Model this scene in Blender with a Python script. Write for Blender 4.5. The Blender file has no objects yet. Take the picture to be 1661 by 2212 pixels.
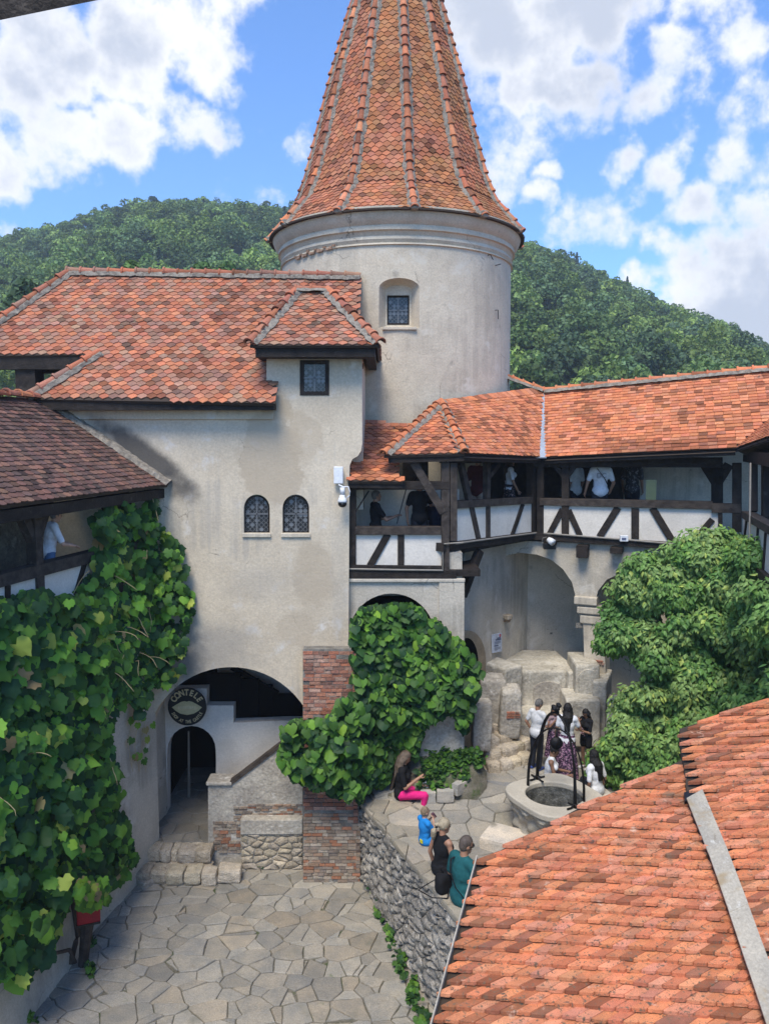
import bpy, bmesh, math, random
import numpy as np
from mathutils import Vector, Matrix, Euler, noise as mnoise
R = math.radians
rnd = random.Random(7)
scene = bpy.context.scene
COL = scene.collection

# ---------------------------------------------------------------- camera, sky, sun, exposure
PITCH = R(5.70); FPX = 1662.0; CX, CY = 830.5, 1106.0
CAM = Vector((0, 0, 9.9))
cd = bpy.data.cameras.new('camera'); cam = bpy.data.objects.new('camera', cd); COL.objects.link(cam)
cam.location = CAM; cam.rotation_euler = (R(90) - PITCH, 0, 0)
cd.sensor_fit = 'VERTICAL'; cd.sensor_height = 36; cd.lens = 36 * FPX / 2212
cd.clip_start = .05; cd.clip_end = 3000
scene.camera = cam
SUN_EL, SUN_AZ = R(60), R(197)          # azimuth measured clockwise from +Y
sd = bpy.data.lights.new('sun', 'SUN'); sun = bpy.data.objects.new('sun', sd); COL.objects.link(sun)
sd.energy = 2.35; sd.angle = R(26); sd.color = (1, .91, .76)
sdir = Vector((math.sin(SUN_AZ) * math.cos(SUN_EL), math.cos(SUN_AZ) * math.cos(SUN_EL), math.sin(SUN_EL)))
sun.rotation_euler = (-sdir).to_track_quat('-Z', 'Y').to_euler()
sun.location = (0, 0, 60)
scene.view_settings.view_transform = 'Standard'; scene.view_settings.look = 'None'
scene.view_settings.exposure = 1.02; scene.view_settings.gamma = 1
scene.cycles.max_bounces = 8; scene.cycles.diffuse_bounces = 5; scene.cycles.glossy_bounces = 2
scene.cycles.transparent_max_bounces = 6; scene.cycles.volume_bounces = 0
scene.cycles.use_denoising = True

def ray(px, py):
    a = (px - CX) / FPX; b = (CY - py) / FPX
    d = Vector((a, math.cos(PITCH) + b * math.sin(PITCH), -math.sin(PITCH) + b * math.cos(PITCH)))
    return d / d.y
def P(px, py, Y): return CAM + ray(px, py) * Y
def PZ(px, py, z):
    r = ray(px, py); return CAM + r * ((z - CAM.z) / r.z)
def PP(px, py, o, n):
    r = ray(px, py); return CAM + r * ((o - CAM).dot(n) / r.dot(n))

class NT:
    """tiny node helper"""
    def __init__(s, nt): s.nt = nt
    def n(s, t, **kw):
        x = s.nt.nodes.new(t)
        for k, v in kw.items(): setattr(x, k, v)
        return x
    def put(s, sock, v):
        if hasattr(v, 'is_output'): s.nt.links.new(v, sock)
        elif v is not None: sock.default_value = v
    def math(s, op, a, b=None, c=None, clamp=False):
        x = s.n('ShaderNodeMath', operation=op, use_clamp=clamp)
        for i, v in enumerate((a, b, c)): s.put(x.inputs[i], v)
        return x.outputs[0]
    def vec(s, op, a, b=None, out=0):
        x = s.n('ShaderNodeVectorMath', operation=op)
        s.put(x.inputs[0], a); s.put(x.inputs[1], b)
        return x.outputs[out]
    def mr(s, v, a, b, c=0., d=1., smooth=True):
        x = s.n('ShaderNodeMapRange', interpolation_type='SMOOTHSTEP' if smooth else 'LINEAR')
        for i, q in enumerate((v, a, b, c, d)): s.put(x.inputs[i], q)
        return x.outputs[0]
    def noise(s, vec, scale, detail=4., rough=.55, dist=0., out=0):
        x = s.n('ShaderNodeTexNoise')
        s.put(x.inputs['Vector'], vec); x.inputs['Scale'].default_value = scale
        x.inputs['Detail'].default_value = detail; x.inputs['Roughness'].default_value = rough
        x.inputs['Distortion'].default_value = dist
        return x.outputs[out]
    def mix(s, f, a, b, mode='MIX'):
        x = s.n('ShaderNodeMix', data_type='RGBA', blend_type=mode)
        s.put(x.inputs[0], f); s.put(x.inputs[6], c4(a)); s.put(x.inputs[7], c4(b))
        return x.outputs[2]
def c4(c):
    if hasattr(c, 'is_output'): return c
    return tuple(c) + (1,) if len(c) == 3 else tuple(c)

# sky: Nishita daylight with broken clouds placed by direction
w = bpy.data.worlds.new('World'); scene.world = w; w.use_nodes = True
t = NT(w.node_tree); w.node_tree.nodes.clear()
out = t.n('ShaderNodeOutputWorld'); bg = t.n('ShaderNodeBackground')
bg.inputs[1].default_value = .115
sky = t.n('ShaderNodeTexSky', sky_type='NISHITA', sun_disc=False, sun_elevation=SUN_EL, sun_rotation=SUN_AZ)
sky.air_density = 1.0; sky.dust_density = .6; sky.ozone_density = 1.6
dirv = t.n('ShaderNodeTexCoord').outputs['Generated']
blue = t.mix(1., sky.outputs[0], (.58, .86, 1.22), 'MULTIPLY')
CLOUDS = [(30,200,.085,1),(110,130,.075,1),(20,330,.085,1),(120,330,.07,1),(190,310,.05,.9),(300,60,.075,1),(260,160,.055,.9),(330,190,.07,1),(400,240,.08,1),
          (300,280,.07,1),(440,290,.055,1),(420,110,.06,1),(30,480,.06,1),(-120,250,.15,1),(380,-60,.12,1),(1070,30,.07,.85),(1190,50,.075,.8),(1320,30,.06,.75),(1430,170,.065,.95),
          (1140,150,.055,.95),(1240,150,.05,.8),(1360,230,.045,.7),(1530,80,.065,.78),(1640,190,.07,.82),(1610,300,.06,.78),(1440,350,.055,.9),(1340,350,.04,.9),(1530,420,.05,.75),(1640,420,.055,.75),(1450,520,.045,.95),
          (1540,590,.10,1),(1650,650,.12,1),(1390,600,.045,.9),(1195,450,.035,.9),(1215,390,.03,.9),(1110,430,.045,.8),(1780,300,.12,.8),(1750,640,.2,1),(1300,-170,.16,.8),
          (1180,330,.13,.50),(1300,470,.12,.46),(1100,560,.07,.52),(830,120,.06,.4),(600,310,.04,.55),(1430,40,.05,.4)]
wn = t.n('ShaderNodeTexNoise'); t.put(wn.inputs['Vector'], dirv); wn.inputs['Scale'].default_value = 7.; wn.inputs['Detail'].default_value = 5.
dirw = t.vec('ADD', dirv, t.vec('MULTIPLY', t.vec('SUBTRACT', wn.outputs['Color'], (.5, .5, .5)), (.16, .16, .16)))
mask = None
for (px, py, r, a) in CLOUDS:
    d = ray(px, py).normalized()
    dist = t.vec('DISTANCE', dirw, tuple(d), out=1)
    v = t.mr(dist, r * 1.25, r * .1, 0., a)
    mask = v if mask is None else t.math('SMOOTH_MAX', mask, v, .12)
wob = t.noise(dirv, 5., 9., .62)
wob2 = t.noise(dirv, 17., 7., .6)
n1 = t.math('ADD', t.math('MULTIPLY', wob, .68), t.math('MULTIPLY', wob2, .32))
dens = t.math('ADD', t.math('MULTIPLY', mask, .52), t.math('MULTIPLY', t.math('SUBTRACT', n1, .5), 2.1))
cover = t.mr(dens, .15, .40)
core = t.mr(t.math('ADD', dens, t.math('MULTIPLY', t.noise(dirv, 5.2, 6., .6), .9)), .70, 1.12)
ccol = t.mix(core, (5.3, 5.25, 5.2), (3.0, 3.2, 3.65))
hz = t.n('ShaderNodeSeparateXYZ'); t.put(hz.inputs[0], dirv)
t.put(bg.inputs[0], t.mix(t.math('MULTIPLY', cover, .96), blue, ccol))
t.put(out.inputs[0], bg.outputs[0])

# ---------------------------------------------------------------- materials
def surf(name, c1, c2, scale=2., rough=.85, bump=.15, bscale=30., attr=False, spots=(), stains=(), metal=0., spec=.3, stretch=None, sss=False, fine=.25, streak=None, crack=None):
    m = bpy.data.materials.new(name); m.use_nodes = True
    t = NT(m.node_tree); b = m.node_tree.nodes['Principled BSDF']
    pos = t.n('ShaderNodeNewGeometry').outputs['Position']
    if stretch: pos = t.vec('MULTIPLY', pos, stretch)
    f = t.mr(t.noise(pos, scale, 6., .6), .32, .68)
    col = t.mix(f, c1, c2)
    if attr:
        at = t.n('ShaderNodeAttribute', attribute_name='col')
        col = t.mix(1., at.outputs['Color'], t.mix(f, c1, c2), 'MULTIPLY')
    if fine:
        g = t.mr(t.noise(pos, bscale * 1.7, 3., .6), .3, .7, 1 - fine, 1 + fine * .6, False)
        cc = t.n('ShaderNodeCombineXYZ')
        for i in range(3): t.put(cc.inputs[i], g)
        col = t.mix(1., col, cc.outputs[0], 'MULTIPLY')
    if streak:
        sp = t.vec('MULTIPLY', pos, (4.5, 4.5, .28)); sv = t.math('MULTIPLY', t.noise(sp, 1.3, 5., .6, .4), t.mr(t.noise(pos, .5, 3., .5), .38, .62))
        col = t.mix(t.mr(sv, .34, .60, 0., streak[1]), col, streak[0])
        col = t.mix(t.mr(t.noise(t.vec('MULTIPLY', pos, (9., 9., .5)), 1.1, 4., .6), .60, .74, 0., streak[1] * .7), col, sh(streak[0], 1.25))
    if crack:
        vo = t.n('ShaderNodeTexVoronoi', feature='DISTANCE_TO_EDGE'); vo.inputs['Scale'].default_value = .75
        wv = t.n('ShaderNodeTexNoise'); t.put(wv.inputs['Vector'], pos); wv.inputs['Scale'].default_value = 2.2; wv.inputs['Detail'].default_value = 6.
        t.put(vo.inputs['Vector'], t.vec('ADD', pos, t.vec('MULTIPLY', wv.outputs['Color'], (.55, .55, .55))))
        lnm = t.math('MULTIPLY', t.mr(vo.outputs['Distance'], .0, .010, 1., 0.), t.mr(t.noise(pos, .9, 3., .5), .54, .64))
        col = t.mix(t.math('MULTIPLY', lnm, crack), col, (.13, .11, .09))
    for (c, s, lo, hi) in spots:
        col = t.mix(t.mr(t.noise(pos, s, 5., .65, .3), lo, hi), col, c)
    if stains:
        jit = t.math('SUBTRACT', t.noise(pos, 1.6, 6., .62), .5)
        jit2 = t.math('SUBTRACT', t.noise(pos, 6.5, 4., .6), .5)
        for (ce, ra, c, amt, edge, wob, *ang) in stains:
            q = t.vec('SUBTRACT', pos, tuple(ce))
            if ang:
                x = t.n('ShaderNodeVectorRotate', rotation_type='Y_AXIS'); t.put(x.inputs['Vector'], q); x.inputs['Angle'].default_value = ang[0]; q = x.outputs[0]
            q = t.vec('DIVIDE', q, tuple(ra))
            d = t.vec('LENGTH', q, out=1)
            d = t.math('ADD', d, t.math('ADD', t.math('MULTIPLY', jit, wob * 2.4), t.math('MULTIPLY', jit2, wob)))
            col = t.mix(t.mr(d, 1., 1. - edge, 0., amt), col, c)
    t.put(b.inputs['Base Color'], col)
    b.inputs['Roughness'].default_value = rough; b.inputs['Metallic'].default_value = metal
    b.inputs['Specular IOR Level'].default_value = spec
    if bump:
        bp = t.n('ShaderNodeBump'); bp.inputs['Strength'].default_value = bump; bp.inputs['Distance'].default_value = .05
        h = t.math('ADD', t.noise(pos, bscale, 5., .6), t.math('MULTIPLY', t.noise(pos, bscale * .2, 4., .6), 1.6))
        t.put(bp.inputs['Height'], h); t.put(b.inputs['Normal'], bp.outputs[0])
    return m

def leaf_mat(name, sheen=.35):
    m = bpy.data.materials.new(name); m.use_nodes = True
    t = NT(m.node_tree); b = m.node_tree.nodes['Principled BSDF']
    at = t.n('ShaderNodeAttribute', attribute_name='col')
    t.put(b.inputs['Base Color'], at.outputs['Color'])
    b.inputs['Roughness'].default_value = .5; b.inputs['Specular IOR Level'].default_value = sheen
    tr = t.n('ShaderNodeBsdfTranslucent')
    t.put(tr.inputs[0], t.mix(1., at.outputs['Color'], (1.2, 1.3, .5), 'MULTIPLY'))
    mx = t.n('ShaderNodeMixShader'); mx.inputs[0].default_value = .22
    t.put(mx.inputs[1], b.outputs[0]); t.put(mx.inputs[2], tr.outputs[0])
    t.put(m.node_tree.nodes['Material Output'].inputs[0], mx.outputs[0])
    return m
def flat(name, c, rough=.6, metal=0., spec=.4, bump=0., bscale=60.):
    return surf(name, c, tuple(x * .82 for x in c), 9., rough, bump, bscale, metal=metal, spec=spec, fine=.1)

# ---------------------------------------------------------------- mesh builder
class MB:
    def __init__(s): s.v = []; s.f = []; s.c = []; s.m = []
    def add(s, vs, fs, col=(1, 1, 1), mi=0):
        o = len(s.v); s.v.extend(tuple(x) for x in vs)
        for f in fs: s.f.append(tuple(i + o for i in f)); s.c.append(col); s.m.append(mi)
    def obox(s, o, x, y, z, col=(1, 1, 1), mi=0):
        """box from corner o along three edge vectors"""
        o, x, y, z = map(Vector, (o, x, y, z))
        vs = [o, o + x, o + x + y, o + y, o + z, o + x + z, o + x + y + z, o + y + z]
        s.add(vs, [(0, 3, 2, 1), (4, 5, 6, 7), (0, 1, 5, 4), (1, 2, 6, 5), (2, 3, 7, 6), (3, 0, 4, 7)], col, mi)
    def box(s, c, sz, rz=0., col=(1, 1, 1), mi=0):
        m = Matrix.Rotation(rz, 3, 'Z'); c = Vector(c)
        x, y, z = m @ Vector((sz[0], 0, 0)), m @ Vector((0, sz[1], 0)), Vector((0, 0, sz[2]))
        s.obox(c - x / 2 - y / 2 - z / 2, x, y, z, col, mi)
    def beam(s, p, q, w, d, side, col=(1, 1, 1), ext=0.):
        """timber from p to q; w across in the plane, d along the 'side' normal, behind the plane"""
        p, q, side = Vector(p), Vector(q), Vector(side).normalized()
        a = (q - p).normalized(); p = p - a * ext; q = q + a * ext
        x = a.cross(side).normalized() * w
        s.obox(p - x / 2, q - p, x, side * d, col)
    def tube(s, pts, rad, n=8, col=(1, 1, 1), cap=True, flat_=1., mi=0):
        pts = [Vector(p) for p in pts]
        if not hasattr(rad, '__len__'): rad = [rad] * len(pts)
        up = Vector((.13, .21, 1)).normalized(); vs = []
        for i, p in enumerate(pts):
            a = (pts[min(i + 1, len(pts) - 1)] - pts[max(i - 1, 0)]).normalized()
            x = a.cross(up)
            if x.length < 1e-3: x = a.cross(Vector((1, 0, 0)))
            x.normalize(); y = a.cross(x).normalized()
            for k in range(n):
                th = 2 * math.pi * k / n
                vs.append(p + x * math.cos(th) * rad[i] + y * math.sin(th) * rad[i] * flat_)
        fs = [(i * n + k, i * n + (k + 1) % n, (i + 1) * n + (k + 1) % n, (i + 1) * n + k) for i in range(len(pts) - 1) for k in range(n)]
        if cap: fs += [tuple(range(n - 1, -1, -1)), tuple((len(pts) - 1) * n + k for k in range(n))]
        s.add(vs, fs, col, mi)
    def ell(s, c, r, rot=None, nu=12, nv=8, col=(1, 1, 1), mi=0):
        c = Vector(c); vs = []; m = rot.to_matrix() if rot else Matrix.Identity(3)
        for j in range(1, nv):
            ph = math.pi * j / nv
            for i in range(nu):
                th = 2 * math.pi * i / nu
                vs.append(c + m @ Vector((r[0] * math.sin(ph) * math.cos(th), r[1] * math.sin(ph) * math.sin(th), r[2] * math.cos(ph))))
        vs += [c + m @ Vector((0, 0, r[2])), c - m @ Vector((0, 0, r[2]))]
        a, b = len(vs) - 2, len(vs) - 1
        fs = [(j * nu + i, (j + 1) * nu + i, (j + 1) * nu + (i + 1) % nu, j * nu + (i + 1) % nu) for j in range(nv - 2) for i in range(nu)]
        fs += [(a, i, (i + 1) % nu) for i in range(nu)] + [(b, (nv - 2) * nu + (i + 1) % nu, (nv - 2) * nu + i) for i in range(nu)]
        s.add(vs, fs, col, mi)
    def lathe(s, prof, c=(0, 0, 0), n=48, a0=0., a1=2 * math.pi, col=(1, 1, 1), mi=0):
        full = abs(a1 - a0 - 2 * math.pi) < 1e-6; k = n if full else n + 1; vs = []
        for (r, z) in prof:
            for i in range(k):
                a = a0 + (a1 - a0) * i / n
                vs.append((c[0] + r * math.sin(a), c[1] - r * math.cos(a), c[2] + z))
        fs = []
        for j in range(len(prof) - 1):
            for i in range(n):
                i2 = (i + 1) % k
                fs.append((j * k + i, j * k + i2, (j + 1) * k + i2, (j + 1) * k + i))
        s.add(vs, fs, col, mi)
    def build(s, name, mats, parent=None, smooth=False, bevel=0., local=False):
        if not isinstance(mats, (list, tuple)): mats = [mats]
        me = bpy.data.meshes.new(name)
        v = np.array(s.v, dtype=np.float64).reshape(-1, 3)
        if parent is not None: off = Vector((0, 0, 0)) if local else wloc(parent)
        else:
            off = Vector((float(v[:, 0].mean()), float(v[:, 1].mean()), float(v[:, 2].min()))) if not local else Vector((0, 0, 0))
        v = v - np.array(off)
        me.from_pydata(v.tolist(), [], s.f)
        for m in mats: me.materials.append(m)
        if len(mats) > 1: me.polygons.foreach_set('material_index', s.m)
        at = me.attributes.new('col', 'FLOAT_COLOR', 'FACE')
        ca = np.ones((len(s.f), 4), np.float32); ca[:, :3] = np.array(s.c, np.float32)[:, :3]
        at.data.foreach_set('color', ca.ravel())
        if smooth: me.polygons.foreach_set('use_smooth', [True] * len(me.polygons))
        o = bpy.data.objects.new(name, me); COL.objects.link(o)
        if parent is not None: o.parent = parent
        elif not local: o.location = off
        if bevel:
            b = o.modifiers.new('bevel', 'BEVEL'); b.width = bevel; b.segments = 2; b.limit_method = 'ANGLE'; b.angle_limit = R(40)
        return o
def wloc(o):
    p = Vector(o.location)
    while o.parent is not None: o = o.parent; p = p + o.location
    return p
def tag(o, label=None, cat=None, group=None, kind=None):
    if label: o['label'] = label
    if cat: o['category'] = cat
    if group: o['group'] = group
    if kind: o['kind'] = kind
    return o
def thing(name, label, cat, loc, rz=0., group=None):
    o = bpy.data.objects.new(name, None); COL.objects.link(o); o.empty_display_size = .2
    o.location = loc; o.rotation_euler = (0, 0, rz)
    return tag(o, label, cat, group)

def slab(name, m, outline, holes, to3, nrm, thick, parent, local=False, cuts=0):
    """wall: outline and holes are 2-d loops, to3 maps 2-d to the front face, nrm*thick goes to the back"""
    bm = bmesh.new(); n3 = Vector(nrm).normalized() * thick
    es = []; loops = []
    for lp in [outline] + list(holes):
        vs = [bm.verts.new(to3(*p)) for p in lp]
        loops.append(vs)
        for i in range(len(vs)): es.append(bm.edges.new((vs[i], vs[(i + 1) % len(vs)])))
    bmesh.ops.triangle_fill(bm, use_beauty=True, use_dissolve=False, edges=es)
    front = list(bm.faces); mp = {}
    for v in list(bm.verts): mp[v] = bm.verts.new(v.co + n3)
    for f in front: bm.faces.new([mp[v] for v in reversed(f.verts)])
    for vs in loops:
        for i in range(len(vs)):
            a, b = vs[i], vs[(i + 1) % len(vs)]
            bm.faces.new((a, b, mp[b], mp[a]))
    bmesh.ops.recalc_face_normals(bm, faces=bm.faces)
    off = Vector((0, 0, 0)) if local else wloc(parent) if parent else Vector((0, 0, 0))
    bmesh.ops.translate(bm, verts=bm.verts, vec=-off)
    me = bpy.data.meshes.new(name); bm.to_mesh(me); bm.free()
    me.materials.append(m)
    at = me.attributes.new('col', 'FLOAT_COLOR', 'FACE')
    at.data.foreach_set('color', [1.0] * 4 * len(me.polygons))
    o = bpy.data.objects.new(name, me); COL.objects.link(o)
    if parent: o.parent = parent
    return o
def arc(cx, cy, rx, ry, a0, a1, n=14):
    return [(cx + rx * math.cos(R(a0 + (a1 - a0) * i / n)), cy + ry * math.sin(R(a0 + (a1 - a0) * i / n))) for i in range(n + 1)]

# ---------------------------------------------------------------- flat clay tiles, one by one
def sh(c, k): return tuple(x * k for x in c)
def inside(p, poly):
    x, y = p; c = False; j = len(poly) - 1
    for i in range(len(poly)):
        (xi, yi), (xj, yj) = poly[i], poly[j]
        if (yi > y) != (yj > y) and x < (xj - xi) * (y - yi) / (yj - yi) + xi: c = not c
        j = i
    return c
TIPS = {'near': [(.5, -.98), (.47, -1), (-.36, -1), (-.46, -.95), (-.5, -.84)],
        'point': [(.5, -.45), (.30, -.62), (.12, -.83), (0, -1), (-.12, -.83), (-.30, -.62), (-.5, -.45)],
        'round': [(.5, -.72), (.42, -.88), (.22, -1), (-.22, -1), (-.42, -.88), (-.5, -.72)],
        'square': [(.5, -.96), (.44, -1), (-.44, -1), (-.5, -.96)]}
def clay(pal, r, dark=0.):
    c = list(r.choice(pal)); k = r.uniform(.84, 1.13)
    if r.random() < dark: k *= r.uniform(.40, .72)
    return tuple(x * k * r.uniform(.95, 1.05) for x in c)
def tile_at(mb, o, u, v, n, wd, ex, tip, th, col, r, ln=2.1):
    """o: middle of the tile's lower end; v points up the slope"""
    tilt = th * 1.5 / (ex * ln)
    vv = (v - n * tilt * 1.6).normalized(); nn = u.cross(vv).normalized()
    if nn.dot(n) < 0: nn = -nn
    j = r.gauss(0, .022); uu = (u + vv * j).normalized(); vv = (vv - uu * j).normalized()
    L = ex * ln; o = o + n * (th * 1.7 + r.uniform(0, th * .5)) + v * r.gauss(0, ex * .03)
    top = [o + uu * (x * wd * .97) + vv * ((y + 1) * ex) for x, y in TIPS[tip]]
    k = len(top)
    pts = top + [o - uu * wd * .485 + vv * L, o + uu * wd * .485 + vv * L]
    low = [p - nn * th for p in pts]
    m = len(pts)
    fs = [tuple(range(m))[::-1]]
    for i in range(-1, k):
        a, b = (i) % m, (i + 1) % m
        fs.append((a, b, m + b, m + a))
    mb.add(pts + low, fs, col)
def tile_poly(mb, o, u, v, poly, wd, ex, tip, th, pal, seed, dark=.12, grow=0., patch=None):
    """tiles on the plane o,u(along the eave),v(up): poly in metres (u,v)"""
    r = random.Random(seed); n = u.cross(v).normalized()
    if n.z < 0: n = -n
    us = [p[0] for p in poly]; vs = [p[1] for p in poly]; row = 0; y = min(vs) - .02
    while y < max(vs):
        x = min(us) - wd * (1 if row % 2 else .5)
        while x < max(us) + wd:
            if inside((x, y + ex * .55), poly):
                p = o + u * x + v * y
                dk = dark
                if patch: dk += patch(p)
                tile_at(mb, p, u, v, n, wd, ex, tip, th, clay(pal, r, dk), r)
            x += wd
        y += ex; row += 1
def tile_bil(mb, A, B, C, D, wd, ex, tip, th, pal, seed, dark=.12, patch=None, keep=None):
    """A,B eave left/right, C,D ridge right/left; may be warped"""
    r = random.Random(seed); A, B, C, D = map(Vector, (A, B, C, D))
    rows = int(((D - A).length + (C - B).length) / 2 / ex)
    for j in range(rows):
        f = j / rows; l, q = A.lerp(D, f), B.lerp(C, f)
        nw = max(1, round((q - l).length / wd)); u = (q - l).normalized()
        for i in range(nw + 1):
            g = (i + (0 if j % 2 else .5)) / nw
            if g > 1: continue
            p = l.lerp(q, g); v = (D.lerp(C, g) - A.lerp(B, g)); v = (v - u * v.dot(u)).normalized()
            n = u.cross(v).normalized(); n = n if n.z > 0 else -n
            if keep and not keep(p): continue
            tile_at(mb, p, u, v, n, (q - l).length / nw, ex, tip, th, clay(pal, r, dark + (patch(p) if patch else 0)), r)
def patchy(scale, seed, amt, lo=.1):
    def f(p):
        q = mnoise.fractal(Vector((p[0] * scale + seed, p[1] * scale, p[2] * scale)), .8, 2., 3)
        return amt * max(0., min(1., (q - lo) * 3))
    return f
def ridge_caps(mb, mo, p, q, rad=.11, step=.36, pal=None, seed=0, up=Vector((0, 0, 1)), mortar=True, lift=.02):
    """half-round ridge tiles from p (low) to q (high) bedded in mortar"""
    r = random.Random(seed); p, q = Vector(p), Vector(q); a = (q - p).normalized(); s = a.cross(up).normalized(); w_ = s.cross(a).normalized()
    n = max(1, round((q - p).length / step)); st = (q - p).length / n
    for i in range(n):
        c = clay(pal, r, .15); o0 = p + a * (i * st - .03) + w_ * (lift + r.uniform(-.008, .012)); o1 = o0 + a * (st + .05) + w_ * -.012
        r0, r1 = rad * 1.08 * r.uniform(.95, 1.05), rad * .88; vs = []
        for (o, rr) in ((o0, r0), (o1, r1)):
            for k in range(8):
                th = math.pi * k / 7; vs.append(o + s * math.cos(th) * rr + w_ * (math.sin(th) * rr))
        for (o, rr) in ((o0, r0 * .8), ):
            for k in range(8):
                th = math.pi * k / 7; vs.append(o + s * math.cos(th) * rr + w_ * (math.sin(th) * rr))
        fs = [(k, k + 1, 8 + k + 1, 8 + k) for k in range(7)] + [(k, 16 + k, 16 + k + 1, k + 1) for k in range(7)]
        mb.add(vs, fs, c)
        # raised collar at the lower end of the cap
        vs = []
        for (o, rr) in ((o0 - a * .012, r0 * 1.02), (o0 - a * .012, r0 * 1.2), (o0 + a * .035, r0 * 1.2), (o0 + a * .035, r0)):
            for k in range(8):
                th = math.pi * k / 7; vs.append(o + s * math.cos(th) * rr + w_ * (math.sin(th) * rr))
        mb.add(vs, [(8 * j + k, 8 * j + k + 1, 8 * (j + 1) + k + 1, 8 * (j + 1) + k) for j in range(3) for k in range(7)], c)
    if mortar:
        m = max(2, int((q - p).length / .09)); vs = []
        for i in range(m + 1):
            o = p.lerp(q, i / m)
            for (x, z) in ((-1.9, -.45), (-1.15, .42), (0, .75), (1.15, .42), (1.9, -.45)):
                j = r.uniform(.8, 1.18); vs.append(o + s * x * rad * j + w_ * (z * rad * r.uniform(.8, 1.15)))
        mo.add(vs, [(i * 5 + k, i * 5 + k + 1, i * 5 + 6 + k, i * 5 + 5 + k) for i in range(m) for k in range(4)])

# ---------------------------------------------------------------- broken stone: cells of a jittered grid, cut by half planes
def cells(poly, size, seed, sx=1., sy=1., jit=.8, merge=.0, wvar=.0):
    r = random.Random(seed)
    xs = [p[0] for p in poly]; ys = [p[1] for p in poly]; pts = []
    nx = int((max(xs) - min(xs)) / (size * sx)) + 2; ny = int((max(ys) - min(ys)) / (size * sy)) + 2
    for j in range(ny):
        for i in range(nx):
            pts.append((min(xs) + (i - .5 + (j % 2) * .5 + r.uniform(-jit, jit) * .5) * size * sx, min(ys) + (j - .5 + r.uniform(-jit, jit) * .5) * size * sy))
    kept = [p for p in pts if r.random() > merge]
    res = []
    K = np.array(kept); wt = [r.uniform(-1, 1) * wvar * size * size for _ in kept]
    for pi, p in enumerate(kept):
        d = (K[:, 0] - p[0]) ** 2 / sx ** 2 + (K[:, 1] - p[1]) ** 2 / sy ** 2
        nb = np.argsort(d)[1:16]; pol = list(poly)
        for k in nb:
            q = kept[k]; nx_, ny_ = (q[0] - p[0]) / sx ** 2, (q[1] - p[1]) / sy ** 2; dd = (q[0] - p[0]) * nx_ + (q[1] - p[1]) * ny_; fr = .5 + max(-.4, min(.4, (wt[pi] - wt[k]) / (2 * dd)))
            mx, my = p[0] + (q[0] - p[0]) * fr, p[1] + (q[1] - p[1]) * fr
            o = []
            for i in range(len(pol)):
                a, b = pol[i], pol[(i + 1) % len(pol)]
                da = (a[0] - mx) * nx_ + (a[1] - my) * ny_; db = (b[0] - mx) * nx_ + (b[1] - my) * ny_
                if da <= 0: o.append(a)
                if (da < 0) != (db < 0) and da != db: f = da / (da - db); o.append((a[0] + (b[0] - a[0]) * f, a[1] + (b[1] - a[1]) * f))
            pol = o
            if len(pol) < 3: break
        if len(pol) >= 3: res.append(pol)
    return res
def stones(mb, cl, to3, nrm, gap, h, pal, seed, dome=0., jagged=.12, tiltj=0., bev=.02):
    r = random.Random(seed); n = Vector(nrm).normalized()
    for pol in cl:
        cx = sum(p[0] for p in pol) / len(pol); cy = sum(p[1] for p in pol) / len(pol)
        rr = max(math.hypot(p[0] - cx, p[1] - cy) for p in pol)
        if rr < gap * 2.5: continue
        ring = []
        for i in range(len(pol)):
            a, b = pol[i], pol[(i + 1) % len(pol)]; L = math.hypot(b[0] - a[0], b[1] - a[1])
            if L < 1e-4: continue
            k = max(1, int(L / (rr * .45)))
            for q in range(k):
                f = q / k; x, y = a[0] + (b[0] - a[0]) * f, a[1] + (b[1] - a[1]) * f
                s = rr * .10 * jagged * 8 if q else rr * .03
                ring.append((x + r.uniform(-s, s) * .35, y + r.uniform(-s, s) * .35))
        if len(ring) < 3: continue
        def ins(g):
            o = []
            for (x, y) in ring:
                d = math.hypot(x - cx, y - cy) or 1; k = max(.15, (d - g) / d); o.append((cx + (x - cx) * k, cy + (y - cy) * k))
            return o
        hh = h * r.uniform(.6, 1.25); tx, ty = r.gauss(0, tiltj), r.gauss(0, tiltj)
        lev = [(gap * .7, -.02 if h > 0 else 0), (gap, hh * .62), (gap + bev, hh)]
        if dome: lev.append((rr * .45, hh + dome * r.uniform(.5, 1.2)))
        vs = []
        for (g, z) in lev:
            for (x, y) in ins(g):
                zz = z + ((x - cx) * tx + (y - cy) * ty if z > 0 else 0) + (r.gauss(0, dome * .25) if dome and z > 0 else 0)
                vs.append(to3(x, y) + n * zz)
        m = len(ring); fs = []
        for l in range(len(lev) - 1):
            for i in range(m): fs.append((l * m + i, l * m + (i + 1) % m, (l + 1) * m + (i + 1) % m, (l + 1) * m + i))
        vs.append(to3(cx, cy) + n * (lev[-1][1] + dome * .4)); c = len(vs) - 1
        for i in range(m): fs.append(((len(lev) - 1) * m + i, (len(lev) - 1) * m + (i + 1) % m, c))
        c0 = r.choice(pal); k = r.uniform(.82, 1.15)
        mb.add(vs, fs, tuple(x * k for x in c0))
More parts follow.
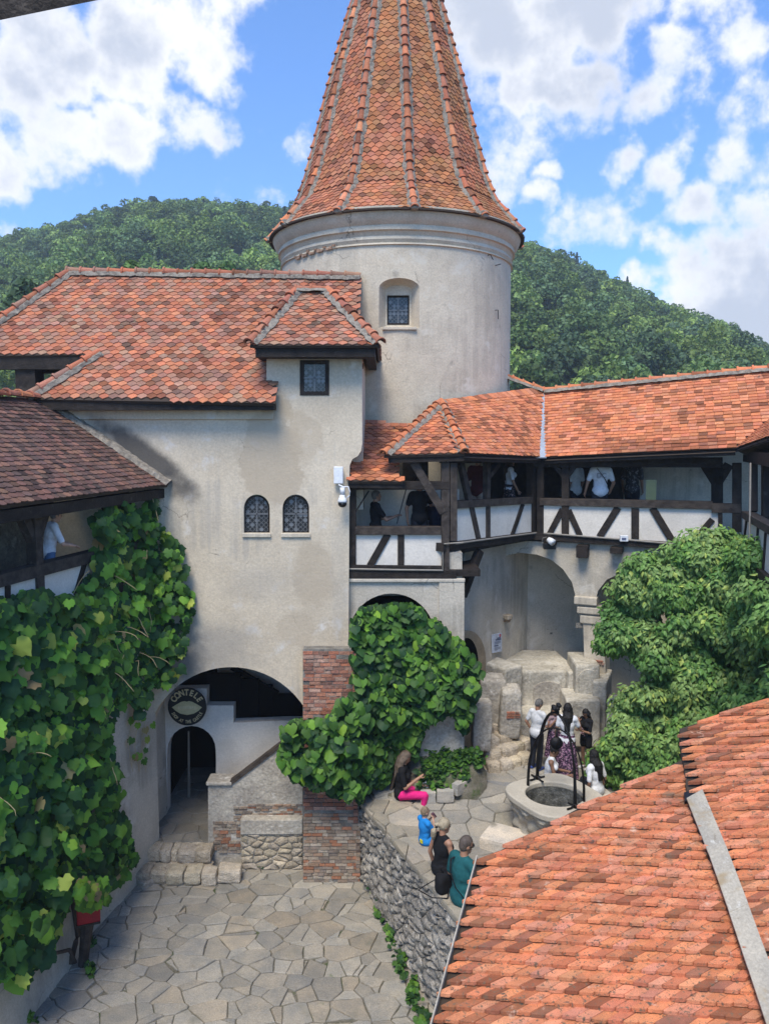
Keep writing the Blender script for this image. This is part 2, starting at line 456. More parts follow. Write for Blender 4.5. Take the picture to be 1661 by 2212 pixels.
def bricks(mb, o, x, z, n, W, H, pal, seed, bw=.25, bh=.075, slope=None, miss=.0, skew=0.):
    """brick courses on the plane o + x*u + z*v facing n"""
    r = random.Random(seed); j = 0; y = 0.
    while y + bh * .6 < H:
        u = -bw * (.5 if j % 2 else 0) + r.uniform(-.05, .05); h = bh * r.uniform(.88, 1.05)
        while u < W:
            l = bw * r.choice((1, 1, .55, .8)) * r.uniform(.92, 1.06); a, b = max(u, 0), min(u + l, W)
            if b - a > .05 and r.random() > miss:
                d = r.uniform(.0, .028)
                p = o + x * (a + .006) + z * (y + r.uniform(0, .008)) - n * .08
                mb.obox(p, x * (b - a - .014), z * (h - .014), n * (.08 + d), sh(r.choice(pal), r.uniform(.78, 1.15)))
            u += l
        y += h; j += 1
# ---------------------------------------------------------------- materials of the place
TERRA = [(.42, .15, .075), (.46, .17, .085), (.39, .135, .07), (.37, .145, .085), (.44, .18, .10), (.36, .13, .07), (.41, .17, .10), (.34, .135, .085)]
TERRA_OLD = TERRA + [(.29, .155, .105), (.31, .175, .12), (.26, .145, .10), (.34, .195, .13), (.36, .165, .105), (.35, .18, .125)]
TERRA_NEW = [(.53, .19, .085), (.56, .21, .095), (.50, .175, .08), (.58, .235, .12), (.47, .17, .085), (.53, .22, .125), (.55, .20, .09)]
BROWN = [(.15, .085, .065), (.19, .10, .075), (.12, .075, .06), (.23, .115, .08), (.17, .10, .08), (.27, .14, .095)]
BRICK = [(.44, .20, .125), (.40, .165, .10), (.47, .25, .17), (.35, .17, .12), (.50, .32, .24), (.27, .15, .11)]
BRICK_OLD = [(.36, .29, .22), (.42, .35, .27), (.30, .23, .17), (.38, .26, .18), (.40, .19, .11), (.27, .22, .18), (.45, .39, .31)]
FLAG = [(.37, .345, .30), (.41, .385, .335), (.34, .32, .285), (.43, .40, .345), (.36, .325, .27), (.385, .365, .325), (.40, .34, .26), (.32, .31, .29), (.39, .37, .33), (.40, .375, .33)]
RUBBLE = [(.37, .345, .305), (.43, .40, .355), (.30, .28, .25), (.48, .445, .395), (.33, .305, .27), (.39, .355, .305)]
PALE = [(.47, .41, .31), (.52, .45, .35), (.42, .36, .28), (.50, .44, .36), (.40, .35, .29)]

FLAG = [tuple(.80 * (.62 * x + .38 * y) for x, y in zip(c, (.37, .35, .305))) for c in FLAG]
M = {}
LICH = [((.30, .27, .19), 3.1, .63, .78), ((.09, .075, .06), 4.3, .62, .76), ((.42, .40, .35), 13., .70, .78)]
M['tile'] = surf('clay_tile', (1.22, 1.16, 1.12), (.95, .92, .92), 5., .82, .25, 60., True, spots=LICH, fine=.45)
M['tile_gold'] = surf('clay_tile_lichen', (1.12, 1.08, 1.04), (.95, .95, .86), 2.2, .85, .25, 60., True, spots=[((.30, .20, .085), 2.6, .56, .82), ((.10, .075, .05), 5., .62, .76), ((.40, .38, .32), 14., .72, .79)], fine=.45)
M['tile_brown'] = surf('brown_tile', (1, 1, 1), (.72, .72, .74), 5., .85, .25, 60., True, spots=[((.26, .25, .24), 6., .66, .8), ((.06, .05, .045), 3., .55, .8)], fine=.4)
M['tile_near'] = surf('new_clay_tile', (1.06, 1.02, 1), (.82, .80, .80), 6., .78, .35, 90., True, spots=[((.17, .115, .07), 26., .56, .64), ((.10, .075, .055), 8.5, .63, .70), ((.20, .13, .08), 3.0, .60, .76), ((.62, .40, .28), 5.5, .62, .76), ((.58, .54, .48), 9., .73, .78)], fine=.35)
M['mortar'] = surf('mortar', (.33, .29, .235), (.19, .165, .135), 9., .95, .6, 40., spots=[((.12, .11, .09), 5., .6, .75)])
M['underlay'] = flat('roof_boarding', (.05, .035, .025), .9)
M['wood'] = surf('dark_oak', (.034, .026, .021), (.016, .012, .010), 5., .72, .35, 40., stretch=(1, 1, 1), spots=[((.085, .07, .06), 3.5, .60, .78)], spec=.25)
M['wood_grey'] = surf('weathered_oak', (.075, .06, .05), (.035, .028, .024), 6., .8, .35, 40., spots=[((.13, .11, .095), 4., .6, .8)], spec=.2)
soot = (.045, .044, .045)
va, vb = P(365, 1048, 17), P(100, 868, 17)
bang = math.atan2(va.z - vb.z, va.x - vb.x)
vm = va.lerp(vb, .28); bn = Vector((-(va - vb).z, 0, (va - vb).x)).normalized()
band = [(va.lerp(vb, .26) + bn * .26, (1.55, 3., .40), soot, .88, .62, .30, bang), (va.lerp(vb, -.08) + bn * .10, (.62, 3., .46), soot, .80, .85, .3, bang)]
WARM = (.44, .36, .26); GREY = (.27, .255, .235)
M['plaster_main'] = surf('old_lime_plaster', (.63, .54, .41), (.53, .445, .33), .55, .92, .16, 14., stains=[
    (P(590, 985, 17), (.75, 3, 1.3), WARM, .75, .22, .5), (P(655, 950, 17), (.5, 3, .75), WARM, .55, .25, .5), (P(680, 1240, 17), (.55, 3, .9), WARM, .6, .3, .5), (P(640, 1360, 17), (.5, 3, .5), WARM, .5, .3, .5),
    (P(480, 1400, 17), (1.3, 3, 1.0), GREY, .6, .9, .45), (P(405, 1440, 17), (.7, 3, .9), (.10, .10, .10), .72, .95, .4), (P(400, 1330, 17), (.5, 3, 1.3), (.17, .165, .16), .55, .95, .4),
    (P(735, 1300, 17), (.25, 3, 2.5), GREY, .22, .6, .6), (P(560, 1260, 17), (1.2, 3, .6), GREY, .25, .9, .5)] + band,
    spots=[((.62, .575, .51), 1.7, .56, .72), ((.36, .33, .285), 7., .68, .8)], fine=.14, streak=((.34, .31, .27), .42), crack=.7)
M['plaster_tower'] = surf('tower_plaster', (.61, .53, .41), (.50, .43, .33), .8, .92, .2, 16., spots=[((.60, .545, .45), 1.5, .55, .7), ((.34, .295, .235), 2.4, .60, .78), ((.40, .345, .27), 9., .66, .78)], fine=.16, streak=((.33, .285, .225), .38), crack=.7)
M['plaster_wall'] = surf('grey_lime_plaster', (.57, .51, .415), (.44, .39, .31), .7, .92, .2, 16., spots=[((.58, .54, .47), 1.6, .56, .72), ((.30, .27, .225), 2.2, .6, .8), ((.42, .33, .22), 3.3, .68, .8)], fine=.16, streak=((.27, .245, .205), .5), crack=.8)
M['plaster_white'] = surf('white_infill', (.71, .655, .575), (.61, .56, .485), 1.4, .9, .15, 14., spots=[((.48, .44, .38), 4., .66, .82)], fine=.1)
M['plaster_dirty'] = surf('dirty_plaster', (.48, .44, .37), (.30, .27, .23), 1.6, .94, .6, 9., spots=[((.095, .09, .08), 1.9, .58, .74), ((.56, .53, .48), 3.2, .58, .7), ((.33, .155, .095), 2.6, .70, .74), ((.17, .18, .10), 3.1, .66, .76)], fine=.3)
M['plaster_low'] = surf('patched_plaster', (.53, .49, .41), (.37, .34, .28), 1.6, .93, .6, 9., spots=[((.56, .53, .46), 2.4, .56, .66), ((.21, .19, .155), 2.0, .58, .72), ((.40, .20, .125), 3.0, .73, .76)], fine=.25)
M['brick'] = surf('brick', (1.05, 1, 1), (.75, .75, .75), 9., .9, .5, 50., True, spots=[((.42, .37, .30), 5., .63, .74), ((.06, .055, .05), 3., .66, .8)], fine=.35)
M['flag'] = surf('flagstone', (1.08, 1.03, .96), (.80, .81, .82), 2.6, .82, .3, 26., True, spots=[((.22, .19, .15), 6., .60, .76), ((.46, .43, .37), 11., .66, .78), ((.17, .16, .125), 1.1, .56, .78), ((.13, .15, .08), 2.3, .68, .78)], fine=.25)
M['rubble'] = surf('rubble_stone', (1.1, 1.08, 1.05), (.62, .62, .63), 5., .92, .7, 24., True, spots=[((.50, .48, .44), 8., .62, .74), ((.06, .058, .055), 4., .60, .74), ((.17, .19, .10), 2.0, .68, .8)], fine=.5)
M['pale_stone'] = surf('pale_limestone', (1.08, 1.05, 1), (.75, .74, .72), 6., .9, .6, 30., True, spots=[((.13, .115, .095), 4., .60, .76), ((.24, .20, .13), 9., .62, .78)], fine=.4)
M['joint'] = surf('earth_joint', (.19, .17, .135), (.11, .105, .075), 3., .95, .5, 30., spots=[((.06, .085, .03), 1.4, .52, .66), ((.24, .215, .18), 3., .58, .7)], fine=.4)
M['bed'] = surf('dark_mortar_bed', (.26, .245, .215), (.14, .13, .115), 4., .95, .5, 40., fine=.4)
M['well'] = surf('carved_limestone', (.47, .43, .35), (.33, .30, .245), 3., .85, .4, 30., spots=[((.11, .10, .085), 4., .58, .74), ((.60, .56, .49), 6., .63, .75)], fine=.3)
M['well_top'] = surf('worn_limestone', (.50, .455, .37), (.42, .38, .31), 2., .8, .2, 30., spots=[((.30, .26, .2), 5., .65, .8)], fine=.15)
M['well_in'] = surf('dark_shaft_stone', (.20, .20, .18), (.07, .07, .062), 7., .9, .5, 30., spots=[((.32, .31, .28), 12., .6, .72)], fine=.5)  # darker mottled stone for the inside of the well
M['iron'] = flat('black_iron', (.018, .017, .018), .55, .6, .4, .2)
M['zinc'] = surf('zinc_flashing', (.42, .46, .50), (.33, .36, .39), 3., .45, .08, 20., metal=.35, spots=[((.55, .58, .6), 5., .6, .75)], fine=.1)
M['zinc_old'] = surf('weathered_sheet_metal', (.42, .37, .285), (.33, .295, .235), 3., .5, .12, 25., metal=.2, spots=[((.30, .22, .12), 2.2, .52, .72), ((.20, .16, .11), 7., .62, .76), ((.58, .55, .47), 6., .6, .75)], fine=.2)
M['glass'] = flat('dark_window_glass', (.028, .032, .037), .18, 0, .5)
M['bull'] = flat('clouded_bullseye_glass', (.17, .185, .20), .3, 0, .5)
M['lead'] = flat('lead_came', (.20, .20, .20), .5, .5)
M['white_paint'] = flat('white_plastic', (.78, .79, .80), .4)
M['black_paint'] = flat('black_plastic', (.012, .012, .013), .35)
M['sign_gold'] = flat('gold_lettering', (.56, .47, .27), .5)
M['sign_lip'] = flat('sign_lips', (.50, .45, .25), .5)
M['sign_tooth'] = flat('sign_teeth', (.60, .54, .33), .5)
M['paper'] = flat('info_sheet', (.56, .62, .72), .5)
M['ink'] = flat('printed_text', (.10, .12, .2), .6)
M['ink_red'] = flat('red_print', (.5, .05, .06), .6)
M['redbox'] = surf('red_enamel', (.30, .012, .018), (.22, .010, .014), 5., .5, .05, 30., spots=[((.10, .02, .02), 8., .62, .75)])
M['black_inside'] = flat('dark_passage', (.004, .0035, .003), .95, spec=.05)  # shade of the openings put into a near-black colour
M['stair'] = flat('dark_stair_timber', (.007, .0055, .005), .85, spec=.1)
M['pipe'] = flat('grey_conduit', (.26, .235, .20), .6)

def rough_block(mb, c, sz, rz=0., seed=0, amp=.05, col=(1, 1, 1), k=5, n=7., tilt=0.):
    r = random.Random(seed); c = Vector(c); rot = Euler((r.gauss(0, tilt), r.gauss(0, tilt), rz)).to_matrix(); vs = []; fs = []; idx = {}
    def vid(p):
        key = tuple(round(x, 4) for x in p)
        if key not in idx:
            x, y, z = p; d = (abs(x) ** n + abs(y) ** n + abs(z) ** n) ** (1 / n); q = Vector((x / d * sz[0] / 2, y / d * sz[1] / 2, z / d * sz[2] / 2))
            e = (.7 if n > 16 else 1.) * mnoise.noise(Vector((q.x * 2.2 + seed * 3.1, q.y * 2.2, q.z * 2.2))) + .5 * mnoise.noise(Vector((q.x * 6 + seed, q.y * 6, q.z * 6 + 5))) + .3 * mnoise.noise(Vector((q.x * 15, q.y * 15 + seed, q.z * 15)))
            idx[key] = len(vs); vs.append(c + rot @ (q + q.normalized() * e * amp))
        return idx[key]
    if n > 8: n = n * 2
    for ax in range(3):
        for sgn in (-1, 1):
            for i in range(k):
                for j in range(k):
                    q = []
                    for (di, dj) in ((0, 0), (1, 0), (1, 1), (0, 1)):
                        p = [0, 0, 0]; p[ax] = sgn; p[(ax + 1) % 3] = -1 + 2 * (i + di) / k; p[(ax + 2) % 3] = -1 + 2 * (j + dj) / k; q.append(vid(p))
                    fs.append(tuple(q) if sgn > 0 else tuple(reversed(q)))
    mb.add(vs, fs, col)
def apply_mods(o):
    dg = bpy.context.evaluated_depsgraph_get(); dg.update()
    me = bpy.data.meshes.new_from_object(o.evaluated_get(dg), preserve_all_data_layers=True, depsgraph=dg)
    old = o.data; o.modifiers.clear(); o.data = me; bpy.data.meshes.remove(old)
def part(name, m, parent, fn, smooth=False, bevel=0.):
    mb = MB(); fn(mb); return mb.build(name, m, parent, smooth, bevel)
def tpart(name, parent, mats, smooth=False, bevel=0.):
    class Ctx:
        def __enter__(s): s.mb = MB(); return s.mb
        def __exit__(s, *a): s.o = s.mb.build(name, mats, parent, smooth, bevel) if s.mb.v else None
    return Ctx()

# ---------------------------------------------------------------- lattice windows
def lattice(parent, at, x0, x1, yt, ys, yb, nrm, seed, frame=3., fm='wood', cols=5, px=11.4):
    """window in picture units on the mapping at(px,py); ys = spring line of the arched head (== yt for a square head)"""
    r = random.Random(seed); n = Vector(nrm).normalized(); arched = ys > yt + 1; cx = (x0 + x1) / 2; rx = (x1 - x0) / 2
    def outl(i):
        if arched: return [(x0 + i, yb - i)] + [(cx - (rx - i) * math.cos(R(a)), ys - (ys - yt - i) * math.sin(R(a))) for a in range(0, 181, 15)] + [(x1 - i, yb - i)]
        return [(x0 + i, yb - i), (x0 + i, yt + i), (x1 - i, yt + i), (x1 - i, yb - i)]
    wn = slab('window', M[fm], outl(0), [outl(frame)], at, -n, .07, parent)
    slab('glass', M['glass'], outl(frame * .6), [], lambda x, y: at(x, y) - n * .04, -n, .02, wn)
    mb, bl = MB(), MB(); inner = outl(frame + .5)
    sx = (x1 - x0 - 2 * frame) / cols; nr = int((yb - yt) / sx) + 1
    for j in range(nr):
        for i in range(cols + 1):
            x = x0 + frame + sx * (i + (0 if j % 2 else .5) - .0); y = yb - frame - sx * (j + .5) * .98
            x = x0 + frame + sx * (i + .5)
            if not inside((x, y), inner): continue
            o = at(x, y) - n * .028; rr = (at(x + sx * .47, y) - at(x, y)).length; a_, b_ = (at(x + 1, y) - at(x, y)).normalized(), (at(x, y - 1) - at(x, y)).normalized()
            vs = []
            for q in (rr, rr * .80):
                for k in range(12): vs.append(o + a_ * math.cos(k * math.pi / 6) * q + b_ * math.sin(k * math.pi / 6) * q)
            mb.add(vs, [(k, (k + 1) % 12, 12 + (k + 1) % 12, 12 + k) for k in range(12)])
            if r.random() < .34:
                o2 = o - n * .006; tl = n * r.uniform(-.004, .004)
                bl.add([o2 + a_ * math.cos(k * math.pi / 6) * rr * .82 + b_ * math.sin(k * math.pi / 6) * rr * .82 for k in range(12)], [tuple(range(12))])
    mx = (x0 + x1) / 2; my = (yt + yb) / 2
    for (p, q) in (((mx, yb - frame), (mx, yt + frame)), ((x0 + frame, my), (x1 - frame, my))):
        mb.beam(at(*p) - n * .02, at(*q) - n * .02, .03, .02, -n)
    mb.build('lattice', M['lead'], wn); bl.build('bullseye_pane', M['bull'], wn)
    return wn

# ================================================================= GROUND
def ground():
    g = MB(); S = 415
    g.add([(-S, -S, -.7), (S, -S, -.7), (S, S, -.7), (-S, S, -.7)], [(0, 1, 2, 3)])
    tag(g.build('ground', M['joint']), kind='structure')
ground()
UP, WT = 1.45, 1.80
def tz(y):
    s = max(0., min(1., (y - 14.8) / 2.8)); return UP + .55 * s * s * (3 - 2 * s)
def PT(px, py, dz=0.):
    z = 1.7
    for _ in range(12): p = PZ(px, py, z); z = tz(p.y) + dz
    return p
wa = PZ(783, 1730, WT); wb = PZ(1003, 1990, WT + .42)
wdir = (wb - wa).normalized(); wnr = Vector((wdir.y, -wdir.x, 0)).normalized()      # to the lower court
if wnr.x > 0: wnr = -wnr
w0 = wa - wdir * .35; w1 = wa + wdir * 10.5
def court():
    mb = MB(); out = [(-7.5, 7.5), (3.2, 7.5), (w1.x, max(7.5, w1.y)), (w0.x + .1, w0.y), (w0.x + .1, 17.2), (-7.5, 17.2)]
    out = [(-7.5, 8.), (w1.x + .2, 8.), (w0.x + .3, 17.2), (-7.5, 17.2)]
    b = MB(); b.add([(x, y, -.03) for x, y in out], [(0, 1, 2, 3)]); b.build('courtyard', M['joint'])
    tag(bpy.data.objects['courtyard'], kind='structure')
    cl = cells(out, .35, 11, 1.15, .88, 1.25, .10, .42)
    stones(mb, cl, lambda x, y: Vector((x, y, -.03)), (0, 0, 1), .011, .035, FLAG, 5, 0, .12, .012, .012)
    tag(mb.build('courtyard_paving', M['flag']), kind='structure')
    # terrace: solid fill behind the retaining wall, paved
    e0 = w0 - wnr * .3; e1 = w1 - wnr * .3; ys_ = [e1.y, 10, 12, 14, 14.8, 15.3, 15.8, 16.2, 16.6, 17, 17.6, 19, 24]; ys_ = sorted(y for y in ys_ if y >= e1.y)
    b = MB(); vs = []
    for y in ys_:
        f = (y - e0.y) / (e1.y - e0.y); xl = e0.x + (e1.x - e0.x) * max(0, f)
        vs += [(xl, y, -.65), (xl, y, tz(y) - .03), (14, y, tz(y) - .03), (14, y, -.65)]
    b.add(vs, [(4 * i + k, 4 * i + k + 1, 4 * i + 5 + k, 4 * i + 4 + k) for i in range(len(ys_) - 1) for k in range(3)] + [(0, 3, 2, 1)])
    tag(b.build('terrace', M['joint']), kind='structure')
    mb = MB()
    cl = cells([(e1.x, e1.y), (11, e1.y), (11, 22), (-.5, 22), (-.5, e0.y), (e0.x, e0.y)], .37, 23, 1.2, .88, 1.3, .12, .45)
    cl = [c for c in cl if sum(p[1] for p in c) / len(c) > 10.5]
    stones(mb, cl, lambda x, y: Vector((x, y, tz(y) - .03)), (0, 0, 1), .010, .035, FLAG + [(.25, .25, .25), (.37, .335, .27)], 6, 0, .12, .012, .012)
    tag(mb.build('terrace_paving', M['flag']), kind='structure')
court()

# ================================================================= RETAINING WALL
def retaining():
    T = thing('retaining_wall', 'rubble stone retaining wall with a flagstone top that people sit on', 'wall', (wa.x, wa.y, 0))
    L = (w1 - w0).length
    with tpart('wall_core', T, M['bed']) as mb:
        mb.obox(w0 - Vector((0, 0, WT + 1.6)), wdir * L, -wnr * .95, Vector((0, 0, WT + 1.54)))
    with tpart('rubble_face', T, M['rubble'], smooth=True) as mb:
        cl = cells([(0, -1.1), (L, -1.1), (L, WT - .10), (0, WT - .10)], .20, 31, 1.25, .8, 1.1, .06, .4)
        stones(mb, cl, lambda x, y: w0 - Vector((0, 0, WT)) + wdir * x + Vector((0, 0, y)) + wnr * (.0 + .06 * (1 - y / WT)), wnr, .008, .03, RUBBLE, 3, .035, .2, .08, .03)
    with tpart('coping', T, M['flag']) as mb:
        cl = cells([(0, -.06), (L, -.06), (L, .98), (0, .98)], .55, 37, 1.1, .85, 1.2, .1, .4)
        stones(mb, cl, lambda x, y: w0 + wdir * x - wnr * y + Vector((0, 0, -.08)), (0, 0, 1), .008, .08, [(.36, .325, .26), (.40, .36, .30), (.33, .30, .245)], 4, 0, .12, .008, .012)
retaining()

# ================================================================= MAIN HOUSE
H = thing('plastered_house', 'tall pale plastered house front with orange tiled roof and two small arched windows', 'building', (-2.5, 17, 0))
f17 = lambda x, y: P(x, y, 17)
ARC_L, ARC_R = 312, 690
arch_hole = [(ARC_R, 1880), (ARC_R, 1640)] + [(500 + 190 * math.cos(R(a)), 1638 - 197 * math.sin(R(a))) for a in range(8, 180, 6)] + [(ARC_L - 1, 1640), (316, 1880)]
def arched(x0, x1, yt, ys, yb): return [(x0, yb)] + [((x0 + x1) / 2 - (x1 - x0) / 2 * math.cos(R(a)), ys - (ys - yt) * math.sin(R(a))) for a in range(0, 181, 15)] + [(x1, yb)]
outl = [(-60, 875), (576, 868), (576, 768), (782, 768), (782.5, 958), (780, 974), (773, 985), (761, 992), (755, 1006), (753, 1400), (752, 1895), (ARC_R, 1895)] + arch_hole[1:-1] + [(316, 1895), (-60, 1895)]
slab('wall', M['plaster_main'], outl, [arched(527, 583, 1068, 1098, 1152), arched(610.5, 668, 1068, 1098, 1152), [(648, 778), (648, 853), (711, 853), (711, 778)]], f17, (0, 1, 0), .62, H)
with tpart('cornice_band', H, M['plaster_main'], bevel=.012) as mb:
    a, b = P(118, 876, 17), P(592, 873, 17); c = P(592, 906, 17)
    mb.obox(Vector((a.x - 2.5, 16.93, c.z)), (b.x - a.x + 2.5, 0, 0), (0, .08, 0), (0, 0, b.z - c.z))
for i, (x0, x1) in enumerate(((527, 583), (610.5, 668))):
    lattice(H, lambda x, y: P(x, y, 17.10), x0 + 1, x1 - 1, 1070, 1099, 1151, (0, -1, 0), i, 2.4)
    with tpart('window_sill', H, M['plaster_tower'], bevel=.01) as mb:
        a = P(x0, 1152, 17); b = P(x1, 1152, 17); mb.obox((a.x - .03, 16.955, a.z - .085), (b.x - a.x + .06, 0, 0), (0, .14, 0), (0, 0, .09))
lattice(H, lambda x, y: P(x, y, 16.985), 648, 711, 778, 778, 854, (0, -1, 0), 5, 8.5, cols=5)
# big roof
ea, rg = P(90, 866, 16.55), P(460, 592, 20.0)
ou = Vector((1, 0, 0)); ov = Vector((0, rg.y - ea.y, rg.z - ea.z)).normalized(); on = ou.cross(ov); on = on if on.z > 0 else -on
def q2(px, py):
    p = PP(px, py, ea, on) - ea; return (p.dot(ou), p.dot(ov))
poly = [q2(*p) for p in ((58, 862), (595, 871), (596, 800), (775, 800), (775, 598), (150, 590), (0, 694), (-90, 757), (-90, 769), (214, 766))]
RF = MB(); MO = MB(); CAP = MB()
tile_poly(RF, ea, ou, ov, poly, .205, .135, 'point', .016, TERRA_OLD, 41, .14, patch=patchy(.7, 3, .4))
rf = RF.build('roof', M['tile'], H)
up_ = lambda u, v, d=0: ea + ou * u + ov * v + on * d
slab('roof_boarding', M['underlay'], poly, [], lambda u, v: up_(u, v, -.004), -on, .08, rf)
back = rg.y + (rg.y - 17)
with tpart('roof_boarding', rf, M['tile']) as mb:      # rear slopes
    a, b = PP(150, 590, ea, on), PP(775, 598, ea, on); c = PP(-90, 757, ea, on)
    mb.add([a, b, (b.x, b.y + 3.4, b.z - 3.4), (a.x, a.y + 3.4, a.z - 3.4)], [(0, 1, 2, 3)], (.4, .15, .08))
    mb.add([a, c, (c.x, c.y + 2.6, c.z - .2), (a.x, a.y + 2.0, a.z - 2.0)], [(0, 1, 2, 3)], (.4, .15, .08))
for (p, q) in (((150, 590), (778, 600)), ((-90, 757), (152, 590)), ((58, 862), (216, 764))):
    CAP, MO = MB(), MB(); ridge_caps(CAP, MO, PP(*p, ea, on) + on * .05, PP(*q, ea, on) + on * .05, .085, .36, TERRA_OLD, 5, up=on + Vector((0, 0, .6)))
    CAP.build('ridge_cap', M['tile'], rf); MO.build('ridge_mortar', M['mortar'], rf)
with tpart('eave_board', H, M['wood']) as mb:
    a, b = P(62, 866, 16.62), P(592, 871, 16.62)
    mb.obox((a.x, 16.62, a.z - .19), (b.x - a.x, 0, 0), (0, .34, 0), (0, 0, .16))
    c, d = PP(-90, 768, ea, on), PP(214, 766, ea, on)
    mb.obox((c.x, c.y + .05, c.z - .30), (d.x - c.x, 0, 0), (0, .22, 0), (0, 0, .27))
for (x0, x1, m_, yy, dy) in ((32, 75, 'wood', 765, 0), (128, 158, 'plaster_tower', 782, .5), (76, 84, 'wood', 765, .3)):
    with tpart('gallery_post', H, M[m_]) as mb:
        c = PP(x0, 790, ea, on); Y = PP(60, 768, ea, on).y + .12 + dy
        a, b = P(x0, yy + 10, Y), P(x1, yy + 10, Y); mb.obox((a.x, Y, 9.3), (b.x - a.x, 0, 0), (0, .25, 0), (0, 0, a.z - 9.3))
with tpart('gallery_lintel', H, M['wood']) as mb:
    Y = PP(60, 768, ea, on).y + .5; a, b = P(76, 775, Y), P(214, 810, Y); mb.obox((a.x, Y + .1, b.z + .05), (b.x - a.x, 0, 0), (0, .2, 0), (0, 0, a.z - b.z))
# dormer roof (hipped)
ez = P(680, 746, 16.45).z; xl, xr = P(540, 746, 16.45).x, P(820, 748, 16.45).x
r0, r1 = P(641, 630, 18.3), P(707, 630, 18.3); zr = r0.z
E0, E1, E2, E3 = Vector((xl, 16.45, ez)), Vector((xr, 16.45, ez)), Vector((xr, 20.2, ez)), Vector((xl, 20.2, ez))
G0, G1 = Vector((r0.x, 18.3, zr)), Vector((r1.x, 18.3, zr))
dr = MB(); dm = MB(); dc = MB()
def face_tiles(mb, pts, wd, ex, tip, th, pal, seed, dark=.12, patch=None, boarding=None, par=None):
    """planar facet: pts[0]->pts[1] is the eave"""
    o = Vector(pts[0]); u = (Vector(pts[1]) - o).normalized(); n = u.cross(Vector(pts[2]) - o).normalized(); n = n if n.z > 0 else -n
    v = n.cross(u).normalized(); v = v if v.z > 0 else -v
    pl = [((Vector(p) - o).dot(u), (Vector(p) - o).dot(v)) for p in pts]
    tile_poly(mb, o, u, v, pl, wd, ex, tip, th, pal, seed, dark, patch=patch)
    return o, u, v, n, pl
bd = []
for i, pts in enumerate(((E0, E1, G1, G0), (E1, E2, Vector((r1.x, 20.2, zr)), G1), (E3, E0, G0, Vector((r0.x, 20.2, zr))))):
    bd.append(face_tiles(dr, pts, .205, .135, 'point', .016, TERRA_OLD, 50 + i, .15, patchy(.9, 9, .45)))
dro = dr.build('dormer_roof', M['tile'], H)
for (o, u, v, n, pl) in bd: slab('roof_boarding', M['underlay'], pl, [], lambda a, b: o + u * a + v * b - n * .004, -n, .06, dro)
for (p, q) in ((E0, G0), (E1, G1)):
    dc, dm = MB(), MB(); ridge_caps(dc, dm, p + Vector((0, 0, .04)), q + Vector((0, 0, .04)), .095, .33, TERRA, 8); dc.build('hip_cap', M['tile'], dro); dm.build('ridge_mortar', M['mortar'], dro)
dc, dm = MB(), MB()
ridge_caps(dc, dm, G0 + Vector((0, 0, .03)), G1 + Vector((0, 0, .03)), .09, .3, TERRA, 9)
dc.build('ridge_cap', M['tile'], dro); dm.build('ridge_mortar', M['mortar'], dro)
with tpart('dormer_fascia', H, M['wood']) as mb:
    mb.obox((xl + .1, 16.55, ez - .23), (xr - xl - .2, 0, 0), (0, .43, 0), (0, 0, .2))
    mb.obox((xr - .30, 16.98, ez - .23), (.2, 0, 0), (0, 3, 0), (0, 0, .2)); mb.obox((xl + .1, 16.98, ez - .23), (.2, 0, 0), (0, 3, 0), (0, 0, .2))
with tpart('dormer_side', H, M['plaster_main']) as mb:
    a, b = P(576, 860, 17), P(782, 770, 17)
    mb.obox((b.x - .3, 17.6, 8.2), (.3, 0, 0), (0, 2.6, 0), (0, 0, b.z - 8.2)); mb.obox((a.x, 17.6, a.z - 1), (.3, 0, 0), (0, 2.4, 0), (0, 0, b.z - a.z + 1))
# porch inside the arch
PY = 18.35; fb = lambda x, y: P(x, y, PY)
FZ = P(400, 1817, 17).z
white = [(340, 1770), (340, 1490), (447, 1487), (447, 1524), (505, 1524), (505, 1561), (612, 1557), (720, 1556), (720, 1900), (467, 1900), (467, 1640)] + [(414.5 + 52 * math.cos(R(a)), 1620 - 52 * math.sin(R(a))) for a in range(0, 181, 15)] + [(362, 1640), (362, 1770)]
slab('porch_wall', M['plaster_white'], white, [], fb, (0, 1, 0), .3, H)
with tpart('porch_reveal', H, M['plaster_wall']) as mb:
    a = P(316, 1817, 17); b = P(363, 1755, PY)
    mb.obox((a.x - .25, 17.6, -.2), (.25, 0, 0), (b.x - a.x, PY - 17.6, 0), (0, 0, 4.8))
    mb.obox((-3.2, 17.62, 4.6), (2.38, 0, 0), (0, 3, 0), (0, 0, .2)); mb.obox((-6, 17.62, 4.6), (2.8, 0, 0), (0, 3, 0), (0, 0, .2))
with tpart('porch_floor', H, M['flag']) as mb:
    mb.obox((-5.6, 16.98, -.3), (2.6, 0, 0), (0, 4.5, 0), (0, 0, FZ + .29), (.2, .185, .16))
    cl = cells([(-5.5, 16.95), (-3.0, 16.95), (-3.0, 20.5), (-5.5, 20.5)], .5, 71, 1.1, .9, .9, .1)
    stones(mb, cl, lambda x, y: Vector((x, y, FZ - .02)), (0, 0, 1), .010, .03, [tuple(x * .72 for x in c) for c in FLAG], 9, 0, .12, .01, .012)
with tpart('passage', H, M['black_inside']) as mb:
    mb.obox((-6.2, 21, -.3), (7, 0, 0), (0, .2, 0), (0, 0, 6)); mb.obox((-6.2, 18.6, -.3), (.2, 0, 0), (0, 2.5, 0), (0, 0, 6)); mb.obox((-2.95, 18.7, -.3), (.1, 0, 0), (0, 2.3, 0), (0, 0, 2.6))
    mb.obox((-.7, 17.7, -.3), (.2, 0, 0), (0, 3.4, 0), (0, 0, 6))
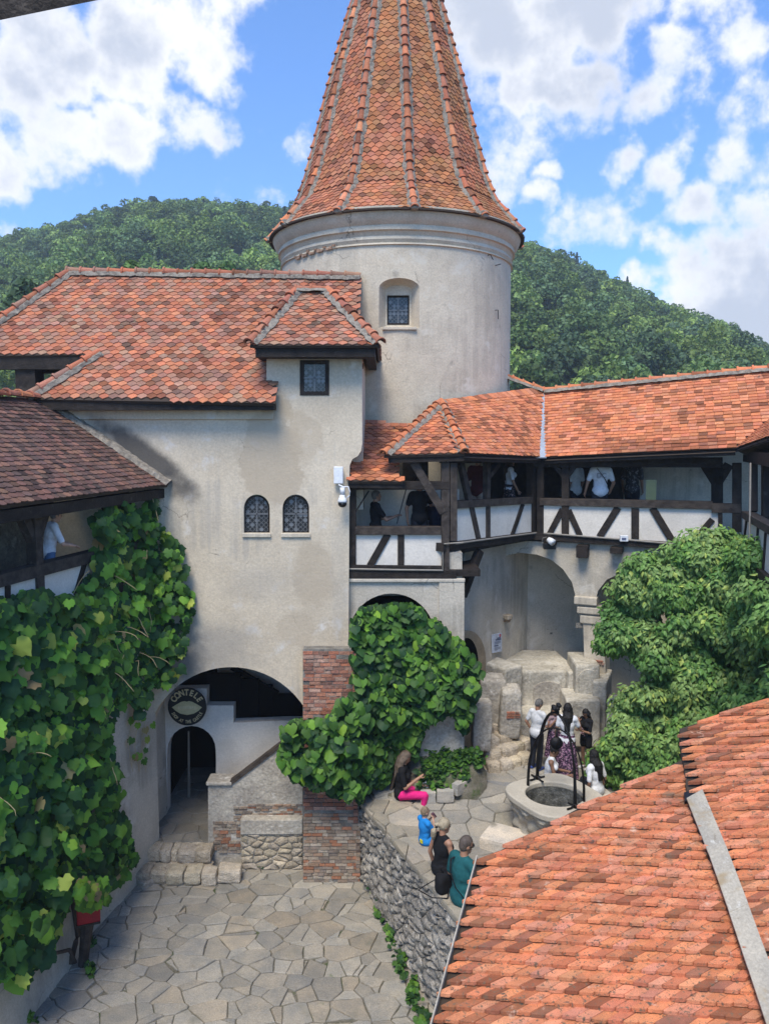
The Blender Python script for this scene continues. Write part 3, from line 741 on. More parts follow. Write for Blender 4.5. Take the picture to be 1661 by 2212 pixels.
with tpart('door_leaf', H, M['pipe']) as mb:
    a, b = P(408, 1580, 18.5), P(411, 1732, 19.4); mb.tube([(a.x, 18.5, a.z), (b.x, 19.3, b.z)], [.02, .045], 6)
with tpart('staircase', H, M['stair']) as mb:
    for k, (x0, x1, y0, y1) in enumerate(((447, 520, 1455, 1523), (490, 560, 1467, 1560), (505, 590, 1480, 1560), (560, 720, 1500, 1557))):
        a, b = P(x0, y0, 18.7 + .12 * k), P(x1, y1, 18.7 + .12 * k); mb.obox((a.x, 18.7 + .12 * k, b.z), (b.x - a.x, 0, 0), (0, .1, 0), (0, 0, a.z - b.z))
    mb.beam(P(500, 1442, 18.9), P(600, 1500, 18.9), .12, .1, (0, 1, 0))
with tpart('stair_wall', H, M['plaster_white']) as mb:
    a, b = P(470, 1440, 19.6), P(660, 1520, 19.6); mb.obox((a.x, 19.6, b.z), (b.x - a.x, 0, 0), (0, .1, 0), (0, 0, a.z - b.z))
# parapet of the porch stair
fp = lambda x, y: P(x, y, 16.93)
pp = thing('stair_parapet', 'low stained plaster parapet with decayed brick base beside the shop door', 'wall', P(555, 1860, 16.93))
slab('parapet', M['plaster_dirty'], [(450, 1694), (500, 1692), (612, 1607), (654, 1578), (654, 1892), (450, 1892)], [], fp, (0, 1, 0), .38, pp)
with tpart('coping', pp, M['wood_grey']) as mb:
    mb.beam(fp(498, 1694) + Vector((0, -.03, .02)), fp(614, 1606) + Vector((0, -.03, .02)), .085, .2, (0, 1, 0))
with tpart('coping', pp, M['plaster_dirty'], bevel=.03) as mb:
    a, b = fp(449, 1696), fp(500, 1696); mb.obox((a.x - .03, 16.87, a.z), (b.x - a.x + .05, 0, 0), (0, .5, 0), (0, 0, .09))
with tpart('brickwork', pp, M['brick']) as mb:
    o = fp(505, 1772) + Vector((0, -.01, 0)); e = fp(654, 1736)
    bricks(mb, o, Vector((1, 0, 0)), Vector((0, 0, 1)), Vector((0, -1, 0)), e.x - o.x, e.z - o.z, BRICK_OLD, 3, .2, .06, miss=.22)
    o = fp(462, 1842) + Vector((0, -.01, 0)); e = fp(520, 1772)
    bricks(mb, o, Vector((1, 0, 0)), Vector((0, 0, 1)), Vector((0, -1, 0)), e.x - o.x, e.z - o.z, BRICK_OLD, 4, .2, .08, miss=.12)
with tpart('plinth', pp, M['plaster_dirty'], bevel=.02) as mb:
    a, b = P(521, 1800, 16.75), P(654, 1768, 16.75); mb.obox((a.x, 16.68, a.z), (b.x - a.x, 0, 0), (0, .3, 0), (0, 0, b.z - a.z)); mb.obox((a.x, 16.74, -.1), (b.x - a.x, 0, 0), (0, .22, 0), (0, 0, a.z + .1))
with tpart('rubble_face', pp, M['pale_stone'], smooth=True) as mb:
    a, b = P(521, 1800, 16.74), P(654, 1800, 16.74)
    cl = cells([(0, 0), (b.x - a.x, 0), (b.x - a.x, a.z), (0, a.z)], .2, 8, 1.2, .8, .9, .05)
    stones(mb, cl, lambda x, y: Vector((a.x + x, 16.74, y)), (0, -1, 0), .010, .03, PALE, 3, .012, .2, .04, .03)
# brick buttress
bt = thing('brick_buttress', 'red brick buttress on the house corner half hidden by the vine', 'buttress', P(715, 1850, 16.3))
fy = lambda z: 16.22 + .10 * z
ztop = P(710, 1405, fy(4.2)).z
bx0 = P(653, 1405, 16.6).x; bx1 = P(770, 1405, 16.6).x; bxb = P(779, 1850, 16.3).x; bxa = P(655, 1850, 16.3).x
with tpart('core', bt, M['bed']) as mb:
    mb.add([(bxa, fy(0), -.1), (bxb, fy(0), -.1), (bx1, fy(ztop), ztop), (bx0, fy(ztop), ztop), (bxa, 17.2, -.1), (bxb, 17.2, -.1), (bx1, 17.2, ztop), (bx0, 17.2, ztop)], [(0, 1, 2, 3), (1, 5, 6, 2), (5, 4, 7, 6), (4, 0, 3, 7), (3, 2, 6, 7)])
with tpart('brickwork', bt, M['brick']) as mb:
    zz = Vector((0, .10, 1)).normalized(); nn = Vector((0, -1, .1)).normalized()
    bricks(mb, Vector((bxa, fy(0), 0)), Vector((1, 0, 0)), zz, nn, bxb - bxa, 1.55, BRICK_OLD, 5, .24, .075, miss=.02)
    bricks(mb, Vector((bx0, fy(1.6), 1.6)), Vector((1, 0, 0)), zz, nn, bx1 - bx0, ztop - 1.62, BRICK, 6, .26, .088, miss=.02)
    bricks(mb, Vector((bx1 + .01, fy(1.0), 1.0)), Vector((0, 1, 0)), Vector((0, .0, 1)), Vector((1, 0, 0)), .7, ztop - 1.0, BRICK, 7, .24, .085)
    bricks(mb, Vector((bxb - .02, fy(.0), 0)), Vector((0, 1, 0)), Vector((0, .0, 1)), Vector((1, 0, 0)), .7, 1.2, BRICK_OLD, 8, .24, .085)
# steps up to the shop
for k, (pts, zt, lab) in enumerate((([(306, 1838), (350, 1834), (372, 1834), (388, 1832), (425, 1830), (459, 1828)], FZ, 'upper step of pale rough stones leading to the shop door'),
                                 ([(292, 1868), (330, 1864), (365, 1862), (402, 1860), (438, 1860), (471, 1858), (520, 1858)], FZ * .52, 'lower and longer step of pale rough stones below the shop door'))):
    mb = MB(); r = random.Random(k); yy = 16.72 - k * .42
    for i in range(len(pts) - 1):
        a, b = P(pts[i][0], pts[i][1], yy), P(pts[i + 1][0], pts[i + 1][1], yy); wd = b.x - a.x
        rough_block(mb, ((a.x + b.x) / 2, yy + .05 * r.uniform(-1, 1), zt - .13 + r.uniform(-.02, .02)), (wd * 1.02, .42, .30), r.uniform(-.06, .06), k * 20 + i, .035, sh(r.choice(PALE), r.uniform(.85, 1.15)), tilt=.02)
    for i in range(9):
        x = rnd.uniform(P(pts[0][0], 1840, yy).x, P(pts[-1][0], 1840, yy).x - .1); rough_block(mb, (x, yy + .28, zt - .09), (.3, .22, .16), rnd.uniform(-.3, .3), k * 40 + i + 9, .03, rnd.choice(PALE))
    tag(mb.build('stone_step', M['pale_stone'], smooth=False), lab, 'step', 'stone steps to the shop')
mb = MB()
for i, (px, py) in enumerate(((300, 1893), (335, 1892), (360, 1896), (385, 1900), (318, 1905))):
    p = PZ(px, py, .05); rough_block(mb, p, (.36, .3, .2), i, 90 + i, .04, PALE[i % 5])
tag(mb.build('stone_step', M['pale_stone']), 'loose broken stones at the foot of the shop steps under the vine', 'step', 'stone steps to the shop')
# ================================================================= ROUND TOWER
YT = 23.2; TC = Vector((P(856, 600, YT).x, YT, 0)); RB = 3.35; RC = 3.56
T = thing('round_tower', 'round plastered tower with a steep ribbed cone roof of orange tiles', 'tower', TC)
zf = lambda py, r: P(856, py, YT - r).z
zc = zf(452, RC + .1)
tb = MB(); tb.lathe([(RB + .05, 0), (RB + .05, 4), (RB, 9), (RB - .03, zf(527, RB))], TC, 160)
# niche cut for the tower window
wall = tb.build('wall', M['plaster_tower'], T)
def frustum(name, o1, o2, y1, y2):
    n = len(o1); mb = MB(); mb.add([P(x, y, y1) for x, y in o1] + [P(x, y, y2) for x, y in o2], [tuple(range(n)), tuple(range(2 * n - 1, n - 1, -1))] + [(i, n + i, n + (i + 1) % n, (i + 1) % n) for i in range(n)])
    return mb.build(name, M['plaster_tower'], local=True)
def sarch(x0, x1, yt, ys, yb): return [(x0, yb)] + [((x0 + x1) / 2 - (x1 - x0) / 2 * math.cos(R(a)), ys - (ys - yt) * math.sin(R(a))) for a in range(0, 181, 15)] + [(x1, yb)]
yw = YT - RB
solid = wall.modifiers.new('s', 'SOLIDIFY'); solid.thickness = .9; solid.offset = -1; apply_mods(wall)
for (o1, o2, ya, yb_) in ((sarch(817, 908, 600, 621, 709), sarch(833, 888, 616, 627, 705), yw - .0, yw + .42), ([(836, 702), (836, 638), (884, 638), (884, 702)],) * 2 + (yw + .3, yw + .66)):
    if ya == yw:   # carry the mouth of the cutter out in front of the curved wall
        o0 = [(862.5 + (x - 862.5) * 1.12, 660 + (y - 660) * 1.1) for x, y in o1]; ct = frustum('cutter', o0, o2, yw - .25, yb_)
        ct2 = frustum('cutter', o1, o2, yw - .02, yb_)
        bpy.data.objects.remove(ct); ct = ct2
        o0 = o1
        n = len(o1); mb = MB(); mb.add([P(x, y, yw - .4) for x, y in o1] + [P(x, y, yw + .02) for x, y in o1] + [P(x, y, yb_) for x, y in o2], [tuple(range(n)), tuple(range(3 * n - 1, 2 * n - 1, -1))] + [(k * n + i, (k + 1) * n + i, (k + 1) * n + (i + 1) % n, k * n + (i + 1) % n) for k in range(2) for i in range(n)])
        bpy.data.objects.remove(ct); ct = mb.build('cutter', M['plaster_tower'], local=True)
    else: ct = frustum('cutter', o1, o2, ya, yb_)
    bm = bmesh.new(); bm.from_mesh(ct.data); bmesh.ops.recalc_face_normals(bm, faces=bm.faces); bm.to_mesh(ct.data); bm.free()
    bo = wall.modifiers.new('b', 'BOOLEAN'); bo.object = ct; bo.operation = 'DIFFERENCE'; bo.solver = 'EXACT'; apply_mods(wall); bpy.data.objects.remove(ct)
wall.data.polygons.foreach_set('use_smooth', [False] * len(wall.data.polygons))
lattice(T, lambda x, y: P(x, y, yw + .50), 836, 884, 639, 639, 701, (0, -1, 0), 12, 3., cols=5)
with tpart('window_sill', T, M['plaster_tower'], bevel=.01) as mb:
    a, b = P(826, 709, yw), P(900, 709, yw); mb.obox((a.x, yw - .03, a.z - .04), (b.x - a.x, 0, 0), (0, .4, 0), (0, 0, .07))
prof = [(RC + .02, zc + .12), (RC + .02, zc - .02), (RC - .02, zf(466, RC)), (RC - .07, zf(474, RC)), (RC - .15, zf(483, RC - .1)), (RC - .14, zf(485, RC - .1)), (RC - .13, zf(494, RC - .1)), (RC - .19, zf(497, RC - .15)), (RC - .24, zf(508, RC - .25)), (RC - .22, zf(511, RC - .25)), (RC - .20, zf(516, RC - .25)), (RC - .25, zf(523, RC - .25)), (RB + .02, zf(527, RB)), (RB - .05, zf(529, RB))]
with tpart('cornice', T, M['plaster_tower'], smooth=True) as mb: mb.lathe(prof, TC, 96)
co = [o for o in bpy.data.objects if o.name == 'cornice'][0]
es = co.modifiers.new('e', 'EDGE_SPLIT'); es.split_angle = R(25)
with tpart('bare_brick', T, M['brick']) as mb:
    for k in range(16):
        th = R(-30 - k * 1.7); zz = zf(527, RB) - .02 - .005 * k; c = Vector((TC.x + (RB + .0) * math.sin(th), TC.y - (RB + .0) * math.cos(th), zz + .06 * (k % 3 == 0)))
        mb.obox(c, Vector((math.cos(th), math.sin(th), 0)) * .09, Vector((math.sin(th), -math.cos(th), 0)) * .035, (0, 0, .05 + .03 * (k % 4 == 1)), sh((.42, .27, .18), .8 + .4 * (k % 3) / 2))
with tpart('wall_hook', T, M['iron']) as mb:
    for (x, y, x2, y2) in ((1055, 551, 1060, 562), (1071, 573, 1076, 571), (1071, 670, 1071, 690)):
        def on_t(px, py):
            r = ray(px, py); ox, oy = CAM.x - TC.x, CAM.y - TC.y; A_ = r.x ** 2 + 1; B_ = 2 * (ox * r.x + oy); C_ = ox ** 2 + oy ** 2 - RB ** 2
            return CAM + r * ((-B_ - math.sqrt(max(0, B_ * B_ - 4 * A_ * C_))) / (2 * A_))
        p, q = on_t(x, y), on_t(x2, y2); n = (p - TC); n.z = 0; n.normalize(); mb.tube([p - n * .02, p + n * .06, q + n * .07], .012, 5)
# cone: twelve facets, flared at the foot
prf = [(266, 512), (240, 486), (222, 465), (210, 440), (195, 400), (169, 300), (143, 190), (118, 100), (91, 0), (46, -160), (4, -318)]
cone = []
for hw, py in prf:
    z = P(856, py, YT).z; r = hw / FPX * (ray(856, py).normalized().dot(Vector((0, math.cos(PITCH), -math.sin(PITCH)))) * (P(856, py, YT) - CAM).length)
    cone.append((r * (1.0 if hw > 260 else .995), z))
cone[0] = (RC + .13, zc + .03)
ANG = [R(6 + 30 * k) for k in range(12)]
def cpt(r, z, a, rr=0): return Vector((TC.x + r * math.sin(a), TC.y - r * math.cos(a), z))
rt = MB(); un = MB(); rr_ = random.Random(77)
for k in range(12):
    a, b = ANG[k], ANG[(k + 1) % 12]
    if b < a: b += 2 * math.pi
    mid = (a + b) / 2; vis = math.cos(mid) > -.35
    s0 = 0.; row = 0
    for i in range(len(cone) - 1):
        (r0, z0), (r1, z1) = cone[i], cone[i + 1]
        rin = .012
        un.add([cpt(r0 - rin, z0, a), cpt(r0 - rin, z0, b), cpt(r1 - rin, z1, b), cpt(r1 - rin, z1, a)], [(0, 1, 2, 3)], (.35, .13, .07))
        if not vis: continue
        A_, B_, C_, D_ = cpt(r0, z0, a), cpt(r0, z0, b), cpt(r1, z1, b), cpt(r1, z1, a)
        m0, m1 = (A_ + B_) / 2, (C_ + D_) / 2; L = (m1 - m0).length; u = (B_ - A_).normalized(); v = (m1 - m0).normalized(); n = u.cross(v).normalized()
        if n.dot(m0 - TC) < 0: n = -n
        ex = .128; y = s0
        if z0 > zf(0, 1) + 4.5: continue
        while y < L:
            f = y / L; hw = ((B_ - A_).length * (1 - f) + (C_ - D_).length * f) / 2; wd = .205
            x = -wd * (math.floor(hw / wd) + 1) + (wd / 2 if row % 2 else 0)
            while x < hw + wd * .2:
                if abs(x) < hw - .01:
                    p = m0.lerp(m1, f) + u * x
                    c = clay(TERRA, rr_, .10); g = mnoise.fractal(p * .55, .8, 2, 3)
                    if k in (11, 0, 1) and g > -.15: c = tuple(q * w_ for q, w_ in zip(c, (.90, 1.0, .85)))
                    tile_at(rt, p, u, v, n, wd, ex, 'point', .015, c, rr_)
                x += wd
            y += ex; row += 1
        s0 = y - L
cr = rt.build('cone_roof', M['tile_gold'], T)
un.build('roof_boarding', M['tile'], cr)
cc, cm = MB(), MB()
for k in range(12):
    a = ANG[k]
    if math.cos(a) < -.45: continue
    out_ = Vector((math.sin(a), -math.cos(a), .25))
    for i in range(len(cone) - 1):
        (r0, z0), (r1, z1) = cone[i], cone[i + 1]
        if z0 > zf(0, 1) + 4.5: continue
        ridge_caps(cc, cm, cpt(r0 + .01, z0, a), cpt(r1 + .01, z1, a), .085, .33, TERRA_NEW[:5] + TERRA, 60 + k * 13 + i, up=out_)
    mb_ = cm; p = cpt(cone[0][0] - .02, cone[0][1] + .04, a); rough_block(mb_, p, (.2, .2, .16), a, k, .02)
cc.build('ridge_cap', M['tile'], cr); cm.build('ridge_mortar', M['mortar'], cr)
with tpart('eave_board', T, M['underlay']) as mb: mb.lathe([(RC - .05, zc + .06), (RC + .13, zc + .045), (RC + .13, zc + .0), (RC - .05, zc + .0)], TC, 72)

# ================================================================= LEFT GALLERY (runs towards the viewer)
LG = thing('side_gallery', 'timber gallery on the left with a brown tiled roof sloping to the court', 'gallery', (-6, 14, 0))
B1 = P(365, 1046, 17); B1.y = 16.98
B2 = PZ(0, 1092, B1.z); T1 = P(100, 866, 17); T1.y = 16.98
bdir = (B1 - B2).normalized(); B3 = B1 - bdir * 10.5; T3 = T1 - bdir * 10.5
gb = MB(); r = None
bo_, bu, bv, bn_, bpl = face_tiles(gb, (B3, B1, T1, T3), .165, .135, 'round', .016, BROWN, 61, .15, patchy(.6, 4, .5))
gr = gb.build('roof', M['tile_brown'], LG)
slab('roof_boarding', M['underlay'], bpl, [], lambda a, b: bo_ + bu * a + bv * b - bn_ * .004, -bn_, .07, gr)
tm = MB(); tc_ = MB()
ridge_caps(tc_, tm, B1 + Vector((.03, -.02, .03)), T1 + Vector((.03, -.02, .03)), .10, .4, BROWN, 3)
tm.build('verge_mortar', M['mortar'], gr)
tc_ = MB(); tm = MB(); ridge_caps(tc_, tm, T3 + Vector((0, 0, .04)), T1 + Vector((0, -.2, .04)), .11, .36, TERRA, 4); tc_.build('ridge_cap', M['tile'], gr)
gn = Vector((bdir.y, -bdir.x, 0)); gn = gn if gn.x > 0 else -gn          # to the court
gw = B1 - gn * .42                                                        # line of posts and rail
gat = lambda x, y, d=0: PP(x, y, gw + gn * d, gn)
rail = gat(190, 1193).z; flo = rail - .98
with tpart('eave_beam', LG, M['wood']) as mb:
    p = B1 - gn * .1 + Vector((0, 0, -.2)); mb.beam(p, p - bdir * 10.5, .2, .18, -gn)
    p = gw + Vector((0, 0, .10)); mb.beam(p, p - bdir * 10.5, .26, .2, -gn)
with tpart('handrail', LG, M['wood_grey']) as mb:
    p = Vector((gw.x, gw.y, rail - .105)) + gn * .05; mb.beam(p, p - bdir * 10.5, .21, .26, -gn)
pts_ = [gat(82, 1150), gat(82, 1150) - bdir * 2.6, gat(82, 1150) + bdir * 2.5]
for k, p in enumerate(pts_):
    with tpart('post', LG, M['wood_grey'] if k == 0 else M['wood']) as mb:
        q = Vector((p.x, p.y, 0)); mb.beam(q + Vector((0, 0, rail - 1.1)) + gn * .03, q + Vector((0, 0, B1.z - .1)) + gn * .03, .19, .2, -gn)
        for s in (-1, 1): mb.beam(q + Vector((0, 0, B1.z - .75)) + bdir * s * .02, q + Vector((0, 0, B1.z - .05)) + bdir * s * .42, .16, .16, -gn)
for (x0, y0, x1, y1) in ((188, 1210, 166, 1285), (20, 1265, 20, 1300), (150, 1225, 150, 1300)):
    if x0 == 150: continue
    with tpart('stud', LG, M['wood']) as mb: mb.beam(gat(x0, y0, .02), gat(x1, y1, .02), .10, .06, -gn)
with tpart('parapet', LG, M['plaster_white']) as mb:
    p = Vector((gw.x, gw.y, 0)) - gn * .02; mb.obox(p + Vector((0, 0, flo - .2)), -bdir * 10.5, -gn * .14, (0, 0, rail - flo))
with tpart('wall', LG, M['plaster_wall']) as mb:
    p = Vector((gw.x, gw.y, 0)) - gn * .06; mb.obox(p + Vector((0, 0, -.3)), -bdir * 10.5, -gn * .4, (0, 0, flo + .1))
    base0 = PZ(128, 2126, 0); base1 = PZ(50, 2225, 0); bd_ = (base1 - base0).normalized()
    t0 = gat(150, 1800); 
    lo0, lo1 = base0 - bd_ * 1.0, base1 + bd_ * 4
    hi0, hi1 = Vector((gw.x, gw.y, 2.6)) - bdir * ((gw - lo0).dot(bdir)), Vector((gw.x, gw.y, 3.4)) - bdir * ((gw - lo1).dot(bdir))
    lo0.z = lo1.z = -.1
    mb.add([lo0, lo1, hi1, hi0, lo0 - gn * 1.2, lo1 - gn * 1.2], [(0, 1, 2, 3), (0, 3, 4), (1, 5, 2)])
with tpart('gallery_floor', LG, M['wood']) as mb:
    p = Vector((gw.x, gw.y, flo)) - gn * .1; mb.obox(p, -bdir * 10.5, -gn * 3, (0, 0, .15))
with tpart('back_wall', LG, M['plaster_dirty']) as mb:
    p = Vector((gw.x, gw.y, flo)) - gn * 2.3; mb.obox(p, -bdir * 10.5, -gn * .2, (0, 0, 3.6))

# ================================================================= TIMBER GALLERY (middle bay, angled bay, right bay, right wing)
TG = thing('timber_gallery', 'black and white half timbered gallery with orange tiled roofs around the court corner', 'gallery', (4, 19, 0))
def vplane(xa, Ya, xb, Yb):
    a, b = P(xa, 1106, Ya), P(xb, 1106, Yb); d = Vector((b.x - a.x, b.y - a.y, 0)).normalized(); n = Vector((d.y, -d.x, 0)).normalized()
    if n.y > 0 and abs(n.y) > .2: n = -n
    return a, d, n
YB = 17.16
A1, d1, n1_ = vplane(750, YB, 990, YB)
A2, d2, n2_ = vplane(962, YB, 1155, 20.0)
A3, d3, n3_ = vplane(1150, 20.0, 1545, 18.3)
A4, d4, n4_ = vplane(1603, 17.2, 1661, 14.2)
if n4_.x > 0: n4_ = -n4_
ats = {1: lambda x, y, d=0.: PP(x, y, A1 + n1_ * d, n1_), 2: lambda x, y, d=0.: PP(x, y, A2 + n2_ * d, n2_), 3: lambda x, y, d=0.: PP(x, y, A3 + n3_ * d, n3_), 4: lambda x, y, d=0.: PP(x, y, A4 + n4_ * d, n4_)}
ns = {1: n1_, 2: n2_, 3: n3_, 4: n4_}
def timber(kind, b, p, q, wpx, depth=.18, proud=.0, m='wood', ext=0.):
    at = ats[b]; a, c = at(*p, proud), at(*q, proud); sc = ((a + c) / 2 - CAM).length / FPX
    with tpart(kind, TG, M[m], bevel=.008) as mb: mb.beam(a, c, wpx * sc, depth, -ns[b], ext=ext)
def panel(b, pts, m='plaster_white', d=-.05, thick=.1, name='infill_panel'):
    at = ats[b]; slab(name, M[m], pts, [], lambda x, y: at(x, y, d), -ns[b], thick, TG)
# bay 1
panel(1, [(760, 1150), (960, 1150), (960, 1236), (760, 1236)])
timber('post', 1, (761, 1036), (761, 1236), 16, .2)
timber('top_beam', 1, (750, 1049), (972, 1049), 18, .2, .012)
timber('handrail', 1, (767, 1147), (953, 1147), 17, .26, .03, 'wood_grey')
timber('sole_beam', 1, (753, 1241), (986, 1241), 17, .25, .03)
timber('sole_beam', 1, (755, 1224), (957, 1226), 7, .2, .015)
timber('post', 1, (962, 996), (962, 1234), 17, .2, .004, 'wood_grey')
timber('post', 1, (980, 1000), (980, 1169), 15, .2, .0, 'wood_grey')
timber('stud', 1, (866, 1155), (866, 1222), 14, .12, -.012)
timber('brace', 1, (838, 1154), (799, 1223), 15, .12, -.012)
timber('brace', 1, (894, 1000), (958, 1108), 18, .12, .02, 'wood_grey')
timber('brace', 1, (797, 1060), (769, 1104), 3, .03)
with tpart('conduit', TG, M['pipe']) as mb:
    mb.tube([ats[1](x, y, .05) for x, y in ((754, 1229), (860, 1231), (956, 1232), (956, 1175), (1000, 1172))], .022, 6)
# bay 2
panel(2, [(985, 1096), (1150, 1086), (1150, 1158), (985, 1170)])
timber('handrail', 2, (985, 1091), (1150, 1081), 15, .24, .03, 'wood_grey')
timber('sole_beam', 2, (957, 1183), (1160, 1156), 17, .25, .02)
timber('brace', 2, (999, 1000), (1036, 1168), 14, .12, -.008, 'wood_grey')
timber('post', 2, (1056, 1000), (1056, 1166), 12, .14, .0, 'wood_grey')
timber('brace', 2, (1080, 1002), (1058, 1030), 11, .12)
timber('brace', 2, (1131, 1088), (1107, 1158), 11, .1, -.01)
timber('post', 2, (1154, 985), (1154, 1160), 13, .2)
timber('top_beam', 2, (965, 992), (1160, 992), 16, .22, .03)
timber('brace', 2, (1041, 1190), (1004, 1288), 18, .16, -.02)
with tpart('conduit', TG, M['pipe']) as mb: mb.tube([ats[2](x, y, .05) for x, y in ((985, 1174), (1080, 1161), (1160, 1151))] + [ats[3](x, y, .05) for x, y in ((1200, 1154), (1330, 1164), (1420, 1172), (1480, 1178))], .024, 6)
# bay 3
panel(3, [(1165, 1090), (1552, 1098), (1552, 1185), (1165, 1156)])
timber('handrail', 3, (1165, 1084), (1538, 1092), 15, .24, .03, 'wood_grey')
timber('handrail', 3, (1536, 1098), (1600, 1099), 18, .24, .05, 'wood_grey')
timber('sole_beam', 3, (1150, 1159), (1560, 1186), 14, .25, .02)
timber('post', 3, (1166, 990), (1166, 1160), 14, .2)
timber('post', 3, (1220, 1000), (1220, 1156), 15, .18, .012)
timber('brace', 3, (1216, 1030), (1200, 1008), 9, .12); timber('brace', 3, (1224, 1030), (1240, 1008), 9, .12)
for (p, q, wd) in (((1214, 1100), (1186, 1154), 12), ((1227, 1102), (1252, 1157), 12), ((1334, 1096), (1294, 1160), 14), ((1408, 1097), (1452, 1170), 14), ((1538, 1122), (1512, 1152), 12)): timber('brace', 3, p, q, wd, .12, -.008)
timber('stud', 3, (1371, 1098), (1371, 1164), 15, .12, -.005); timber('stud', 3, (1555, 1108), (1555, 1145), 8, .12, .02)
timber('post', 3, (1591, 1000), (1591, 1150), 17, .2, .04)
timber('top_beam', 3, (1150, 999), (1560, 999), 20, .22, .03)
timber('post', 3, (1548, 1000), (1548, 1092), 22, .22, -1.0)
timber('brace', 3, (1548, 1045), (1522, 1003), 20, .16, -1.0); timber('brace', 3, (1548, 1045), (1574, 1003), 18, .16, -1.0)
for (x, y, w_, h_) in ((1256, 1192, 24, 28), (1330, 1190, 26, 14), (1186, 1174, 22, 14)):
    with tpart('beam_end', TG, M['wood'], bevel=.01) as mb:
        a, b = ats[3](x - w_ / 2, y - h_ / 2, .22), ats[3](x + w_ / 2, y + h_ / 2, .22); mb.obox((a.x, a.y, b.z), (b.x - a.x, b.y - a.y, 0), -n3_ * .6, (0, 0, a.z - b.z))
# right wing
wp = lambda x, y, d=0.: ats[4](x, y, d)
panel(4, [(1604, 1112), (1760, 1210), (1760, 1420), (1604, 1190)])
timber('handrail', 4, (1602, 1112), (1760, 1205), 17, .24, .03, 'wood_grey', .1)
timber('sole_beam', 4, (1602, 1190), (1760, 1420), 17, .2, .02, 'wood_grey')
for x, y0, y1 in ((1610, 1118, 1165), (1634, 1135, 1225), (1650, 1150, 1240), (1690, 1170, 1300)): timber('stud', 4, (x, y0), (x - 6, y1), 7, .08, -.01)
timber('post', 4, (1618, 985), (1618, 1105), 12, .16, -.1); timber('post', 4, (1645, 985), (1645, 1120), 24, .2, -.25); timber('post', 4, (1730, 940), (1730, 1180), 24, .2, -.1)
with tpart('conduit', TG, M['pipe']) as mb: mb.tube([wp(x, y, .04) for x, y in ((1620, 1000), (1618, 1180))], .02, 6)
fz3 = ats[3](1300, 1160).z - .1
with tpart('gallery_floor', TG, M['wood']) as mb:
    p1, p2, p3, p4 = ats[2](962, 1180, -.1), ats[2](1155, 1160, -.1), ats[3](1560, 1180, -.1), wp(1760, 1300, -.1)
    pts = [p1, p2, p3, p4, Vector((16, p4.y, 0)), Vector((16, 24, 0)), Vector((p1.x, 24, 0))]; n = len(pts)
    mb.add([(p.x, p.y, fz3 + .08) for p in pts] + [(p.x, p.y, fz3 - .08) for p in pts], [tuple(range(n)), tuple(range(2 * n - 1, n - 1, -1))] + [(i, (i + 1) % n, n + (i + 1) % n, n + i) for i in range(n)])
    z1 = ats[1](850, 1236).z; mb.obox((A1.x, YB + .02, z1 - .1), (3, 0, 0), (0, 2.2, 0), (0, 0, .15))
with tpart('back_wall', TG, M['plaster_wall']) as mb:
    pass
    a = ats[3](1310, 1080, -2.1); bq = ats[3](1372, 1080, -2.1); c = ats[3](1416, 1080, -2.1); e = ats[3](1720, 1080, -2.1); zt, zb = ats[3](1372, 1036, -2.1).z, fz3
    for (p, q, z0, z1) in ((ats[3](1180, 1080, -2.1), bq, zb, zb + 3), (bq, c, zt, zb + 3), (bq, c, zb, zb + .7), (c, e, zb, zb + 3)):
        mb.obox((p.x, p.y, z0), (q.x - p.x, q.y - p.y, 0), -n3_ * .5, (0, 0, z1 - z0))
with tpart('bay_back_wall', TG, M['plaster_white']) as mb:  # white plaster brightens in colour a wall that little light reaches
    mb.obox((A1.x - .2, YB + 1.35, 6.0), (ats[1](985, 1100).x - A1.x + .4, 0, 0), (0, .2, 0), (0, 0, 2.6))
with tpart('embrasure', TG, M['plaster_white']) as mb:
    mb.obox((bq.x, bq.y, fz3), (c.x - bq.x) * .5 * Vector((1, 0, 0)) + Vector((0, (c.y - bq.y) * .5, 0)), Vector((0, .45, 0)), (0, 0, zt - fz3 + .05))
with tpart('partition', TG, M['wood']) as mb:
    a = ats[3](1165, 1080, -1.9); b = ats[3](1345, 1080, -1.9); mb.obox((a.x, a.y, fz3), (b.x - a.x, b.y - a.y, 0), -n3_ * .1, (0, 0, 2.6))
with tpart('partition', TG, M['wood']) as mb:
    a = ats[3](1166, 1080, -1.95); b = Vector((TC.x + RB * .55, TC.y - RB * .80, 0)); mb.obox((b.x, b.y, fz3), (a.x - b.x + .1, a.y - b.y, 0), (0, .1, 0), (0, 0, 2.7))
with tpart('dark_window', TG, M['wood']) as mb:  # dark wooden box standing in for the dark window
    a = ats[1](870, 1020, -1.45); b = ats[1](925, 1038, -1.45); mb.obox((a.x, a.y, b.z - .1), (b.x - a.x, 0, 0), (0, .1, 0), (0, 0, .6))
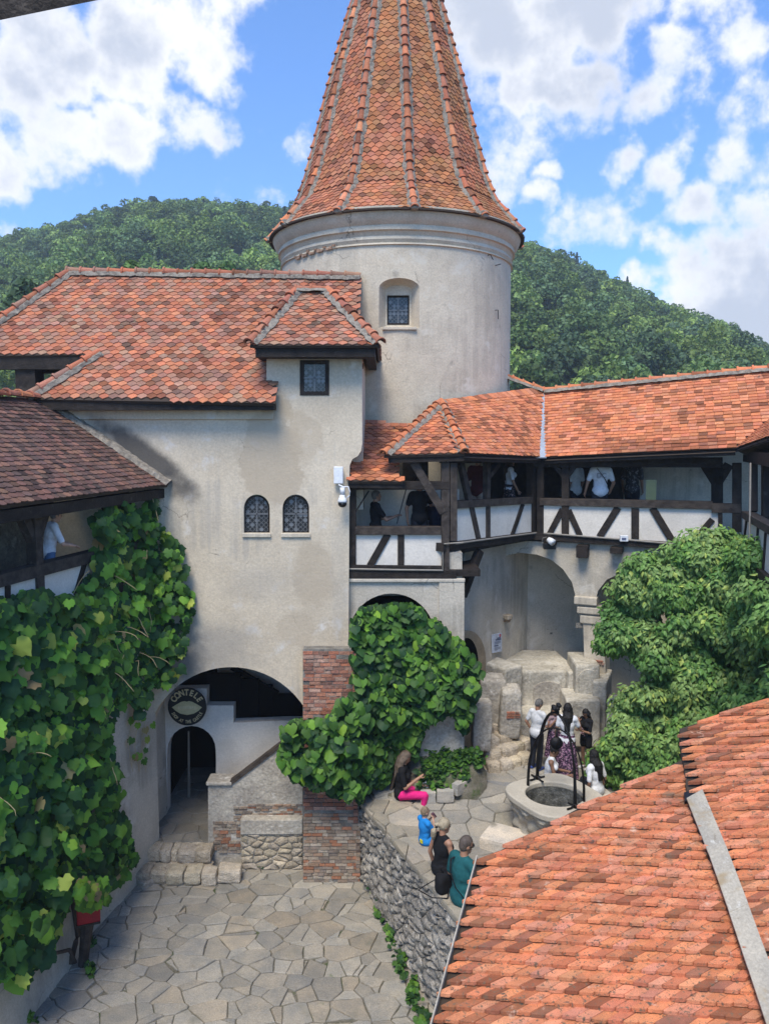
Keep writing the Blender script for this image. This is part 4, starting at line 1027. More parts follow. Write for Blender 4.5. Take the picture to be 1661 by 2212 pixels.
# masonry under bay 1
m1 = lambda x, y: P(x, y, YB + .04)
slab('pier_wall', M['plaster_wall'], [(748, 1250), (1003, 1250), (1003, 1760), (935, 1760), (935, 1372)] + [(846 + 92 * math.cos(R(a)), 1372 - 90 * math.sin(R(a))) for a in range(10, 175, 9)] + [(754, 1372), (754, 1760), (748, 1760)], [], m1, (0, 1, 0), .7, TG)
slab('pier_wall', M['plaster_wall'], [(968, 1194), (998, 1194), (998, 1252), (968, 1252)], [], lambda x, y: P(x, y, YB + .10), (0, 1, 0), .5, TG)
with tpart('string_ledge', TG, M['plaster_wall'], bevel=.02) as mb:
    a, b = m1(752, 1257), m1(1004, 1249); mb.obox((a.x, YB - .03, a.z), (b.x - a.x, 0, 0), (0, .3, 0), (0, 0, b.z - a.z))
with tpart('pier_pilaster', TG, M['plaster_wall'], bevel=.015) as mb:
    a, b = m1(947, 1366), m1(1003, 1256); mb.obox((a.x, YB - .015, UP), (b.x - a.x, 0, 0), (0, .3, 0), (0, 0, b.z - UP))
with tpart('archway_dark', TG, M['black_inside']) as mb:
    mb.obox((A1.x - .3, YB + 2, 0), (3, 0, 0), (0, .1, 0), (0, 0, 6.2))  # black sheet standing in for the shade behind the arch
# roofs: facet in front (diamonds), facet b to the valley, small roof c, right bay, right wing
K1, K2, K3 = P(829, 984, 16.95), P(1003, 980, 17.0), P(953, 870, 19.5)
K4, K5 = P(1168, 987, 19.75), P(1172, 845, 22.0)
tr = MB(); bds = []
def nc(p): return (p.x - TC.x) ** 2 + (p.y - TC.y) ** 2 > (RB + .02) ** 2
bds.append(face_tiles(tr, (K1, K2, K3), .205, .135, 'point', .016, TERRA_NEW + TERRA, 81, .1, patchy(1.2, 2, .5)))
tile_bil(tr, K2, K4, K5, K3 + Vector((.0, .0, 0)), .19, .13, 'round', .016, TERRA_NEW, 82, .12, patchy(1.0, 5, .7), nc)
K6, K7, K8, K9 = P(752, 1039, 16.85), P(870, 1041, 16.85), P(900, 925, 19.6), P(760, 925, 19.6)
tl = MB(); low_ = (face_tiles(tl, (K6, K7, P(846, 985, 17.9), P(900, 925, 19.3), K9), .215, .14, 'point', .016, TERRA_NEW + TERRA, 83, .08, patchy(1.2, 7, .4)))
gro = tr.build('roof', M['tile'], TG); glo = tl.build('lower_roof', M['tile'], TG)
lo_o, lo_u, lo_v, lo_n, lo_pl = low_; slab('roof_boarding', M['underlay'], lo_pl, [], lambda a, b: lo_o + lo_u * a + lo_v * b - lo_n * .004, -lo_n, .06, glo)
for (o, u, v, n, pl) in bds: slab('roof_boarding', M['underlay'], pl, [], lambda a, b: o + u * a + v * b - n * .004, -n, .06, gro)
def board_grid(mb, q, k=8, keep=None):
    vs = []
    for dz in (-.012, -.09):
        for j in range(k + 1):
            for i in range(k + 1): vs.append(q[0].lerp(q[1], i / k).lerp(q[3].lerp(q[2], i / k), j / k) + Vector((0, 0, dz)))
    m = (k + 1) ** 2; fs = []
    for b in (0, m):
        for j in range(k):
            for i in range(k): fs.append((b + j * (k + 1) + i, b + j * (k + 1) + i + 1, b + (j + 1) * (k + 1) + i + 1, b + (j + 1) * (k + 1) + i))
    mb.add(vs, fs)
with tpart('roof_boarding', gro, M['underlay']) as mb:
    board_grid(mb, (K2, K4, K5, K3), 16)
    mb.add([K3, K5, (K5.x + .5, K5.y + 2.2, K5.z - 1.6), (K3.x, K3.y + 2, K3.z - 1.6)], [(0, 1, 2, 3)])
for kk in (K1, K2):
    gc, gm = MB(), MB(); ridge_caps(gc, gm, kk + Vector((0, 0, .03)), K3 + Vector((0, 0, .03)), .085, .3, TERRA_NEW, 4); gc.build('hip_cap', M['tile'], gro); gm.build('ridge_mortar', M['mortar'], gro)
gc, gm = MB(), MB()
ridge_caps(gc, gm, P(1085, 812, 22.2), K5 + Vector((0, 0, .02)), .085, .33, TERRA_NEW, 6)
gc.build('ridge_cap', M['tile'], gro); gm.build('ridge_mortar', M['mortar'], gro)
with tpart('eave_board', TG, M['wood']) as mb:
    mb.beam(K1 + Vector((.1, .06, -.1)), K2 + Vector((0, .06, -.1)), .13, .2, (0, 1, 0)); mb.beam(K2 + Vector((0, .06, -.1)), K4 + Vector((0, .06, -.1)), .13, .2, (-.6, .8, 0)); mb.beam(K6 + Vector((0, .06, -.09)), K7 + Vector((0, .06, -.09)), .12, .2, (0, 1, 0))
# right bay and wing roof
Q1, Q2 = P(1172, 988, 19.7), P(1590, 968, 17.5); Q3, Q4 = P(1800, 786, 19.2), P(1176, 847, 22.0)
W2 = P(1800, 895, 12.6); W3 = P(2050, 720, 16.5)
t3 = MB(); t4 = MB()
tile_bil(t3, Q1, Q2, Q3, Q4, .20, .145, 'square', .017, TERRA_NEW, 91, .12, patchy(.8, 15, .75))
tile_bil(t4, Q2, W2, W3, Q3, .20, .145, 'square', .017, TERRA_NEW, 92, .12, patchy(.9, 25, .5))
r3 = t3.build('roof', M['tile'], TG); t4.build('roof', M['tile'], TG)
with tpart('roof_boarding', r3, M['underlay']) as mb:
    for q in ((Q1, Q2, Q3, Q4), (Q2, W2, W3, Q3)): board_grid(mb, q)
    mb.add([Q4, Q3, (Q3.x + .4, Q3.y + 2.4, Q3.z - 1.8), (Q4.x, Q4.y + 2, Q4.z - 1.8)], [(0, 1, 2, 3)])
gc, gm = MB(), MB(); ridge_caps(gc, gm, Q4 + Vector((0, 0, .02)), Q3 + Vector((0, 0, .02)), .10, .36, TERRA_NEW, 14)
gc.build('ridge_cap', M['tile'], r3); gm.build('ridge_mortar', M['mortar'], r3)
with tpart('eave_board', TG, M['wood']) as mb: mb.beam(Q1 + Vector((0, .05, -.1)), Q2 + Vector((0, .05, -.1)), .13, .2, -n3_)
with tpart('wing_soffit', TG, M['wood_grey']) as mb:
    s1, s2 = Q2 + Vector((0, 0, -.06)), W2 + Vector((0, 0, -.06))
    for k in range(5):
        p, q = s1.lerp(s2, k / 5), s1.lerp(s2, (k + .97) / 5); mb.obox(p, q - p, Vector((.85, .25, -.36)), Vector((0, 0, .04)), sh((1, 1, 1), 1))
with tpart('wing_plate', TG, M['wood']) as mb:
    p, q = wp(1604, 985, -.1), wp(1760, 960, -.1); q.z = p.z; mb.beam(p, q, .26, .3, -n4_)
with tpart('wing_back_wall', TG, M['plaster_wall']) as mb:
    p, q = wp(1604, 1000, -2.2), wp(1760, 1000, -2.2); mb.obox((p.x, p.y, fz3), (q.x - p.x, q.y - p.y, 0), -n4_ * .2, (0, 0, 3))
with tpart('wing_wall', TG, M['plaster_wall']) as mb:
    p, q = wp(1590, 1200, -.1), wp(1900, 1400, -.1); mb.obox((p.x, p.y, 0), (q.x - p.x, q.y - p.y, 0), -n4_ * .4, (0, 0, fz3))
# valley sheet and flashings
with tpart('valley_sheet', TG, M['zinc']) as mb:
    for (p0, p1, w0_, w1_) in (((1167, 988), (1172, 905), 26, 16), ((1171, 905), (1171, 850), 12, 9)):
        a0, b0, a1, b1 = P(p0[0] - w0_ / 2, p0[1], 19.62), P(p0[0] + w0_ / 2, p0[1], 19.62), P(p1[0] - w1_ / 2, p1[1], 20.95 if p1[1] > 880 else 21.9), P(p1[0] + w1_ / 2, p1[1], 20.95 if p1[1] > 880 else 21.9)
        if p0[1] < 950: a0, b0 = P(p0[0] - w0_ / 2, p0[1], 20.95), P(p0[0] + w0_ / 2, p0[1], 20.95)
        mb.add([a0, b0, b1, a1] + [x + Vector((0, .02, -.03)) for x in (a0, b0, b1, a1)], [(0, 1, 2, 3), (7, 6, 5, 4), (0, 4, 5, 1), (1, 5, 6, 2), (2, 6, 7, 3), (3, 7, 4, 0)])
def on_t(px, py):
    r = ray(px, py); ox, oy = CAM.x - TC.x, CAM.y - TC.y; A_ = r.x ** 2 + 1; B_ = 2 * (ox * r.x + oy); C_ = ox ** 2 + oy ** 2 - RB ** 2
    return CAM + r * ((-B_ - math.sqrt(max(0, B_ * B_ - 4 * A_ * C_))) / (2 * A_))
def roof_z(q, x, y):
    best = None
    for i in range(41):
        for k in range(41):
            p = q[0].lerp(q[1], i / 40).lerp(q[3].lerp(q[2], i / 40), k / 40); d = (p.x - x) ** 2 + (p.y - y) ** 2
            if best is None or d < best[0]: best = (d, p.z)
    return best
with tpart('lead_flashing', TG, M['zinc']) as mb:
    for q, a0, a1 in (((K2, K4, K5, K3), 14, 84), ((K6, P(905, 1041, 16.85), P(905, 922, 19.6), K9), -22, 10)):
        vs = []; n_ = 0
        for k in range(29):
            a = R(a0 + (a1 - a0) * k / 28); dx, dy = math.sin(a), -math.cos(a); pz = []
            for rr in (RB + .02, RB + .10, RB + .30): pz.append(roof_z(q, TC.x + dx * rr, TC.y + dy * rr))
            if pz[0][0] > .02: continue
            z0 = pz[0][1]; vs += [(TC.x + dx * (RB + .03), TC.y + dy * (RB + .03), z0 + .20), (TC.x + dx * (RB + .06), TC.y + dy * (RB + .06), z0 + .09), (TC.x + dx * (RB + .30), TC.y + dy * (RB + .30), pz[2][1] + .075)]; n_ += 1
        mb.add(vs, [(3 * i + k, 3 * i + k + 1, 3 * i + 4 + k, 3 * i + 3 + k) for i in range(n_ - 1) for k in range(2)])

# ================================================================= NICHE WALL below the galleries
NW = thing('niche_wall', 'plastered court wall with a deep round arched niche under the gallery', 'wall', (5, 21, 0))
at3 = lambda x, y: ats[3](x, y, -.12)
outl3 = [(1062, 1166), (1700, 1190), (1700, 1640), (1307, 1640), (1307, 1440), (1300, 1345), (1292, 1330), (1287, 1292), (1291, 1276), (1310, 1252), (1345, 1236), (1400, 1230), (1440, 1240), (1440, 1300), (1440, 1420), (1445, 1640)]
outl3 = [(1062, 1166), (1720, 1190), (1720, 1640), (1420, 1640), (1415, 1300), (1400, 1250), (1375, 1236), (1345, 1236), (1310, 1252), (1291, 1276), (1287, 1292), (1292, 1330), (1302, 1346), (1307, 1440), (1307, 1640), (1262, 1640), (1262, 1440), (1259, 1348), (1246, 1320), (1243, 1290), (1235, 1258), (1215, 1229), (1190, 1209), (1160, 1198), (1122, 1194), (1085, 1202), (1062, 1225)]
slab('arcade_wall', M['plaster_wall'], outl3, [], at3, -n3_, .9, NW)
for (x0, x1, y0, y1, d) in ((1240, 1290, 1290, 1304, .10), (1246, 1297, 1313, 1324, .07), (1252, 1302, 1332, 1346, .04)):
    with tpart('corbel_moulding', NW, M['plaster_wall'], bevel=.03) as mb:
        a, b = ats[3](x0, y1, -.12), ats[3](x1, y0, -.12); mb.obox((a.x, a.y, a.z), (b.x - a.x, b.y - a.y, 0) , -n3_ * .5, (0, 0, b.z - a.z)); mb.v = [tuple(Vector(v) + n3_ * d) for v in mb.v]
sA, sB, sC = P(1003, 1300, 18.4), P(1139, 1300, 21.7), P(1440, 1300, 22.2)
for (p, q, nm) in ((sA, sB, 'niche_side'), (sB, sC, 'niche_back')):
    d = Vector((q.x - p.x, q.y - p.y, 0)); n = Vector((-d.y, d.x, 0)).normalized()
    with tpart(nm, NW, M['plaster_wall']) as mb: mb.obox((p.x, p.y, 0), d, n * .3, (0, 0, fz3 - .08))
sd_ = Vector((sB.x - sA.x, sB.y - sA.y, 0)).normalized(); sn_ = Vector((sd_.y, -sd_.x, 0)).normalized()
sat = lambda x, y, d=0.: PP(x, y, sA + sn_ * d, sn_)
bdn = Vector((sC.x - sB.x, sC.y - sB.y, 0)).normalized(); bnn = Vector((bdn.y, -bdn.x, 0)).normalized()
bat = lambda x, y, d=0.: PP(x, y, sB + bnn * d, bnn)
# stone portal left
dp = thing('stone_portal', 'small arched stone doorway half hidden behind the vine', 'doorway', sat(1020, 1500))
def portal(x0, x1, yt, ys, yb): return [(x0, yb)] + [((x0 + x1) / 2 - (x1 - x0) / 2 * math.cos(R(a)), ys - (ys - yt) * math.sin(R(a))) for a in range(0, 181, 12)] + [(x1, yb)]
slab('surround', surf('sandstone', (.40, .31, .20), (.30, .235, .155), 3., .9, .4, 30., spots=[((.15, .13, .10), 4., .62, .76)]), portal(975, 1049, 1362, 1425, 1560), [], lambda x, y: sat(x, y, .07), -sn_, .07, dp)
slab('doorway_dark', M['black_inside'], portal(985, 1033, 1378, 1432, 1558), [], lambda x, y: sat(x, y, .078), -sn_, .03, dp)  # black slab standing in for the shaded opening
# stone bracket and put-log hole
with tpart('stone_bracket', NW, M['pale_stone']) as mb:
    rough_block(mb, sat(1094, 1332, .08), (.20, .26, .13), .6, 3, .03, (.5, .42, .32)); rough_block(mb, sat(1094, 1340, .06), (.14, .18, .10), .6, 4, .03, (.4, .3, .22))
with tpart('putlog_hole', NW, M['bed']) as mb:
    for (x, y, s) in ((1250, 1351, .13), (1190, 1368, .05), (1182, 1359, .02), (1200, 1359, .02)): mb.box(bat(x, y, .0) if x < 1245 else ats[3](x, y, -.12), (s * 1.3, .02, s))
# masonry platform of the niche: rough plaster masses on a rocky mound
pl = thing('masonry_platform', 'worn plaster and masonry benches built up inside the wall niche', 'platform', bat(1180, 1500, .5))
def mass(px, py, Y, w_, d_, base, rz=0., amp=.03, seed=0, m='plaster_low', n=14., nm='bench'):
    p = P(px, py, Y); mb = MB(); h_ = p.z - base; rough_block(mb, (p.x, p.y + d_ / 2, p.z - h_ / 2), (w_, d_, h_), rz, seed, amp, (1, 1, 1), 20, n)
    return mb.build(nm, M[m], pl, True)
MZ = 2.55
mass(1082, 1444, 19.0, .60, 1.2, MZ, .62, .012, 1, n=30.)
mass(1165, 1449, 19.5, 1.42, 2.0, MZ, .0, .014, 2, n=30.)
mass(1232, 1452, 19.35, .34, 2.0, MZ, .12, .014, 3, n=24.)
mass(1272, 1436, 19.0, .60, 1.2, MZ - .3, -.05, .014, 4, n=26.)
mass(1262, 1512, 18.5, .84, .9, MZ - .4, -.05, .016, 5, n=24.)
mass(1170, 1541, 18.9, 1.5, .6, MZ - .5, .0, .025, 6, n=14.)
mass(1316, 1474, 18.7, .34, 1.2, MZ - .4, -.4, .03, 7, n=14.)
mass(1366, 1530, 18.0, .9, 1.0, 1.9, -.3, .05, 8, n=10.)
def portal2(x0, x1, yt, ys, yb): return [(x0, yb)] + [((x0 + x1) / 2 - (x1 - x0) / 2 * math.cos(R(a)), ys - (ys - yt) * math.sin(R(a))) for a in range(0, 181, 15)] + [(x1, yb)]
slab('blind_arch', M['plaster_dirty'], portal2(1152, 1217, 1473, 1492, 1530), [], lambda x, y: P(x, y, 19.455), (0, 1, 0), .05, pl)  # dark of the recess put into a darker slab standing proud
slab('blind_arch', M['plaster_low'], portal2(1250, 1292, 1447, 1464, 1506), [], lambda x, y: P(x, y, 18.955), (0, 1, 0), .05, pl)
with tpart('rocky_mound', pl, M['rubble'], smooth=True) as mb:
    r = random.Random(4)
    for k in range(60):
        px, py = r.uniform(1095, 1310), r.uniform(1552, 1618); f = (1618 - py) / 66
        if px < 1150 and py > 1575: continue
        z = tz(17.8) + .05 + .55 * f; p = PZ(px, py, z); s = r.uniform(.22, .46); rough_block(mb, (p.x, p.y + .15, z - .14), (s * 1.3, s, .42), r.uniform(-1, 1), k, .05, sh(r.choice(RUBBLE), 1.25), 4, 6.)
    mb.box((4.6, 19.9, 1.9), (4.2, 2.2, 1.3), col=(.3, .28, .25))
def stub(px, py, Y, w_, d_, base, lab, seed, m='plaster_dirty', n=9., rz=0.):
    p = P(px, py, Y); mb = MB(); h_ = p.z - base; rough_block(mb, (p.x, p.y + d_ / 2, p.z - h_ / 2), (w_, d_, h_), rz, seed, .032, (1, 1, 1), 20, n, .02)
    tag(mb.build('masonry_stub', M[m], smooth=True), lab, 'wall remnant', 'broken masonry stubs')
stub(1105, 1490, 18.2, .52, .6, 2.45, 'round topped plaster stub with bare red brick at its foot beside the steps', 1, n=7.)
stub(1066, 1468, 18.5, .65, .6, 2.3, 'low grey plaster block behind the round topped stub', 2)
stub(1043, 1520, 17.5, .42, .5, 2.45, 'narrow plaster stub right beside the vine and the stone steps', 3, n=10.)
stub(975, 1480, 16.95, .62, .4, 2.45, 'broad weathered wall stub under the vine, stained black down its middle', 4, n=9.)
stub(925, 1540, 16.95, .7, .4, 2.4, 'sloping wall stub deep under the right end of the vine', 5, n=8.)
def bank(px, py): return P(px, py, 16.45 + max(0, min(1.2, (1714 - py) / 80)) * .5)
with tpart('weed_bank', pl, M['joint'], smooth=True) as mb:
    vs = []
    for k in range(9):
        for i in range(15):
            py = 1716 - k * 11.5; px = 884 + i * 12; p = bank(px, py) + Vector((0, 0, .04 * mnoise.noise(Vector((px / 30, py / 20, 0))))); vs.append(p)
    for k in range(9):
        for i, dz in ((14, .5), (13, .26), (12, .10), (0, .2), (1, .08)): vs[k * 15 + i] = vs[k * 15 + i] - Vector((0, 0, dz))
    vs = [p + Vector((0, .12, -.6)) for p in vs[:15]] + vs
    mb.add(vs, [(k * 15 + i, k * 15 + i + 1, k * 15 + i + 16, k * 15 + i + 15) for k in range(9) for i in range(14)])
with tpart('brick_scar', pl, M['brick']) as mb:
    p = P(1092, 1552, 18.17); bricks(mb, p, Vector((1, 0, 0)), Vector((0, 0, 1)), Vector((0, -1, 0)), .36, .2, BRICK, 5, .2, .06)
with tpart('brick_scar', NW, M['brick']) as mb:
    p = ats[3](1262, 1432, -.10); bricks(mb, p, d3, Vector((0, 0, 1)), n3_, .5, .12, BRICK, 6, .22, .06)
# stone steps to the platform
for k, (pts, lab) in enumerate((
        (((1050, 1648), (1078, 1646), (1098, 1640), (1118, 1634), (1142, 1626)), 'lowest pale stone step beside the weed bed'),
        (((1046, 1622), (1080, 1620), (1105, 1608), (1122, 1602), (1138, 1594)), 'middle stone step of four big blocks beside the weed bed'),
        (((1040, 1596), (1072, 1590), (1098, 1580), (1112, 1572)), 'upper stone step with round worn blocks next to the wall stub'),
        (((1032, 1572), (1056, 1564), (1072, 1556)), 'topmost stone step against the narrow plaster stub'))):
    mb = MB(); r = random.Random(k + 7); zt = 2.0 + .20 + .19 * k
    for i in range(len(pts) - 1):
        a, b = PZ(*pts[i], zt), PZ(*pts[i + 1], zt); c_ = (a + b) / 2; d = b - a
        rough_block(mb, (c_.x, c_.y + .12, zt - .15), (d.length * 1.02, .46, .32), math.atan2(d.y, d.x) * .8, k * 9 + i, .035, sh(r.choice(PALE), r.uniform(1.0, 1.3)), tilt=.02)
    tag(mb.build('stone_step', M['pale_stone']), lab, 'step', 'stone steps to the niche')

# ================================================================= NEAR ROOF
al, pt = R(8.5), R(22); N0 = P(1300, 2100, 7.0)
nu = Vector((math.cos(al), -math.sin(al), 0)); nv = Vector((math.sin(al) * math.cos(pt), math.cos(al) * math.cos(pt), math.sin(pt))); nn = nu.cross(nv).normalized(); nn = nn if nn.z > 0 else -nn
NR = thing('outbuilding', 'low outbuilding in the foreground under a bright orange tiled roof', 'building', (N0.x + .5, N0.y + .5, 0))
def n2(px, py):
    p = PP(px, py, N0, nn) - N0; return (p.dot(nu), p.dot(nv))
pA = [n2(*p) for p in ((880, 2380), (932, 2215), (1030, 1864), (1240, 1750), (1472, 1641), (1480, 1690), (1500, 1745), (1580, 1940), (1660, 2212), (1700, 2380))]
pB = [n2(*p) for p in ((1484, 1745), (1466, 1582), (1662, 1520), (1860, 1460), (1960, 1900), (1960, 2380), (1725, 2380), (1626, 2110), (1536, 1880))]
def skew_tiles(mb, poly, lift, row, side, wd, dv, seed, dark, patch):
    r = random.Random(seed); px0, py0 = row[0]; g = lambda x, y: PP(x, y, N0, nn)
    u = (g(px0 + 40, py0 + 40 * row[1]) - g(px0 - 40, py0 - 40 * row[1])).normalized(); v = (g(px0 + 40, py0 + 40 * side) - g(px0 - 40, py0 - 40 * side)).normalized()
    q = (v - u * v.dot(u)).normalized(); ex = dv / v.dot(q); us = [p[0] for p in poly]; vs = [p[1] for p in poly]
    k = 0
    for j in range(-60, 90):
        for i in range(-90, 90):
            p = N0 + u * ((i + (.5 if j % 2 else 0)) * wd) + v * (j * ex); a, b = (p - N0).dot(nu), (p - N0).dot(nv)
            c = p + v * ex * .5 - N0; ca, cb = c.dot(nu), c.dot(nv)
            e_ = p - u * wd * .25 + v * ex * .2 - N0
            if not inside((ca, cb), poly) or not inside((e_.dot(nu), e_.dot(nv)), poly): continue
            tile_at(mb, p + nn * lift, u, v, nn, wd, ex, 'near', .036, sh(clay(TERRA_NEW, r, dark + patch(p)), 1.22), r, 1.9)
nm_ = MB(); skew_tiles(nm_, pA, 0., ((1250, 2000), .07), -.66, .138, .122, 101, .10, lambda p: patchy(.9, 35, .35)(p) + max(0, .40 - .40 * ((p - N0).dot(nu) - n2(980, 2040)[0])))
skew_tiles(nm_, pB, .07, ((1600, 1800), -.02), -.55, .155, .13, 102, .08, patchy(.9, 45, .25))
nro = nm_.build('roof', M['tile_near'], NR)
nat = lambda a, b, d=0.: N0 + nu * a + nv * b + nn * d
slab('roof_boarding', M['underlay'], pA, [], lambda a, b: nat(a, b, -.006), -nn, .08, nro)
slab('roof_boarding', M['underlay'], pB, [], lambda a, b: nat(a, b, .064), -nn, .14, nro)
with tpart('metal_strip', nro, M['zinc_old']) as mb:
    pts = [(1479, 1742, 1512, 1727), (1526, 1862, 1562, 1850), (1570, 1990, 1609, 1976), (1610, 2112, 1652, 2096), (1650, 2236, 1696, 2220), (1710, 2420, 1765, 2400)]
    for i in range(len(pts) - 1):
        lift = .14 + .006 * (i % 2)
        q = [n2(pts[i][0], pts[i][1]), n2(pts[i][2], pts[i][3]), n2(pts[i + 1][2], pts[i + 1][3]), n2(pts[i + 1][0], pts[i + 1][1])]
        vs = [nat(*p, lift + (.035 if k in (1, 2) else 0)) for k, p in enumerate(q)]; mb.add(vs + [v - nn * .02 for v in vs], [(0, 1, 2, 3), (0, 3, 7, 4), (1, 5, 6, 2), (0, 4, 5, 1), (3, 2, 6, 7)])
with tpart('metal_cap', nro, M['black_paint']) as mb:
    q = [n2(*p) for p in ((1476, 1746), (1516, 1731), (1506, 1718), (1474, 1727))]; vs = [nat(*p, .12) for p in q]; mb.add(vs + [v - nn * .09 for v in vs], [(0, 1, 2, 3), (0, 4, 5, 1), (1, 5, 6, 2), (2, 6, 7, 3), (3, 7, 4, 0)])
with tpart('verge_flashing', nro, M['zinc_old']) as mb:
    p, q = n2(1030, 1860), n2(905, 2320); a, b = nat(*p, 0), nat(*q, 0); mb.beam(a + nn * .0, b + nn * .0, .014, .10, nn); mb.obox(a - nn * .13 - nu * .02, b - a, nu * .02, nn * .12)
with tpart('wall', NR, M['plaster_wall']) as mb:
    q = [nat(*n2(*p), -.12) for p in ((900, 2300), (1034, 1872), (1472, 1650), (1700, 1560), (1960, 1560), (1960, 2380), (1400, 2380))]
    q = [p + (Vector((N0.x + 1.2, N0.y + .8, p.z)) - p) * .06 for p in q]; m = len(q)
    mb.add(q + [(p.x, p.y, -.3) for p in q], [(i, (i + 1) % m, m + (i + 1) % m, m + i) for i in range(m)])
# corner of the roof overhead, very near
with tpart('overhead_eave', None, M['wood']) as mb:
    a, b, c = P(-60, 56, 2.2), P(232, -4, 2.2), P(160, -160, 2.2); e = P(-60, -160, 2.2)
    mb.add([a, b, c, e] + [v + Vector((0, .10, .30)) for v in (a, b, c, e)], [(0, 1, 2, 3), (7, 6, 5, 4), (0, 4, 5, 1), (1, 5, 6, 2), (2, 6, 7, 3), (3, 7, 4, 0)])
tag(bpy.data.objects['overhead_eave'], 'dark timber eave edge of the roof over the viewer, top left corner', 'roof edge')
# ================================================================= LEAVES
def build_np(name, V, k, colr, m, parent=None, smooth=False):
    """V: (n*k,3) vertices of n separate k-gons, colr: (n,3)"""
    n = len(V) // k; me = bpy.data.meshes.new(name)
    off = np.array(wloc(parent)) if parent is not None else np.array([V[:, 0].mean(), V[:, 1].mean(), V[:, 2].min()])
    me.vertices.add(n * k); me.vertices.foreach_set('co', (V - off).astype(np.float32).ravel())
    me.loops.add(n * k); me.loops.foreach_set('vertex_index', np.arange(n * k, dtype=np.int32))
    me.polygons.add(n); me.polygons.foreach_set('loop_start', np.arange(0, n * k, k, dtype=np.int32)); me.polygons.foreach_set('loop_total', np.full(n, k, np.int32))
    me.materials.append(m); me.update(calc_edges=True)
    at = me.attributes.new('col', 'FLOAT_COLOR', 'FACE'); ca = np.ones((n, 4), np.float32); ca[:, :3] = colr; at.data.foreach_set('color', ca.ravel())
    o = bpy.data.objects.new(name, me); COL.objects.link(o)
    if parent is not None: o.parent = parent
    else: o.location = off
    return o
GRAPE = [(0, .06), (.20, -.13), (.46, -.02), (.50, .22), (.60, .40), (.42, .50), (.40, .72), (.20, .76), (0, 1.02)]
HEART = [(0, .10), (.20, -.10), (.44, -.02), (.56, .26), (.50, .46), (.34, .72), (.14, .86), (0, 1.02)]
def leaf(mb, o, nrm, tip, s, col, shape, r, fold=.25, droop=.25):
    y = tip - nrm * tip.dot(nrm)
    if y.length < 1e-3: y = Vector((0, 0, -1))
    y.normalize(); x = y.cross(nrm).normalized(); vs = [o + y * s * .38 + nrm * s * .06]
    pts = shape + [(-a, b) for a, b in reversed(shape[1:-1])]; wv = r.uniform(0, 6)
    for a, b in pts:
        h = -fold * abs(a) - droop * max(0, b - .3) ** 2 + .05 * math.sin(7 * b + wv + 3 * a) - .0
        k = r.uniform(.93, 1.07); vs.append(o + x * a * s * k + y * b * s * k + nrm * h * s)
    n = len(pts); mb.add(vs, [(0, 1 + i, 1 + (i + 1) % n) for i in range(n)], col)
M['leaf'] = leaf_mat('vine_leaf', .14); M['ivy'] = leaf_mat('ivy_leaf', .3); M['forest'] = leaf_mat('forest_leaf', .1)
M['bark'] = surf('vine_bark', (.12, .085, .06), (.06, .045, .035), 8., .9, .5, 30., stretch=(1, 1, .3))
M['tendril'] = flat('dry_tendril', (.42, .33, .17), .8)
def warm(L): return [(c[0] * 1.28, c[1] * 1.06, c[2] * .9) for c in L]
def scatter(poly, n, r):
    xs = [p[0] for p in poly]; ys = [p[1] for p in poly]; o = []
    while len(o) < n:
        p = (r.uniform(min(xs), max(xs)), r.uniform(min(ys), max(ys)))
        if inside(p, poly): o.append(p)
    return o
DARK = [(.018, .060, .020), (.026, .078, .021), (.020, .062, .029), (.033, .094, .025), (.014, .046, .021)]
MID = [(.050, .145, .028), (.064, .175, .030), (.056, .14, .036), (.080, .19, .033)]
DARK, MID = warm(DARK), warm(MID)
YEL = [(.18, .31, .035), (.14, .28, .034), (.28, .33, .06), (.12, .26, .032)]
TAN = [(.33, .26, .11), (.27, .19, .09)]
V1 = [(205, 1100), (250, 1078), (335, 1072), (350, 1130), (392, 1190), (412, 1290), (412, 1340), (395, 1420), (375, 1470), (330, 1480), (300, 1540), (285, 1510), (245, 1530), (235, 1600), (258, 1690), (258, 1740), (290, 1830), (288, 1890), (230, 1905), (200, 1950), (150, 1890), (128, 1980), (85, 2090), (55, 2110), (-60, 2090), (-60, 1310), (40, 1278), (100, 1270), (175, 1285), (190, 1240), (212, 1170)]
def base1(px, py):
    p = gat(px, py, .02); q = P(px, py, 16.95)
    return (p, gn) if p.y < 16.9 and px < 330 else (q, Vector((0, -1, 0)))
vn = thing('climbing_vine', 'large leaved vine with dark and yellow green leaves covering the left gallery wall', 'vine', PZ(150, 2080, 0))
r = random.Random(5); fo = MB()
